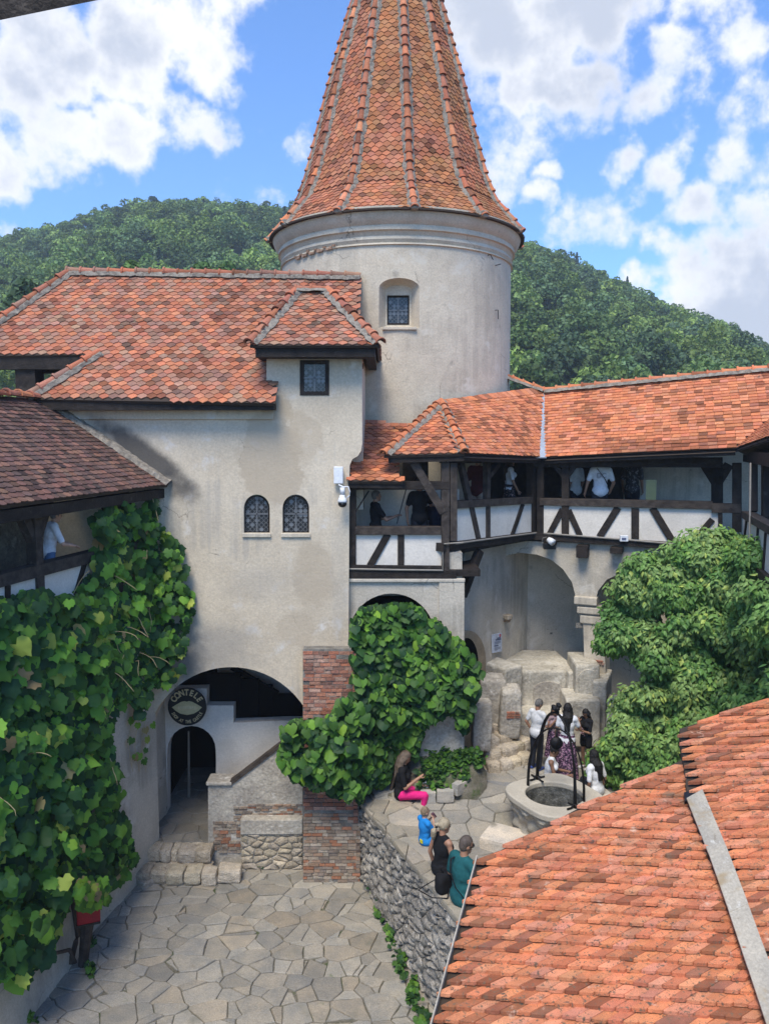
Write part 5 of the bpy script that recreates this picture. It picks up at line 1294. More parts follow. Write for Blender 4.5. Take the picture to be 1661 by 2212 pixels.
for lay, n, d0, d1 in ((0, 1500, .03, .14), (1, 2000, .15, .33), (2, 1250, .30, .50)):
    for (px, py) in scatter(V1, n, r):
        p, nb = base1(px, py); edge = 1.
        low = max(0, min(1, (py - 1500) / 400)) * max(0, min(1, (260 - px) / 120))
        hole = mnoise.noise(Vector((px / 46, py / 40, 11)))
        if lay and hole < -.36 + .12 * (lay == 2): continue
        k = r.uniform(d0, d1) * (1 + 1.0 * low) * (.85 + .7 * max(-.4, hole))
        p = p + (CAM - p).normalized() * (k * 1.1) + nb * k * .15
        nm = (nb * .75 + Vector((r.gauss(.12, .42), -.55 + r.gauss(0, .36), .48 + r.gauss(0, .4)))).normalized()
        tip = Vector((r.gauss(0, .5), r.gauss(0, .3), -1))
        yb = mnoise.noise(Vector((px / 110, py / 110, 2))) + (.45 if 200 < px < 350 and 1290 < py < 1430 else 0) + (.08 if py > 1780 and px < 120 else 0)
        q = r.random(); pal = YEL if q < .07 + max(0, yb) * .5 * (lay > 0) else TAN if q > .988 else MID if q > .64 else DARK
        c = sh(r.choice(pal), r.uniform(.95, 1.5)); s = r.triangular(.11, .34, .20) * (1.12 if px < 230 else .92)
        leaf(fo, p, nm, tip, s, c, GRAPE if r.random() < .7 else HEART, r)
for (px, py) in [(r.uniform(280, 330), r.uniform(1540, 1660)) for _ in range(14)] + [(r.uniform(215, 300), r.uniform(1380, 1480)) for _ in range(20)] + [(r.uniform(170, 232), r.uniform(1895, 1950)) for _ in range(34)]:
    p, nb = base1(px, py); p = p + (CAM - p).normalized() * (r.uniform(1.6, 1.9) if py > 1800 else r.uniform(.05, .25)); leaf(fo, p, (nb + Vector((r.gauss(0, .4), -.5, .3))).normalized(), Vector((r.gauss(0, .4), 0, -1)), r.uniform(.16, .26) if py > 1800 else r.uniform(.10, .18), sh(r.choice(TAN + YEL + MID), .9), GRAPE, r)
fo.build('foliage', M['leaf'], vn, smooth=True)
with tpart('stem', vn, M['bark'], smooth=True) as mb:
    def st(pts, r0, r1):
        q = []
        for i, (px, py, k) in enumerate(pts):
            p, nb = base1(px, py); q.append(p + (CAM - p).normalized() * k)
        q2_ = []
        for i in range(len(q) - 1):
            for f in range(4): t_ = f / 4; q2_.append(q[i].lerp(q[i + 1], t_) + Vector((mnoise.noise(q[i] * 2 + Vector((t_, 0, 0))), 0, mnoise.noise(q[i] * 3))) * .03)
        q2_.append(q[-1]); m = len(q2_); mb.tube(q2_, [r0 + (r1 - r0) * i / (m - 1) for i in range(m)], 7)
    st([(150, 2085, .15), (168, 2020, .15), (160, 1930, .2), (120, 1800, .15), (100, 1600, .1), (140, 1420, .1), (200, 1300, .1)], .075, .02)
    st([(165, 2085, .2), (150, 2050, .5), (90, 2065, .6), (30, 2085, .6), (-30, 2090, .5)], .035, .03)
    st([(210, 1930, .2), (195, 1830, .2), (205, 1700, .15), (230, 1560, .12), (270, 1430, .1), (310, 1250, .1), (300, 1110, .1)], .045, .015)
    st([(110, 1950, .4), (170, 1840, .3), (205, 1740, .2)], .025, .012)
with tpart('tendril', vn, M['tendril']) as mb:
    for px in (288, 302, 316): mb.tube([base1(px + 6 * math.sin(k), 1480 + k * 26)[0] + Vector((.0, -.12, 0)) for k in range(8)], .006, 4)
    for k in range(26):
        px, py = r.choice(scatter(V1, 1, r)) if k > 12 else (r.uniform(225, 330), r.uniform(1300, 1500)); p, nb = base1(px, py); p = p + (CAM - p).normalized() * r.uniform(.5, .68)
        d = Vector((r.gauss(.4, .6), -.3, r.gauss(.0, .5))); q = [p]
        for i in range(6): d = d + Vector((r.gauss(0, .3), 0, -.16)); q.append(q[-1] + d.normalized() * .09)
        mb.tube(q, [.007] * 6 + [.003], 4)
# middle vine
V2 = [(760, 1335), (790, 1308), (850, 1298), (900, 1306), (955, 1350), (1005, 1392), (1032, 1440), (1034, 1490), (1012, 1540), (1014, 1566), (998, 1572), (982, 1530), (930, 1552), (900, 1592), (900, 1635), (878, 1622), (848, 1636), (832, 1686), (798, 1695), (778, 1720), (700, 1706), (655, 1684), (612, 1650), (598, 1632), (618, 1590), (608, 1566), (642, 1552), (700, 1552), (745, 1506), (772, 1492), (766, 1420)]
def base2(px, py):
    f = max(0, min(1, (px - 740) / 80)); g = max(0, min(1, (py - 1290) / 400)); h = max(0, min(1, (px - 930) / 100))
    Y = (16.35 - .35 * g) * (1 - f) + (17.0 - .75 * g + .35 * h) * f
    e = max(0, min(1, (px - 770) / 50)) * max(0, min(1, (py - 1520) / 60)); Y = Y * (1 - e) + 16.82 * e
    return P(px, py, Y)
vm_ = thing('climbing_vine', 'dense heart leaved vine spilling over the brick buttress beside the archway', 'vine', PZ(800, 1800, .5))
fo = MB(); r = random.Random(6)
for lay, n, d0, d1 in ((0, 1200, .0, .12), (1, 1700, .15, .44), (2, 950, .40, .70)):
    for (px, py) in scatter(V2, n, r):
        hole = mnoise.noise(Vector((px / 38, py / 34, 3)))
        if lay and hole < -.30 + .1 * (lay == 2): continue
        p = base2(px, py); bul = (.25 if px > 800 and py > 1560 else .55) + .6 * max(0, 1 - abs(py - 1600) / 170) * max(0, 1 - abs(px - 720) / 170)
        p = p + (CAM - p).normalized() * r.uniform(d0, d1) * bul * (.8 + .9 * max(-.4, hole))
        nm = Vector((r.gauss(.06, .36), -.75 + r.gauss(0, .26), .52 + r.gauss(0, .32))).normalized(); tip = Vector((r.gauss(0, .35), r.gauss(-.1, .3), -1))
        q = r.random(); yb = max(0, mnoise.noise(Vector((px / 60, py / 60, 7))))
        pal = YEL[:2] + MID if q < .07 + yb * .28 * (lay > 0) else MID if q > .60 else DARK
        leaf(fo, p, nm, tip, r.triangular(.11, .28, .19), sh(r.choice(pal), r.uniform(.8, 1.3)), HEART, r, .18, .2)
fo.build('foliage', M['leaf'], vm_, smooth=True)
with tpart('stem', vm_, M['bark'], smooth=True) as mb:
    for k, pts in enumerate((((800, 1790), (780, 1700), (760, 1600), (800, 1480), (850, 1330)), ((820, 1780), (860, 1650), (930, 1520), (990, 1420)), ((760, 1740), (700, 1660), (640, 1610)))):
        q = [base2(*p) + Vector((0, .05, 0)) for p in pts]; q[0] = PZ(pts[0][0], pts[0][1] + 20, .9); mb.tube(q, [.05 - .008 * i for i in range(len(q))], 7)
# ivy on the right
V3 = [(1306, 1384), (1316, 1335), (1326, 1296), (1352, 1246), (1372, 1212), (1420, 1222), (1452, 1196), (1482, 1158), (1555, 1155), (1615, 1158), (1634, 1232), (1655, 1280), (1760, 1330), (1760, 1640), (1661, 1600), (1520, 1660), (1480, 1700), (1400, 1730), (1335, 1695), (1288, 1672), (1306, 1600), (1342, 1545), (1372, 1490), (1386, 1452), (1352, 1422), (1316, 1420)]
VOID = [(1560, 1415), (1600, 1390), (1640, 1375), (1740, 1390), (1740, 1470), (1610, 1476), (1570, 1450)]
iv = thing('ivy_thicket', 'huge bright green ivy thicket climbing below the gallery beside the court', 'ivy', PT(1450, 1640))
rg_ = np.random.default_rng(9); r = random.Random(9)
Vl, Cl = [], []
def ivleaf(cs, ns_, s, cols):
    n = len(cs); t_ = rg_.normal(size=(n, 3)) * .55 + np.array([0, -.15, -1.]); ns_ = ns_ / np.linalg.norm(ns_, axis=1)[:, None]
    t_ -= ns_ * (t_ * ns_).sum(1)[:, None]; t_ /= np.linalg.norm(t_, axis=1)[:, None]; x = np.cross(t_, ns_); s = s[:, None]
    a = cs; b = cs + t_ * s * .45 + x * s * .30 - ns_ * s * .06; c = cs + t_ * s - ns_ * s * .18; d = cs + t_ * s * .45 - x * s * .30 - ns_ * s * .06; m = cs + t_ * s * .45 + ns_ * s * .05
    for q in ((a, b, m), (b, c, m), (c, d, m), (d, a, m)):
        Vl.append(np.stack(q, 1).reshape(-1, 3)); Cl.append(cols)
cl_ = []
for (px, py) in scatter(V3, 360, r):
    void = inside((px, py), VOID)
    Y = 17.7 - 2.1 * ((px - 1290) / 430) - .75 * ((py - 1150) / 500)
    if px > 1590: Y = min(Y, wp(px, py).y - .45)
    if void: Y += .5
    cl_.append((P(px, py, Y + r.uniform(-.25, .55)), r.uniform(.26, .50), void))
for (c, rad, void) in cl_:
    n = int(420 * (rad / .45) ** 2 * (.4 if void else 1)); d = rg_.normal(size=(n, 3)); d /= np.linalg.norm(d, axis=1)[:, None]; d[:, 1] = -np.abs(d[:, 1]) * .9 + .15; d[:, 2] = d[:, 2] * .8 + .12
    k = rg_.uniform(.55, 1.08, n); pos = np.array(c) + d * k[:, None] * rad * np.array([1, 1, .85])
    nm = d + rg_.normal(size=(n, 3)) * .45 + np.array([0, -.2, .45]); base = np.array(r.choice([(.11, .225, .05), (.145, .265, .065), (.09, .195, .048), (.19, .30, .09)])) * (.55 if void else 1)  # leaves in the hollow darkened in colour to stand for shade
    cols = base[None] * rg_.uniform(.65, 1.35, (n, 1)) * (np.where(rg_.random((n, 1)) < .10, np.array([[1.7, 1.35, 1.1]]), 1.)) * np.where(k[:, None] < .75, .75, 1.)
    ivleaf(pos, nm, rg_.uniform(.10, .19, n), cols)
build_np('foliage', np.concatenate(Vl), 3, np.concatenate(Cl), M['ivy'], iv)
with tpart('stem', iv, M['bark'], smooth=True) as mb:
    for k in range(7):
        p = Vector((iv.location.x + .8 + k * .35, iv.location.y + .4 * (k % 3), UP - .05)); q = [p]
        for i in range(7): q.append(q[-1] + Vector((r.gauss(.12, .12), r.gauss(-.02, .12), .62)))
        mb.tube(q, [.09 - .01 * i for i in range(8)], 7)
# ground weeds: low leaf litter as stuff
def weeds(name, lab, spots, z, n, seed, hh=.16, sz=(.05, .11)):
    r = random.Random(seed); mb = MB()
    for (px, py, w_, h_) in spots:
        for _ in range(int(n * w_ * h_ / 400)):
            p = (bank(px + r.gauss(0, w_ * .42), min(1716, py + r.gauss(0, h_ * .42))) if z is None else PZ(px + r.gauss(0, w_ * .42), py + r.gauss(0, h_ * .42), z)); p.z += r.random() ** 2 * hh
            leaf(mb, p, Vector((r.gauss(0, .5), -.4 + r.gauss(0, .4), .9)).normalized(), Vector((r.gauss(0, 1), r.gauss(0, 1), -.1)), r.uniform(*sz), sh(r.choice(MID + DARK + [(.07, .15, .04)]), r.uniform(.7, 1.2)), HEART[:2] + HEART[3:6] + HEART[7:], r, .1, .1)
    tag(mb.build(name, M['leaf']), kind='stuff')
weeds('weed_bed', '', [(965, 1648, 54, 26), (1000, 1636, 40, 18), (935, 1668, 34, 20), (1030, 1645, 12, 16), (918, 1692, 20, 10), (950, 1710, 40, 4), (1000, 1685, 10, 14)], None, 110, 1, .2, (.07, .15))
weeds('weed_strip', '', [(735, 1868, 60, 10), (690, 1862, 40, 6), (800, 1905, 12, 26), (822, 1960, 11, 30), (845, 2020, 12, 34), (868, 2085, 13, 36), (892, 2150, 14, 40), (915, 2220, 14, 40), (775, 1880, 20, 10), (195, 2095, 14, 12), (70, 2205, 14, 6), (205, 2040, 8, 5), (560, 1872, 24, 4)], .02, 60, 2, .16, (.06, .13))

# ================================================================= HILL AND FOREST
RID = [(-260, 640), (-100, 552), (0, 508), (120, 484), (230, 448), (330, 426), (480, 424), (620, 438), (760, 430), (900, 440), (1040, 476), (1130, 513), (1250, 562), (1400, 640), (1540, 692), (1661, 748), (1760, 800), (1950, 890)]
def ridge_py(px):
    for (a, b), (c, d) in zip(RID, RID[1:]):
        if a <= px <= c: return b + (d - b) * (px - a) / (c - a)
    return RID[0][1] if px < RID[0][0] else RID[-1][1]
def hz_(x, Y):
    s = max(0., min(1., (Y - 105) / 175)); px = CX + FPX * x / Y * .99; zr_ = P(px, ridge_py(px) + 34, 280).z; zb = P(px, 905, 105).z
    if Y > 280: zr_ -= (Y - 280) * .25
    cap = P(px, ridge_py(px) + 30, max(60., min(Y, 280.))).z - (max(0, Y - 280) * .25)
    return min(cap, zb + (zr_ - zb) * s ** .9 + 3.5 * mnoise.noise(Vector((x / 38, Y / 38, 0))) * min(1, s * 3) * (1 - .55 * (s > .9)))
M['earth'] = surf('forest_floor', (.035, .055, .022), (.02, .035, .015), .3, .95, 0)
hm = MB(); gx, gy = 70, 40; vs = []
for j in range(gy + 1):
    for i in range(gx + 1):
        Y = 45 + (360 - 45) * j / gy; x = -260 + 560 * i / gx; vs.append((x, Y, hz_(x, Y) if Y > 105 else hz_(x, 105) - (105 - Y) * .25))
hm.add(vs, [(j * (gx + 1) + i, j * (gx + 1) + i + 1, (j + 1) * (gx + 1) + i + 1, (j + 1) * (gx + 1) + i) for j in range(gy) for i in range(gx)])
tag(hm.build('hill', M['earth'], smooth=True), kind='structure')
GREENS = np.array([(.075, .130, .055), (.090, .155, .058), (.068, .118, .062), (.115, .185, .060), (.14, .215, .066), (.085, .140, .052), (.060, .105, .060)])
def crown(n, seed, conif=False):
    g = np.random.default_rng(seed); nb = 9; cb = g.normal(size=(nb, 3)) * np.array([.42, .42, .34]) + np.array([0, 0, .05]); cb[0] = 0; rb = g.uniform(.30, .50, nb); rb[0] = .66
    w_ = rb ** 2 / (rb ** 2).sum(); ix = g.choice(nb, n, p=w_); d = g.normal(size=(n, 3)); d /= np.linalg.norm(d, axis=1)[:, None]; d[:, 2] = np.abs(d[:, 2]) * 1.0 - .28
    p = cb[ix] + d * rb[ix][:, None] * g.uniform(.80, 1.06, (n, 1)); nm = d + g.normal(size=(n, 3)) * .5 + np.array([0, 0, .3])
    if conif: h = g.uniform(0, 1, n) ** 1.4; a = g.uniform(0, 6.283, n); rr = (1 - h) * .55 * g.uniform(.7, 1.05, n); p = np.stack([rr * np.cos(a), rr * np.sin(a), h * 2.6 - 1.1], 1); nm = np.stack([np.cos(a), np.sin(a), np.full(n, .6)], 1) + g.normal(size=(n, 3)) * .4
    return p, nm / np.linalg.norm(nm, axis=1)[:, None]
def quads(p, nm, s, g):
    t_ = np.cross(nm, g.normal(size=p.shape)); t_ /= np.linalg.norm(t_, axis=1)[:, None] + 1e-9; b = np.cross(nm, t_); s = s[:, None]
    return np.stack([p - t_ * s - b * s * .2, p + b * s * .75, p + t_ * s + b * s * .1, p - b * s * .85], 1).reshape(-1, 3)
g = np.random.default_rng(3); r = random.Random(12); FV, FC = [], []; named = []
PR = [crown(640, 100 + k) for k in range(8)] + [crown(600, 130 + k, True) for k in range(2)]
NAMED = [(300, 588, 'bright green bushy tree just behind the ridge of the left roof', 20), (470, 560, 'small rounded tree close behind the left roof ridge', 20), (80, 600, 'broad pale green tree at the far left edge of the hill', 22), (255, 470, 'dark pointed tree on the hill skyline above the left roof', 260), (330, 432, 'tall dark tree topping the left hill skyline', 272), (1170, 842, 'light green tree right behind the gallery valley roof', 30), (1250, 800, 'bright round tree low on the right hill above the gallery ridge', 130), (1410, 740, 'pale green tree crown standing out in the middle of the right hill', 170), (1150, 600, 'dark tree against the tower edge on the right hill', 235)]
for j in range(-3, 33):
    for i in range(70):
        Y = 112 + j * 5.4 + r.uniform(-2., 2.); x = -185 + i * 5.8 + r.uniform(-2.2, 2.2) + (3 if j % 2 else 0); px = CX + FPX * x / Y
        if not -120 < px < 1800: continue
        z = hz_(x, Y); z += r.uniform(-1.5, 2.); rad = r.triangular(2.2, 5.2, 3.0); con = r.random() < .008
        p, nm = PR[8 + r.randrange(2)] if con else PR[r.randrange(8)]; a = r.uniform(0, 6.283); ca, sa = math.cos(a), math.sin(a); Rm = np.array([[ca, -sa, 0], [sa, ca, 0], [0, 0, 1]])
        hr = r.uniform(.85, 1.2); z = min(z, P(px, ridge_py(px) + r.uniform(0, 14), Y).z - rad * (1.15 + hr * .95)); sc = np.array([rad, rad, rad * hr]); q = (p @ Rm.T) * sc + np.array([x, Y, z + rad * 1.15]); n2_v = nm @ Rm.T
        f = mnoise.noise(Vector((x / 30, Y / 30, 4))); base = GREENS[min(6, max(0, int(3 + f * 3.4 + r.gauss(0, 1.5))))] * np.array([1.22, 1.10, .92]) * r.uniform(.6, 1.7)
        if con: base = np.array([.035, .065, .048])
        FV.append(quads(q, n2_v, g.uniform(.20, .46, len(q)), g)); FC.append(base[None] * g.uniform(.68, 1.38, (len(q), 1)))
fo = build_np('forest', np.concatenate(FV), 4, np.concatenate(FC), M['forest']); tag(fo, kind='stuff')
for k, (px, py, lab, dY) in enumerate(NAMED):
    Y = 60 + dY * .2 if dY < 40 else dY * .93; top = P(px, py, Y); rad = (1.7 if dY < 40 else 3.8) * (1 if k not in (2,) else 1.5)
    con = k in (3,); T_ = thing('tree', lab, 'tree', (top.x, top.y, top.z - rad * 2.6), 0, 'trees standing out of the wooded hill')
    p, nm = PR[8] if con else crown(1400 if dY < 40 else 750, 200 + k); gz = np.random.default_rng(k); q = p * np.array([rad, rad, rad * 1.05]) + np.array(top) - np.array([0, 0, rad * 1.0])
    base = np.array([(.10, .17, .045), (.085, .15, .045), (.06, .10, .045), (.030, .058, .036), (.032, .06, .036), (.075, .13, .05), (.085, .155, .05), (.10, .155, .055), (.036, .072, .038)][k])
    build_np('crown', quads(q, nm, gz.uniform(.16, .36, len(q)) * (1 if dY < 40 else 2.4), gz), 4, base[None] * gz.uniform(.65, 1.4, (len(q), 1)), M['forest'], T_)
    with tpart('trunk', T_, M['bark']) as mb:
        b = Vector(T_.location); z0 = min(b.z - 1, hz_(b.x, max(105, b.y)) - 1) if dY > 40 else b.z - 8
        mb.tube([(b.x, b.y, z0), (b.x + .1, b.y, b.z), (b.x, b.y, top.z - rad * .9)], [rad * .09, rad * .07, rad * .03], 7)

# air between the court and the wooded hill
def haze():
    m = bpy.data.materials.new('air'); m.use_nodes = True; nt = m.node_tree; nt.nodes.clear()
    o = nt.nodes.new('ShaderNodeOutputMaterial'); v = nt.nodes.new('ShaderNodeVolumePrincipled')
    v.inputs['Color'].default_value = (.80, .90, 1, 1); v.inputs['Density'].default_value = .0007; v.inputs['Anisotropy'].default_value = .2
    nt.links.new(v.outputs[0], o.inputs['Volume'])
    mb = MB(); mb.box((0, 190, 69.3), (850, 480, 142)); tag(mb.build('haze', m), kind='stuff')
haze()
# ================================================================= PROPS
# round shop sign
sg = thing('shop_sign', 'round black sign with pale lips, fangs and lettering above the arched shop door', 'sign', P(404.5, 1527, 17.9))
SY = 18.0; sx_ = SY / FPX * 1.0; sc0 = P(404.5, 1527, SY); SR = (P(446, 1527, SY) - sc0).length
with tpart('sign_board', sg, M['black_paint']) as mb:
    n = 48; mb.add([sc0 + Vector((SR * math.cos(2 * math.pi * k / n), y, SR * math.sin(2 * math.pi * k / n))) for y in (0, .05) for k in range(n)], [tuple(range(n))[::-1], tuple(range(n, 2 * n))] + [(k, (k + 1) % n, n + (k + 1) % n, n + k) for k in range(n)])
def text_mesh(s_, size):
    cu = bpy.data.curves.new('txt', 'FONT'); cu.body = s_; cu.size = size; cu.align_x = 'CENTER'; cu.align_y = 'CENTER'; cu.extrude = .004; cu.offset = .006 * size / .2
    o = bpy.data.objects.new('txt', cu); COL.objects.link(o); dg = bpy.context.evaluated_depsgraph_get(); dg.update()
    me = bpy.data.meshes.new_from_object(o.evaluated_get(dg)); v = [tuple(x.co) for x in me.vertices]; f = [tuple(p.vertices) for p in me.polygons]
    bpy.data.objects.remove(o); bpy.data.curves.remove(cu); bpy.data.meshes.remove(me); return v, f
def arc_text(mb, s_, c, rad, size, a0, a1, flip=False, stretch=1.):
    for i, ch in enumerate(s_):
        if ch == ' ': continue
        a = R(a0 + (a1 - a0) * (i / max(1, len(s_) - 1))); v, f = text_mesh(ch, size); rot = a - math.pi / 2 if not flip else a + math.pi / 2
        ca, sa = math.cos(rot), math.sin(rot)
        mb.add([Vector((c.x + rad * math.cos(a) + (x * ca - y * stretch * sa), c.y - .008 - z, c.z + rad * math.sin(a) + (x * sa + y * stretch * ca))) for x, y, z in v], f)
with tpart('lettering', sg, M['sign_gold']) as mb:
    arc_text(mb, 'CONTELE', sc0, SR * .77, SR * .36, 148, 32, stretch=1.25)
with tpart('lettering', sg, M['sign_gold']) as mb:
    arc_text(mb, 'SHOP AT THE CASTLE', sc0, SR * .80, SR * .155, 205, 335, True, 1.5)
def lips(mb, k, y, pts): mb.add([sc0 + Vector((x * SR * k, y, z * SR * k)) for x, z in pts], [tuple(range(len(pts)))])
lp = [(-.78, -.02), (-.55, .13), (-.3, .27), (-.12, .32), (0, .28), (.12, .32), (.3, .27), (.55, .13), (.78, -.02), (.6, -.2), (.35, -.36), (0, -.43), (-.35, -.36), (-.6, -.2)]
with tpart('lips', sg, M['sign_lip']) as mb: lips(mb, 1., -.006, lp[::-1])
with tpart('mouth_line', sg, M['sign_gold']) as mb: lips(mb, 1., -.009, [(-.62, -.03), (-.4, .06), (0, .08), (.4, .06), (.62, -.03), (.4, -.17), (0, -.2), (-.4, -.17)][::-1])
with tpart('teeth', sg, M['sign_tooth']) as mb:
    for k in range(6): x = -.33 + k * .115; lips(mb, 1., -.012, [(x, .04), (x + .1, .045), (x + .1, -.09), (x, -.09)][::-1])
    for x in (-.46, .36): lips(mb, 1., -.012, [(x, .03), (x + .1, .04), (x + .05, -.16)][::-1])
# info board
ib = thing('info_board', 'pale blue information sheet fixed to the plaster beside the stone portal', 'sign', sat(1074, 1390))
ibc = [(1063.5, 1371), (1083.5, 1367), (1084, 1407), (1064.5, 1411)]
slab('sheet', M['paper'], ibc, [], lambda x, y: sat(x, y, .05), -sn_, .03, ib)
with tpart('text_lines', ib, M['ink']) as mb:
    def ln(x0, x1, y, h): a, b = sat(x0, y, .056), sat(x1, y - (x1 - x0) * .2, .056); mb.add([a, b, b + Vector((0, 0, h)), a + Vector((0, 0, h))], [(0, 1, 2, 3)])
    ln(1073, 1081, 1380, .03); ln(1070, 1082, 1384, .035); ln(1067, 1076, 1397, .03)
    for k in range(4): ln(1067, 1081 - (k == 3) * 5, 1387.5 + k * 1.7, .008)
    for k in range(4): ln(1067.5, 1081 - (k == 3) * 6, 1400 + k * 1.8, .008)
with tpart('red_emblem', ib, M['ink_red']) as mb:
    c = sat(1080, 1372.5, .057); mb.tube([c + sd_ * .035 * math.cos(a) + Vector((0, 0, .035 * math.sin(a))) for a in [k * math.pi / 5 for k in range(11)]], .010, 4)
# antenna box and dome camera on the house corner
ab = thing('antenna_box', 'flat white antenna box on the house corner', 'antenna', P(731, 1045, 16.9))
with tpart('housing', ab, M['white_paint'], bevel=.015) as mb:
    a, b = P(721, 1045, 16.86), P(741, 1008, 16.86); mb.obox((a.x, 16.84, a.z), (b.x - a.x, 0, 0), (0, .1, 0), (0, 0, b.z - a.z))
with tpart('bracket', ab, M['pipe']) as mb: p = P(731, 1028, 16.94); mb.box((p.x, 16.97, p.z), (.08, .08, .1))
dc = thing('dome_camera', 'white dome camera with black lens ball hanging below the antenna box', 'camera', P(739, 1095, 16.8))
with tpart('housing', dc, M['white_paint'], smooth=True) as mb:
    p = P(739.5, 1079, 16.72); mb.lathe([(.0, .10), (.055, .10), (.062, .05), (.085, .03), (.10, -.03), (.10, -.06), (0, -.06)], p, 20)
    a, b = P(735, 1068, 16.72), P(739.5, 1053, 16.72); mb.obox((a.x, 16.69, a.z), (b.x - a.x + .05, 0, 0), (0, .06, 0), (0, 0, b.z - a.z))
with tpart('lens_ball', dc, M['black_paint'], smooth=True) as mb: mb.ell(P(739.5, 1088, 16.72), (.095, .095, .085)); mb.ell(P(740, 1089, 16.72) + Vector((0, -.07, 0)), (.04, .04, .04))
with tpart('cable', dc, M['white_paint'], smooth=True) as mb: mb.tube([P(x, y, 16.74) for x, y in ((731, 1047), (742, 1052), (752, 1051), (756, 1062), (755, 1070), (749, 1076))], .016, 6)
with tpart('wall_arm', dc, M['white_paint']) as mb: p = P(739, 1062, 16.74); mb.obox((p.x - .04, 16.72, p.z - .03), (.08, 0, 0), (0, .3, 0), (0, 0, .06))
# flood lamp and junction box under the gallery
fl = thing('flood_lamp', 'white flood lamp with black housing fixed under the gallery corner', 'lamp', ats[3](1186, 1176, .3))
with tpart('lamp_head', fl, M['white_paint'], smooth=True) as mb:
    c = ats[3](1188, 1168, .28); mb.tube([c + Vector((-.05, .0, .03)), c + Vector((.0, -.06, .0)), c + Vector((.04, -.13, -.03))], [.07, .085, .09], 12)
with tpart('housing', fl, M['black_paint'], bevel=.01) as mb: mb.box(ats[3](1186, 1180, .22), (.3, .18, .14))
with tpart('cable', fl, M['pipe']) as mb: mb.tube([ats[3](x, y, .2) for x, y in ((1180, 1160), (1172, 1162), (1170, 1172), (1178, 1176))], .008, 5)
jb = thing('junction_box', 'small white junction box with a label on the gallery sole beam', 'junction box', ats[3](1347, 1170, .1))
with tpart('housing', jb, M['white_paint'], bevel=.008) as mb: mb.box(ats[3](1347, 1163, .10), (.2, .08, .15))
with tpart('label_plate', jb, M['ink']) as mb: mb.box(ats[3](1347, 1164, .145) + Vector((0, -.0, 0)), (.11, .012, .05))
# red box at the foot of the vine
rb = thing('red_letter_box', 'red box on a leaning dark post half hidden under the vine leaves', 'letter box', PZ(180, 2085, 0))
q = PZ(180, 2085, 0); top = P(190, 1985, q.y - .15)
with tpart('post', rb, M['wood_grey']) as mb: mb.tube([q, q.lerp(top, .5), top], [.09, .10, .13], 8)
with tpart('box', rb, M['redbox'], bevel=.02) as mb: c = P(192, 1962, q.y - .2); mb.box(c, (.40, .34, .40), .35)
with tpart('lid', rb, M['redbox'], bevel=.02) as mb: c = P(193, 1934, q.y - .2); mb.box(c, (.43, .37, .05), .35)
with tpart('slot_band', rb, M['black_paint']) as mb: c = P(192, 1986, q.y - .2); mb.box(c, (.41, .35, .04), .35)
# kerb stones, flat slab by the well, seat block
for k, (p, q, lab) in enumerate((((908, 1709), (941, 1706), 'long grey kerb stone beside the woman in pink, edging the weeds'), ((943, 1706), (980, 1701), 'short middle kerb stone edging the weed bed'), ((982, 1699), (1008, 1672), 'kerb stone at the corner of the weed bed, set at an angle'))):
    a, b = P(*p, 16.40), P(*q, 16.40 + .3 * (k == 2)); d = b - a; mb = MB(); c_ = (a + b) / 2; rough_block(mb, (c_.x, c_.y, c_.z - .15), (d.length, .18, .26), math.atan2(d.y, d.x), k + 60, .02, (.42, .40, .36), 5, 12.)
    tag(mb.build('kerb_stone', M['flag']), lab, 'kerb stone', 'kerb stones round the weed bed')
c_ = PT(1098, 1806, .2); mb = MB(); rough_block(mb, (c_.x, c_.y, c_.z - .15), (1.0, .75, .34), -.5, 70, .015, (.62, .56, .48), 6, 16.)
tag(mb.build('stone_slab', M['flag']), 'smooth pale stone slab on the paving in front of the well', 'slab')
# the well
WC = PZ(1197, 1714, 2.42); wz = 2.42
W = thing('stone_well', 'carved stone well with a round mouth and crossed iron hoops above it', 'well', (WC.x, WC.y, tz(WC.y) - .02))
def sq(rad, n=44, e=3.6, rot=.50): 
    o = []
    for k in range(n):
        a = 2 * math.pi * k / n; c, s = math.cos(a), math.sin(a); q = rad / (abs(c) ** e + abs(s) ** e) ** (1 / e); o.append((q * math.cos(a + rot), q * math.sin(a + rot)))
    return o
hole = [(.60 * math.cos(2 * math.pi * k / 40), .56 * math.sin(2 * math.pi * k / 40)) for k in range(40)]
rim = slab('rim', M['well_top'], sq(.88), [hole], lambda x, y: Vector((WC.x + x, WC.y + y, wz)), (0, 0, -1), .13, W)
bv = rim.modifiers.new('b', 'BEVEL'); bv.width = .03; bv.segments = 3; bv.limit_method = 'ANGLE'
with tpart('basin', W, M['well'], smooth=True) as mb:
    n = 88; lv = 26; vs = []; H_ = wz - .12 - WC.z * 0 - (tz(WC.y) - .05)
    for j in range(lv + 1):
        f = j / lv; base = .80 - .10 * math.sin(f * 2.6) + (.05 if f < .12 else 0)
        for i, (x, y) in enumerate(sq(1., n)):
            a = math.atan2(y, x); rel = .055 * math.sin(a * 12 + 5 * f) * math.sin(f * 10) + .045 * math.cos(a * 8 - 9 * f) * math.sin(f * 7 + a * 3)
            k = base + (rel if .1 < f < .95 else 0) + .012 * mnoise.noise(Vector((x * 7, y * 7, f * 9))); vs.append((WC.x + x * k, WC.y + y * k, wz - .125 - f * H_))
    mb.add(vs, [(j * n + i, (j + 1) * n + i, (j + 1) * n + (i + 1) % n, j * n + (i + 1) % n) for j in range(lv) for i in range(n)])
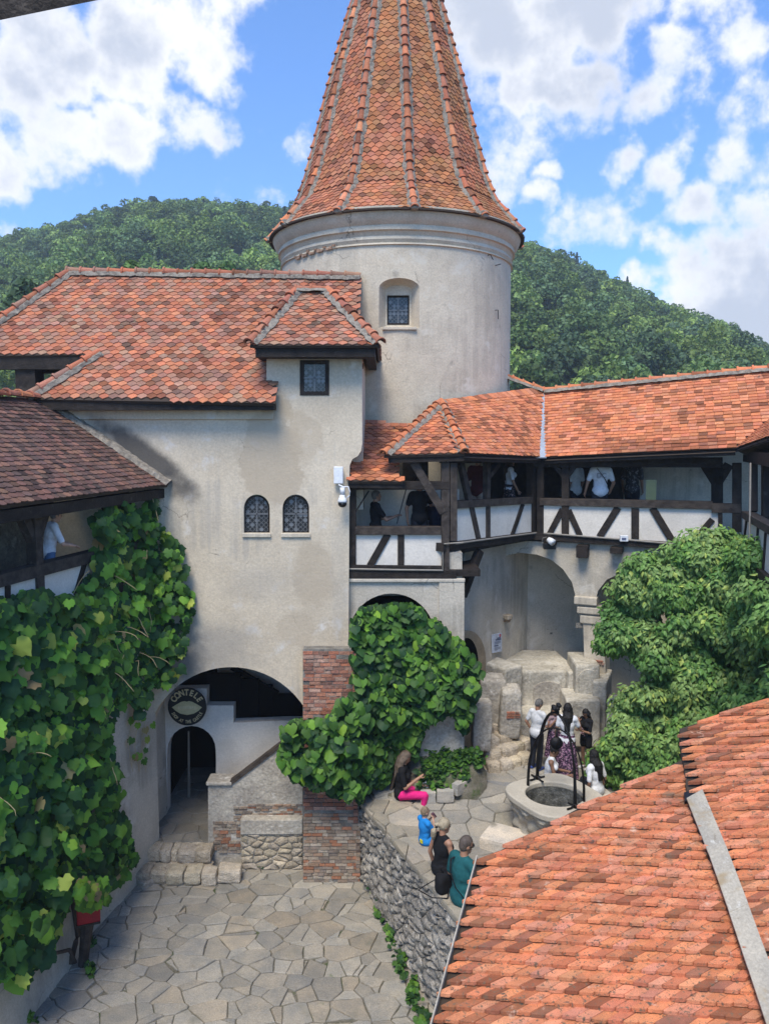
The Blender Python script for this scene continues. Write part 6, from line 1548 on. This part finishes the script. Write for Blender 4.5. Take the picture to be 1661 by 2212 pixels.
with tpart('shaft', W, M['well_in']) as mb:
    n = 40; mb.add([(WC.x + x * 1.0, WC.y + y * 1.0, z) for z in (wz - .12, tz(WC.y) - .0) for x, y in hole], [(i, (i + 1) % n, n + (i + 1) % n, n + i) for i in range(n)] + [tuple(range(n, 2 * n))])
b1, b2 = PZ(1160, 1684, wz), PZ(1241, 1746, wz); mid = (b1 + b2) / 2; hx = (b2 - b1) / 2
def hoop(mb, bx, zt, w_=.038, dpt=.02):
    pts = []
    for k in range(25):
        a = math.pi * k / 24; pts.append(mid - bx * math.cos(a) * (1 if abs(math.cos(a)) > .999 else 1.0) + Vector((0, 0, (zt - wz) * math.sin(a) ** .8)))
    mb.tube(pts, w_, 8, flat_=.55)
zt1 = P(1198, 1541, mid.y).z; zt2 = P(1188, 1573, mid.y).z
hy = Vector((-hx.y, hx.x, 0)).normalized() * .62
with tpart('iron_hoop', W, M['iron'], smooth=True) as mb: hoop(mb, hx, zt1)
with tpart('iron_hoop', W, M['iron'], smooth=True) as mb: hoop(mb, hy * .55 + hx * .75, zt2, .030)
with tpart('pulley', W, M['iron'], smooth=True) as mb:
    t_ = mid + Vector((0, 0, zt1 - wz)); mb.tube([t_, t_ + Vector((0, 0, .12)), t_ + Vector((-.1, 0, .14))], [.05, .045, .05], 8); c = mid + Vector((0, 0, zt2 - wz - .32)); mb.tube([c + Vector((0, -.03, 0)), c + Vector((0, .03, 0))], .13, 14); mb.tube([c + Vector((0, 0, .3)), c], .02, 6)
    for s in range(5): mb.ell(t_ + Vector((r.uniform(-.09, .05), r.uniform(-.05, .05), r.uniform(.1, .2))), (.05, .04, .04))
with tpart('hoop_foot', W, M['iron']) as mb:
    for b in (b2, b1):
        for k in range(4): d = Vector((math.cos(k * 1.57 + .5), math.sin(k * 1.57 + .5), 0)); mb.tube([b + Vector((0, 0, .09)), b + d * .1 + Vector((0, 0, .03)), b + d * .2 + Vector((0, 0, .03))], .02, 5)

# ================================================================= PEOPLE
SKIN = flat('skin', (.50, .30, .21), .55); SKIN_T = flat('tanned_skin', (.36, .19, .12), .55); SKIN_D = flat('brown_skin', (.25, .135, .085), .55)
EYE = flat('eye', (.02, .015, .012), .3); LIP = flat('lip', (.38, .14, .12), .5)
HAIRS = {k: surf(k + '_hair', c, tuple(x * .55 for x in c), 14., .55, .5, 60., spec=.4, stretch=(1, 1, .3)) for k, c in (('black', (.012, .010, .010)), ('brown', (.07, .045, .03)), ('blonde', (.46, .38, .26)), ('mid', (.17, .125, .09)), ('grey', (.16, .15, .14)), ('fair', (.34, .25, .16)), ('shaven', (.11, .085, .07)))}
def cloth(name, c, spots=()): return surf(name, c, sh(c, .8), 5., .9, .25, 12., spots=spots, fine=.12, spec=.15)
WHITE = cloth('white_cotton', (.74, .75, .78)); BLACK = cloth('black_cotton', (.014, .014, .016)); NAVY = cloth('dark_trousers', (.02, .022, .03)); DENIM = cloth('blue_denim', (.10, .17, .30))
PINK = cloth('pink_leggings', (.72, .025, .20)); BLUE = cloth('bright_blue_shirt', (.02, .22, .58)); TEAL = cloth('dark_teal_shirt', (.018, .105, .115)); WINE = cloth('dark_red_shirt', (.09, .022, .024)); GREYW = cloth('pale_grey_shirt', (.62, .62, .62))
FLORAL = cloth('floral_skirt', (.035, .02, .045), spots=[((.36, .20, .30), 26., .50, .58), ((.6, .48, .52), 33., .60, .66)]); FLORAL2 = cloth('dark_flowered_skirt', (.02, .02, .025), spots=[((.45, .30, .27), 30., .56, .62)])
PRINT = cloth('black_printed_shirt', (.015, .015, .017)); SHOE = cloth('blue_shoe', (.05, .08, .25)); SHOEW = cloth('white_shoe', (.65, .65, .66))

def person(label, loc, face, H, sit=False, J=None, lean=0., head=(0, 0), fem=False, skin=SKIN, hair=('short', 'brown'), shirt=(WHITE, .45), legs=('trousers', NAVY), shoe=None, child=False, vest=False, group=None):
    """local axes: x to the person's right, y forward, z up; J overrides joints (in metres for a 1.75 m body)"""
    s = H / 1.75; V = Vector
    j = dict(pel=V((0, 0, .95)), wai=V((0, 0, 1.10)), che=V((0, -.01, 1.29)), nec=V((0, -.015, 1.475)), hea=V((0, .015, 1.63)))
    for sd, n in ((-1, 'L'), (1, 'R')):
        j['sh' + n] = V((sd * (.165 if fem else .185), -.015, 1.415)); j['el' + n] = V((sd * .235, -.04, 1.14)); j['wr' + n] = V((sd * .235, .07, .90))
        j['hi' + n] = V((sd * .09, 0, .92)); j['kn' + n] = V((sd * .10, .02, .50)); j['an' + n] = V((sd * .10, -.02, .085)); j['to' + n] = V((sd * .115, .14, .035))
    if sit:
        for k in j:
            if k[:2] not in ('kn', 'an', 'to'): j[k] = j[k] - V((0, 0, .85))
        for sd, n in ((-1, 'L'), (1, 'R')): j['hi' + n] = V((sd * .10, .02, .095)); j['kn' + n] = V((sd * .12, .44, .11)); j['an' + n] = V((sd * .12, .42, -.33)); j['to' + n] = V((sd * .13, .57, -.38))
    up_k = ('wai', 'che', 'nec', 'hea', 'shL', 'shR', 'elL', 'elR', 'wrL', 'wrR'); m = Matrix.Rotation(-lean, 3, 'X')
    for k in up_k: j[k] = j['pel'] + m @ (j[k] - j['pel'])
    if J:
        for k, v in J.items(): j[k] = V(v)
    T_ = thing('person', label, 'person', loc, math.atan2(-face[0], face[1]), group); T_.scale = (s, s, s)
    hm_ = m @ Matrix.Rotation(-head[0], 3, 'X'); hm_ = Matrix.Rotation(head[1], 3, 'Z') @ hm_; hq = hm_.to_quaternion(); hc = j['hea']; hp = lambda x, y, z: hc + hm_ @ V((x, y, z))
    k_ = .88 if fem else 1.; hk = 1.12 if child else 1.
    def limb(mb, pts, rad, n=10):
        for p, q, a, b in zip(pts, pts[1:], rad, rad[1:]): mb.tube([p, q], [a, b], n); mb.ell(p, (a, a, a), nu=10, nv=6); mb.ell(q, (b, b, b), nu=10, nv=6)
    def torso(mb, g, lo=True):
        tq = m.to_quaternion()
        if lo: mb.ell(j['pel'] + V((0, -.01, 0)), ((.165 if not fem else .175) + g * (1.1 if fem or sit else 2.2), .115 + g * (1.1 if fem or sit else 2.6), .14 + g * (1. if fem or sit else 1.5)))
        if g > 0 and not sit: mb.ell(j['pel'] - V((0, .01, .05)), ((.172 if fem else .178), .128, .10))
        mb.ell(j['wai'], (.150 * k_ + g, .105 * k_ + g, .17 + g), tq); mb.ell(j['che'], (.172 * k_ + g, .118 * k_ + g + (.01 if fem else 0), .19 + g), tq)
        if not (vest and g > 0): limb(mb, [j['shL'].lerp(j['nec'], .15), j['shR'].lerp(j['nec'], .15)], [.068 + g] * 2)
        limb(mb, [j['pel'], j['wai'], j['che']], [.11 + g, .105 + g, .11 + g])
        for n in 'LR': limb(mb, [j['nec'] + V((0, 0, -.02)), j['sh' + n].lerp(j['nec'], .45 if vest and g > 0 else 0)], [.058 + g * .6, .06 + g * .6])
        if fem:
            for sx in (-1, 1): mb.ell(j['che'] + m @ V((sx * .075, .10, .01)), (.065 + g, .055 + g, .06 + g))
    def finish(mb, name, mats, vox, it=5, sm=True):
        o = mb.build(name, mats, T_, True, local=True); rm = o.modifiers.new('r', 'REMESH'); rm.mode = 'VOXEL'; rm.voxel_size = vox; rm.use_smooth_shade = True
        sm_ = o.modifiers.new('s', 'SMOOTH'); sm_.iterations = it; sm_.factor = .5; apply_mods(o); return o
    b = MB(); torso(b, -.006); limb(b, [j['nec'] - V((0, 0, .03)), hc + hm_ @ V((0, -.02, -.06))], [.056, .052])
    b.ell(hp(0, -.005, .02), (.076 * hk, .096 * hk, .105 * hk), hq); b.ell(hp(0, .025, -.055), (.056 * hk, .066 * hk, .062 * hk), hq); b.ell(hp(0, .095 * hk, -.012), (.014, .022, .026), hq); b.ell(hp(0, .07, -.095), (.026, .024, .02), hq)
    for sx in (-1, 1): b.ell(hp(sx * .077 * hk, -.01, -.005), (.012, .022, .032), hq)
    for n in 'LR':
        limb(b, [j['sh' + n], j['el' + n], j['wr' + n]], [.052 * k_, .042 * k_, .029])
        if legs[0] != 'skirt' or True: limb(b, [j['hi' + n], j['kn' + n], j['an' + n]], [.082 if not fem else .086, .056, .040]); limb(b, [j['an' + n] - V((0, .03, .02)), j['to' + n]], [.042, .032])
        d = (j['wr' + n] - j['el' + n]).normalized(); b.tube([j['wr' + n], j['wr' + n] + d * .05, j['wr' + n] + d * .085], [.028, .036, .03], 8, flat_=.6)
    bo_ = finish(b, 'body', [skin, EYE, LIP], .0135)
    # fingers, eyes and mouth join the remeshed body
    me = bo_.data; mb = MB(); mb.v = [tuple(v.co) for v in me.vertices]; mb.f = [tuple(p.vertices) for p in me.polygons]; mb.c = [(1, 1, 1)] * len(mb.f); mb.m = [0] * len(mb.f)
    for n, sd in (('L', -1), ('R', 1)):
        d = (j['wr' + n] - j['el' + n]).normalized(); side = d.cross(V((0, 0, 1))); side = side.normalized() if side.length > .2 else V((1, 0, 0)); pal = d.cross(side).normalized(); pal = pal if pal.z < 0 or abs(pal.z) < .2 else -pal
        if abs(d.z) > .8: side = V((0, 1, 0)); pal = V((-sd, 0, 0))
        for k, (off, L) in enumerate(((-.026, .062), (-.009, .072), (.009, .068), (.026, .052))):
            p = j['wr' + n] + d * .078 + side * off; q = p + d * L * .5 + pal * .012; e = q + d * L * .38 + pal * L * .42; mb.tube([p, q, e], [.0095, .009, .0075], 6)
        p = j['wr' + n] + d * .03 + side * .028; mb.tube([p, p + side * .03 + d * .025 + pal * .01, p + side * .036 + d * .06 + pal * .022], [.012, .011, .009], 6)
    for sx in (-1, 1): mb.ell(hp(sx * .032 * hk, .086 * hk, .012), (.013, .008, .008), hq, 8, 6, mi=1); mb.tube([hp(sx * .016, .092 * hk, .034), hp(sx * .05, .080 * hk, .036)], .006, 5, mi=1)
    mb.ell(hp(0, .088 * hk, -.052), (.024, .008, .007), hq, 8, 6, mi=2)
    bpy.data.objects.remove(bo_); bpy.data.meshes.remove(me); mb.build('body', [skin, EYE, LIP], T_, True, local=True)
    # clothes
    if shirt:
        c = MB(); torso(c, .012); sl = shirt[1]
        if not vest:
            for n in 'LR': limb(c, [j['sh' + n], j['sh' + n].lerp(j['el' + n], min(1, sl * 1.6))] + ([j['el' + n].lerp(j['wr' + n], sl - .62)] if sl > .8 else []), [.068 * k_, .060 * k_, .046])
        o = finish(c, 'shirt', shirt[0], .017, 3)
        tx = o.modifiers.new('d', 'DISPLACE'); te = bpy.data.textures.get('folds') or bpy.data.textures.new('folds', 'CLOUDS'); te.noise_scale = .11; tx.texture = te; tx.strength = .010; tx.mid_level = .4; tx.texture_coords = 'LOCAL'
    if legs[0] in ('trousers', 'shorts', 'leggings', 'capri'):
        c = MB(); g = .014 if legs[0] != 'leggings' else .008; f = {'trousers': 1., 'leggings': .75, 'capri': .5, 'shorts': 0.}[legs[0]]
        c.ell(j['pel'] - V((0, 0, .01)), ((.168 if not fem else .178) + g, .12 + g, .13 + g))
        for n in 'LR':
            kn, an = j['kn' + n], j['an' + n]
            if f == 0: limb(c, [j['hi' + n], j['hi' + n].lerp(kn, .5)], [.092 + g, .085 + g])
            else: limb(c, [j['hi' + n], kn, kn.lerp(an, f)], [.09 + g, .064 + g, .050 + g - (.008 if f < 1 else 0)])
        finish(c, legs[0], legs[1], .017, 3)
    elif legs[0] == 'skirt':
        c = MB(); n = 44; L = j['pel'].z - legs[2] + .1; vs = []; lv = 9
        for i in range(lv + 1):
            f = i / lv
            for k in range(n):
                a = 2 * math.pi * k / n; rr = (.145 + .085 * f ** .8) * (1 + (.10 * f) * math.sin(a * 9 + f * 2)); vs.append((rr * 1.1 * math.cos(a), rr * .82 * math.sin(a), j['pel'].z + .12 - f * L))
        c.add(vs, [(i * n + k, (i + 1) * n + k, (i + 1) * n + (k + 1) % n, i * n + (k + 1) % n) for i in range(lv) for k in range(n)]); c.build('skirt', legs[1], T_, True, local=True)
    if shoe:
        for n in 'LR':
            c = MB(); limb(c, [j['an' + n] - V((0, .03, .035)), j['to' + n]], [.050, .040]); c.build('shoe', shoe, T_, True, local=True)
    # hair
    c = MB(); st_, hcol = hair
    if st_ != 'none':
        t_ = .004 if st_ == 'buzz' else .012
        c.ell(hp(0, -.016, .034), (.078 * hk + t_, .094 * hk + t_, .098 * hk + t_ * .6), hq)
        if st_ in ('short', 'buzz'): c.ell(hp(0, -.04, -.01), (.070 * hk + t_ * .6, .066 * hk + t_ * .5, .075), hq)
        if st_ in ('long', 'bob', 'half'):
            Ls = {'long': .42, 'half': .30, 'bob': .16}[st_]
            for sx, yy in ((-.06, -.03), (.06, -.03), (-.03, -.075), (.03, -.075), (0, -.085), (-.07, .005), (.07, .005)):
                p = hp(sx, yy, .02); e = j['nec'] + m @ V((sx * 1.25, yy - .035 + (.02 if abs(sx) > .05 else 0), .10 - Ls)); c.tube([p, hp(sx * 1.15, yy - .01, -.08), j['nec'] + m @ V((sx * 1.3, yy - .03, .0)), e], [.04, .045, .045, .022], 8)
        if st_ == 'pony':
            c.ell(hp(0, -.105, .03), (.03, .03, .03)); c.tube([hp(0, -.10, .04), hp(0, -.16, .02), hp(0, -.175, -.07), hp(-.01, -.16, -.17), hp(-.02, -.14, -.24)], [.022, .042, .052, .045, .015], 8)
        if st_ == 'bun': c.ell(hp(0, -.105, .045), (.036, .036, .036))
        o = c.build('hair', HAIRS[hcol], T_, True, local=True); rm = o.modifiers.new('r', 'REMESH'); rm.mode = 'VOXEL'; rm.voxel_size = .012; rm.use_smooth_shade = True; apply_mods(o)
        bm = bmesh.new(); bm.from_mesh(o.data); inv = hm_.inverted()      # open the hair over the face
        kill = [f for f in bm.faces if (lambda q: q.y > .030 and q.z < .058 + (q.y - .03) * .25 and abs(q.x) < .085)(inv @ (f.calc_center_median() - hc))] if st_ != 'buzz' else [f for f in bm.faces if (lambda q: q.y > .02 and q.z < .075)(inv @ (f.calc_center_median() - hc))]
        bmesh.ops.delete(bm, geom=kill, context='FACES'); bm.to_mesh(o.data); bm.free()
    T_['_j'] = 0; del T_['_j']
    return T_, j, hp
def strap(T_, pts, rad, m, name='strap'):
    c = MB(); c.tube([Vector(p) for p in pts], rad, 6, flat_=.4); return c.build(name, m, T_, True, local=True)
def top_of(px, py, Y, H): p = P(px, py, Y); return Vector((p.x, p.y, p.z - H))
# --- left gallery
p = gat(104, 1150, -.38); HL = 1.86; loc = Vector((p.x, p.y, flo + .15))
person('man in white polo shirt leaning on the rail of the left gallery', loc, (.82, .57), P(104, 1098, p.y).z - loc.z, lean=.22, hair=('short', 'grey'), shirt=(WHITE, .5), legs=('trousers', DENIM),
       J=dict(elR=(.29, .20, 1.09), wrR=(.16, .42, 1.03), elL=(-.26, .22, 1.09), wrL=(-.08, .42, 1.03)))
# --- middle bay
fb1 = P(815, 1060, 17.75).z - 1.84
with tpart('bay_floor', TG, M['wood']) as mb: mb.obox((A1.x, YB + .22, fb1 - .1), (ats[1](965, 1100).x - A1.x, 0, 0), (0, 1.5, 0), (0, 0, .098))
T_, j, hp = person('man in black T-shirt holding a thin pole in the middle gallery bay', top_of(812, 1060, 17.75, 1.84), (.97, .25), 1.84, hair=('short', 'grey'), shirt=(BLACK, .42), legs=('trousers', NAVY), skin=SKIN_T,
       J=dict(elR=(.22, .18, 1.12), wrR=(.14, .43, 1.20), elL=(-.22, .16, 1.10), wrL=(-.13, .40, 1.15)))
c = MB(); c.v = []; s0 = (.14, .50, 1.14); c.tube([Vector((.13, .44, 1.02)), Vector((.11, .68, 1.86))], .012, 6)
po = c.build('pole', M['black_paint'], None, local=True); po.matrix_world = Matrix.Translation(T_.location) @ T_.rotation_euler.to_matrix().to_4x4() @ Matrix.Scale(T_.scale.x, 4)
tag(po, 'thin dark pole held up by the man in the middle gallery bay', 'pole')
person('man in black T-shirt raising his hand behind the gallery brace', top_of(906, 1034, 17.75, 1.95), (-.3, .9), 1.95, hair=('short', 'black'), shirt=(BLACK, .42), legs=('trousers', NAVY), skin=SKIN_T,
       J=dict(elR=(.30, .10, 1.18), wrR=(.30, .20, 1.44), elL=(-.26, .06, 1.14)))
person('person in dark navy clothes half hidden behind the post of the middle bay', top_of(940, 1070, 18.1, 1.78), (.5, .8), 1.78, hair=('short', 'black'), shirt=(cloth('navy_shirt', (.016, .018, .035)), .5), legs=('trousers', NAVY), skin=SKIN_T)
# --- angled bay
def bay(b, px, pysh, d, H, fr=.82): p = ats[b](px, pysh, d); return Vector((p.x, p.y, p.z - H * fr))
person('person in a dark red shirt behind the posts of the angled gallery bay', bay(2, 1032, 1012, -.7, 1.95), (.6, .8), 1.95, hair=('short', 'brown'), shirt=(WINE, .5), legs=('trousers', cloth('beige_trousers', (.42, .33, .26))))
person('woman in white top and dark flowered skirt walking along the angled gallery bay', bay(2, 1101, 1014, -.7, 1.86), (.95, .1), 1.86, fem=True, hair=('long', 'brown'), shirt=(WHITE, .45), legs=('skirt', FLORAL2, .35), skin=SKIN_T, J=dict(elR=(.25, .02, 1.14), wrR=(.22, .14, .93)))
# --- right bay
T_, j, hp = person('man in white T-shirt with black strap across his back in the right gallery', bay(3, 1297, 1014, -.55, 1.98), (.1, 1), 1.98, hair=('short', 'brown'), shirt=(WHITE, .45), legs=('trousers', NAVY), skin=SKIN_T, J=dict(elL=(-.29, -.02, 1.13), wrL=(-.33, .02, .92), elR=(.29, -.03, 1.13), wrR=(.24, .05, .95)))
strap(T_, [(-.10, -.05, 1.475), (-.06, -.155, 1.40), (.06, -.165, 1.24), (.15, -.13, 1.08), (.17, -.03, 1.0)], .018, BLACK)
v, f = text_mesh('DC', .15); c = MB(); c.add([(-x * -1 - .01, -.158 - z * 0 - .012 * (1 - abs(x) * 3), y + 1.30) for x, y, z in v], f); c.build('shirt_print', cloth('grey_print', (.52, .52, .56)), T_, False, local=True)
person('dim figure in pale shirt beside the bracketed post of the right gallery', bay(3, 1243, 1016, -1.3, 1.9), (-.6, .8), 1.9, hair=('short', 'black'), shirt=(GREYW, .5), legs=('trousers', NAVY), skin=SKIN_D)
person('shadowed person in a grey patterned top near the small window of the right gallery', bay(3, 1366, 1012, -1.75, 1.9), (.5, .8), 1.9, hair=('short', 'black'), shirt=(cloth('grey_pattern', (.05, .05, .055), spots=[((.2, .2, .21), 14., .55, .6)]), .5), legs=('trousers', NAVY), skin=SKIN_D)
# --- group by the well
def stand(px, yt, yf): p = PT(px, yf); return p, P(px, yt, p.y).z - p.z
def standing(label, px, yt, yf, face, **kw): p, H = stand(px, yt, yf); return person(label, p, face, H, **kw)
standing('man in pale T-shirt and dark trousers standing left of the well group', 1157, 1512, 1662, (.75, .65), lean=.08, head=(.5, -.3), hair=('short', 'grey'), shirt=(GREYW, .45), legs=('trousers', NAVY), shoe=SHOE, skin=SKIN_T, J=dict(elR=(.24, .06, 1.14), wrR=(.14, .27, 1.16), elL=(-.27, -.06, 1.16), wrL=(-.22, .05, .95)))
standing('dark haired girl facing the viewer behind the iron hoops of the well', 1194, 1526, 1655, (.2, -.95), fem=True, hair=('half', 'black'), shirt=(cloth('flowered_top', (.30, .22, .24), spots=[((.05, .04, .06), 15., .5, .6)]), .4), legs=('skirt', FLORAL, .3), skin=SKIN_D, J=dict(elR=(.22, .12, 1.16), wrR=(.08, .20, 1.38)))
standing('woman in white top and long flowered skirt by the well, back turned', 1222, 1520, 1686, (.25, .95), fem=True, hair=('long', 'black'), shirt=(WHITE, .35), legs=('skirt', FLORAL, .06), skin=SKIN_D, J=dict(elR=(.28, .06, 1.16), wrR=(.24, .26, 1.28)))
T_, j, hp = standing('girl in black printed T-shirt and shorts looking down at her hands', 1264, 1531, 1660, (-.8, -.55), fem=True, lean=.06, head=(.45, 0), hair=('long', 'black'), shirt=(PRINT, .5), legs=('shorts', BLACK), skin=SKIN_D, shoe=SHOEW, J=dict(elR=(.20, .10, 1.12), wrR=(.06, .30, 1.20), elL=(-.20, .10, 1.12), wrL=(-.06, .30, 1.20)))
c = MB()
for k in range(16): c.box((r.uniform(-.07, .07), .150 + .012 * r.random(), r.uniform(1.02, 1.28)), (.035, .006, .014))
c.build('shirt_print', cloth('pink_print', (.6, .38, .42)), T_, False, local=True)
def sits(label, px, yt, seat, face, drop=None, **kw):
    """seat: point of the seat under the pelvis"""
    top = P(px, yt, seat.y).z; H = (top - seat.z) / .523; return person(label, seat, face, H, sit=True, **kw)
s_ = PT(1184, 1690, .42); s_ = P(1184, 1672, WC.y + 1.25); s_ = Vector((s_.x, s_.y, P(1184, 1608, s_.y).z - .95))
mb = MB(); rough_block(mb, (s_.x, s_.y + .05, (s_.z + tz(s_.y)) / 2 - .03), (.8, .5, s_.z - tz(s_.y) + .05), .1, 72, .02, (.6, .55, .48), 6, 14.)
tag(mb.build('stone_bench', M['flag']), 'stone seat hidden behind the well under the woman in the white tank top', 'bench')
T_, j, hp = sits('woman in white tank top sitting behind the well holding a phone', 1184, 1607, s_, (.96, -.25), fem=True, lean=.15, head=(.35, 0), hair=('bun', 'black'), shirt=(WHITE, .2), vest=True, legs=('shorts', DENIM), skin=SKIN_D, J=dict(elR=(.22, .16, .26), wrR=(.10, .42, .30), elL=(-.20, .18, .28), wrL=(-.06, .42, .32)))
def held(name, T_, at, sz, m, label, cat, rot=(0, 0, 0)):
    mb = MB(); mb.box((0, 0, 0), sz); o = mb.build(name, m, None, bevel=.004, local=True); o.matrix_world = Matrix.Translation(T_.location) @ T_.rotation_euler.to_matrix().to_4x4() @ Matrix.Scale(T_.scale.x, 4) @ Matrix.Translation(at) @ Euler(rot).to_matrix().to_4x4(); tag(o, label, cat); return o
held('phone', T_, (.02, .50, .36), (.08, .16, .012), M['black_paint'], 'black phone in the hands of the woman in the white tank top', 'phone', (.6, 0, 0))
yb_ = WC.y + .75; s_ = P(1288, 1690, yb_); s_.z = P(1288, 1621, yb_).z - 1.0
mb = MB(); rough_block(mb, (s_.x + .05, s_.y + .12, (s_.z + tz(s_.y)) / 2 - .03), (.55, .5, s_.z - tz(s_.y) + .05), .2, 71, .02, (.6, .55, .48), 6, 14.)
tag(mb.build('stone_bench', M['flag']), 'stone seat under the long haired woman in white beside the well', 'bench')
T_, j, hp = sits('woman in white shirt with long black hair sitting right of the well', 1288, 1621, s_, (-.55, .8), fem=True, lean=.12, hair=('long', 'black'), shirt=(WHITE, .5), legs=('trousers', NAVY), skin=SKIN_D)
strap(T_, [(-.11, .03, .63), (-.08, -.14, .55), (.02, -.16, .40), (.12, -.14, .24), (.16, -.06, .14)], .013, BLACK)
# --- on the retaining wall
def on_wall(px, py): 
    n = wdir.cross(wnr).normalized(); return PP(px, py, wa, n)
tow = -wnr
s_ = on_wall(866, 1722)
T_, j, hp = sits('woman in black T-shirt and bright pink leggings sitting on the wall end', 862, 1620, s_ , (.93, -.12), fem=True, lean=.10, head=(.45, 0), hair=('long', 'mid'), shirt=(BLACK, .5), legs=('leggings', PINK), skin=SKIN_T, shoe=SHOEW, J=dict(elR=(.22, .10, .28), wrR=(.10, .34, .44), elL=(-.20, .14, .24), wrL=(-.08, .38, .26), knR=(.12, .46, .12), knL=(-.10, .46, .13), anR=(.12, .40, -.28), anL=(-.10, .42, -.28), toR=(.13, .55, -.32), toL=(-.10, .57, -.32)))
held('phone', T_, (.07, .45, .53), (.075, .012, .15), M['black_paint'], 'slim phone held up by the woman in pink leggings', 'phone', (-.5, 0, 0))
held('drink_bottle', T_, (-.06, .46, .24), (.06, .06, .16), M['white_paint'], 'small clear bottle on the lap of the woman in pink leggings', 'bottle', (.3, .2, 0))
s_ = on_wall(917, 1822)
T_, j, hp = sits('small boy in bright blue T-shirt drinking while sitting on the wall', 916, 1743, s_, (.85, .5), child=True, hair=('buzz', 'fair'), shirt=(BLUE, .45), legs=('shorts', BLUE), J=dict(elR=(.20, .16, .34), wrR=(.07, .20, .56), elL=(-.2, .16, .34), wrL=(-.06, .2, .54)))
held('drink_can', T_, (.0, .26, .64), (.07, .07, .13), cloth('dark_can', (.10, .05, .07)), 'dark drink can at the mouth of the boy in blue', 'drink', (.6, 0, 0))
c = MB(); c.box((.06, -.135, .12), (.10, .02, .08)); c.build('yellow_patch', cloth('yellow_patch', (.7, .62, .04)), T_, False, local=True)
s_ = on_wall(952, 1888)
T_, j, hp = sits('woman with blonde ponytail in sleeveless black top on the wall, back turned', 962, 1769, s_, (.78, .62), fem=True, hair=('pony', 'blonde'), head=(.1, -.3), lean=.08, shirt=(BLACK, .1), vest=True, legs=('trousers', DENIM), skin=SKIN_T, J=dict(elR=(.25, .02, .30), wrR=(.18, .24, .20)))
strap(T_, [(.0, -.12, .822), (.03, -.11, .822)], .03, BLACK, 'hair_tie')
s_ = on_wall(996, 1950)
T_, j, hp = sits('man in dark teal T-shirt on the wall, nearest to the tiled roof', 1004, 1808, s_, (.80, .60), hair=('buzz', 'shaven'), head=(.15, -.25), lean=.10, shirt=(TEAL, .5), legs=('shorts', NAVY), skin=SKIN_T, J=dict(elR=(.28, .05, .28), wrR=(.20, .28, .18), elL=(-.28, .05, .28), wrL=(-.2, .28, .18)))
strap(T_, [(-.09, .06, .62), (-.10, -.10, .60), (-.05, -.155, .46), (.06, -.16, .30), (.16, -.10, .18)], .012, BLACK)
c = MB(); c.tube([hp(-.08, .06, .015), hp(-.03, .105, .012), hp(.03, .105, .012), hp(.08, .06, .015), hp(.085, -.01, .015)], .006, 5); c.build('glasses', M['black_paint'], T_, True, local=True)
# black handbag between the two
hb = thing('handbag', 'black handbag with loose straps lying on the wall behind the seated couple', 'bag', on_wall(957, 1925))
bp = on_wall(957, 1925)
with tpart('bag_body', hb, BLACK, smooth=True) as mb: rough_block(mb, bp + Vector((.02, 0, .16)), (.34, .22, .36), .6, 5, .02, k=6, n=4.)
with tpart('strap', hb, BLACK, smooth=True) as mb:
    mb.tube([bp + Vector(v) for v in ((.0, 0, .32), (-.05, -.05, .44), (.08, .0, .48), (.1, .05, .33))], .012, 6)
    mb.tube([bp + Vector(v) for v in ((-.1, .05, .2), (-.3, .12, .03), (-.42, .0, .02), (-.2, -.22, .02), (.05, -.25, .03), (.1, -.1, .12))], .016, 6, flat_=.5)
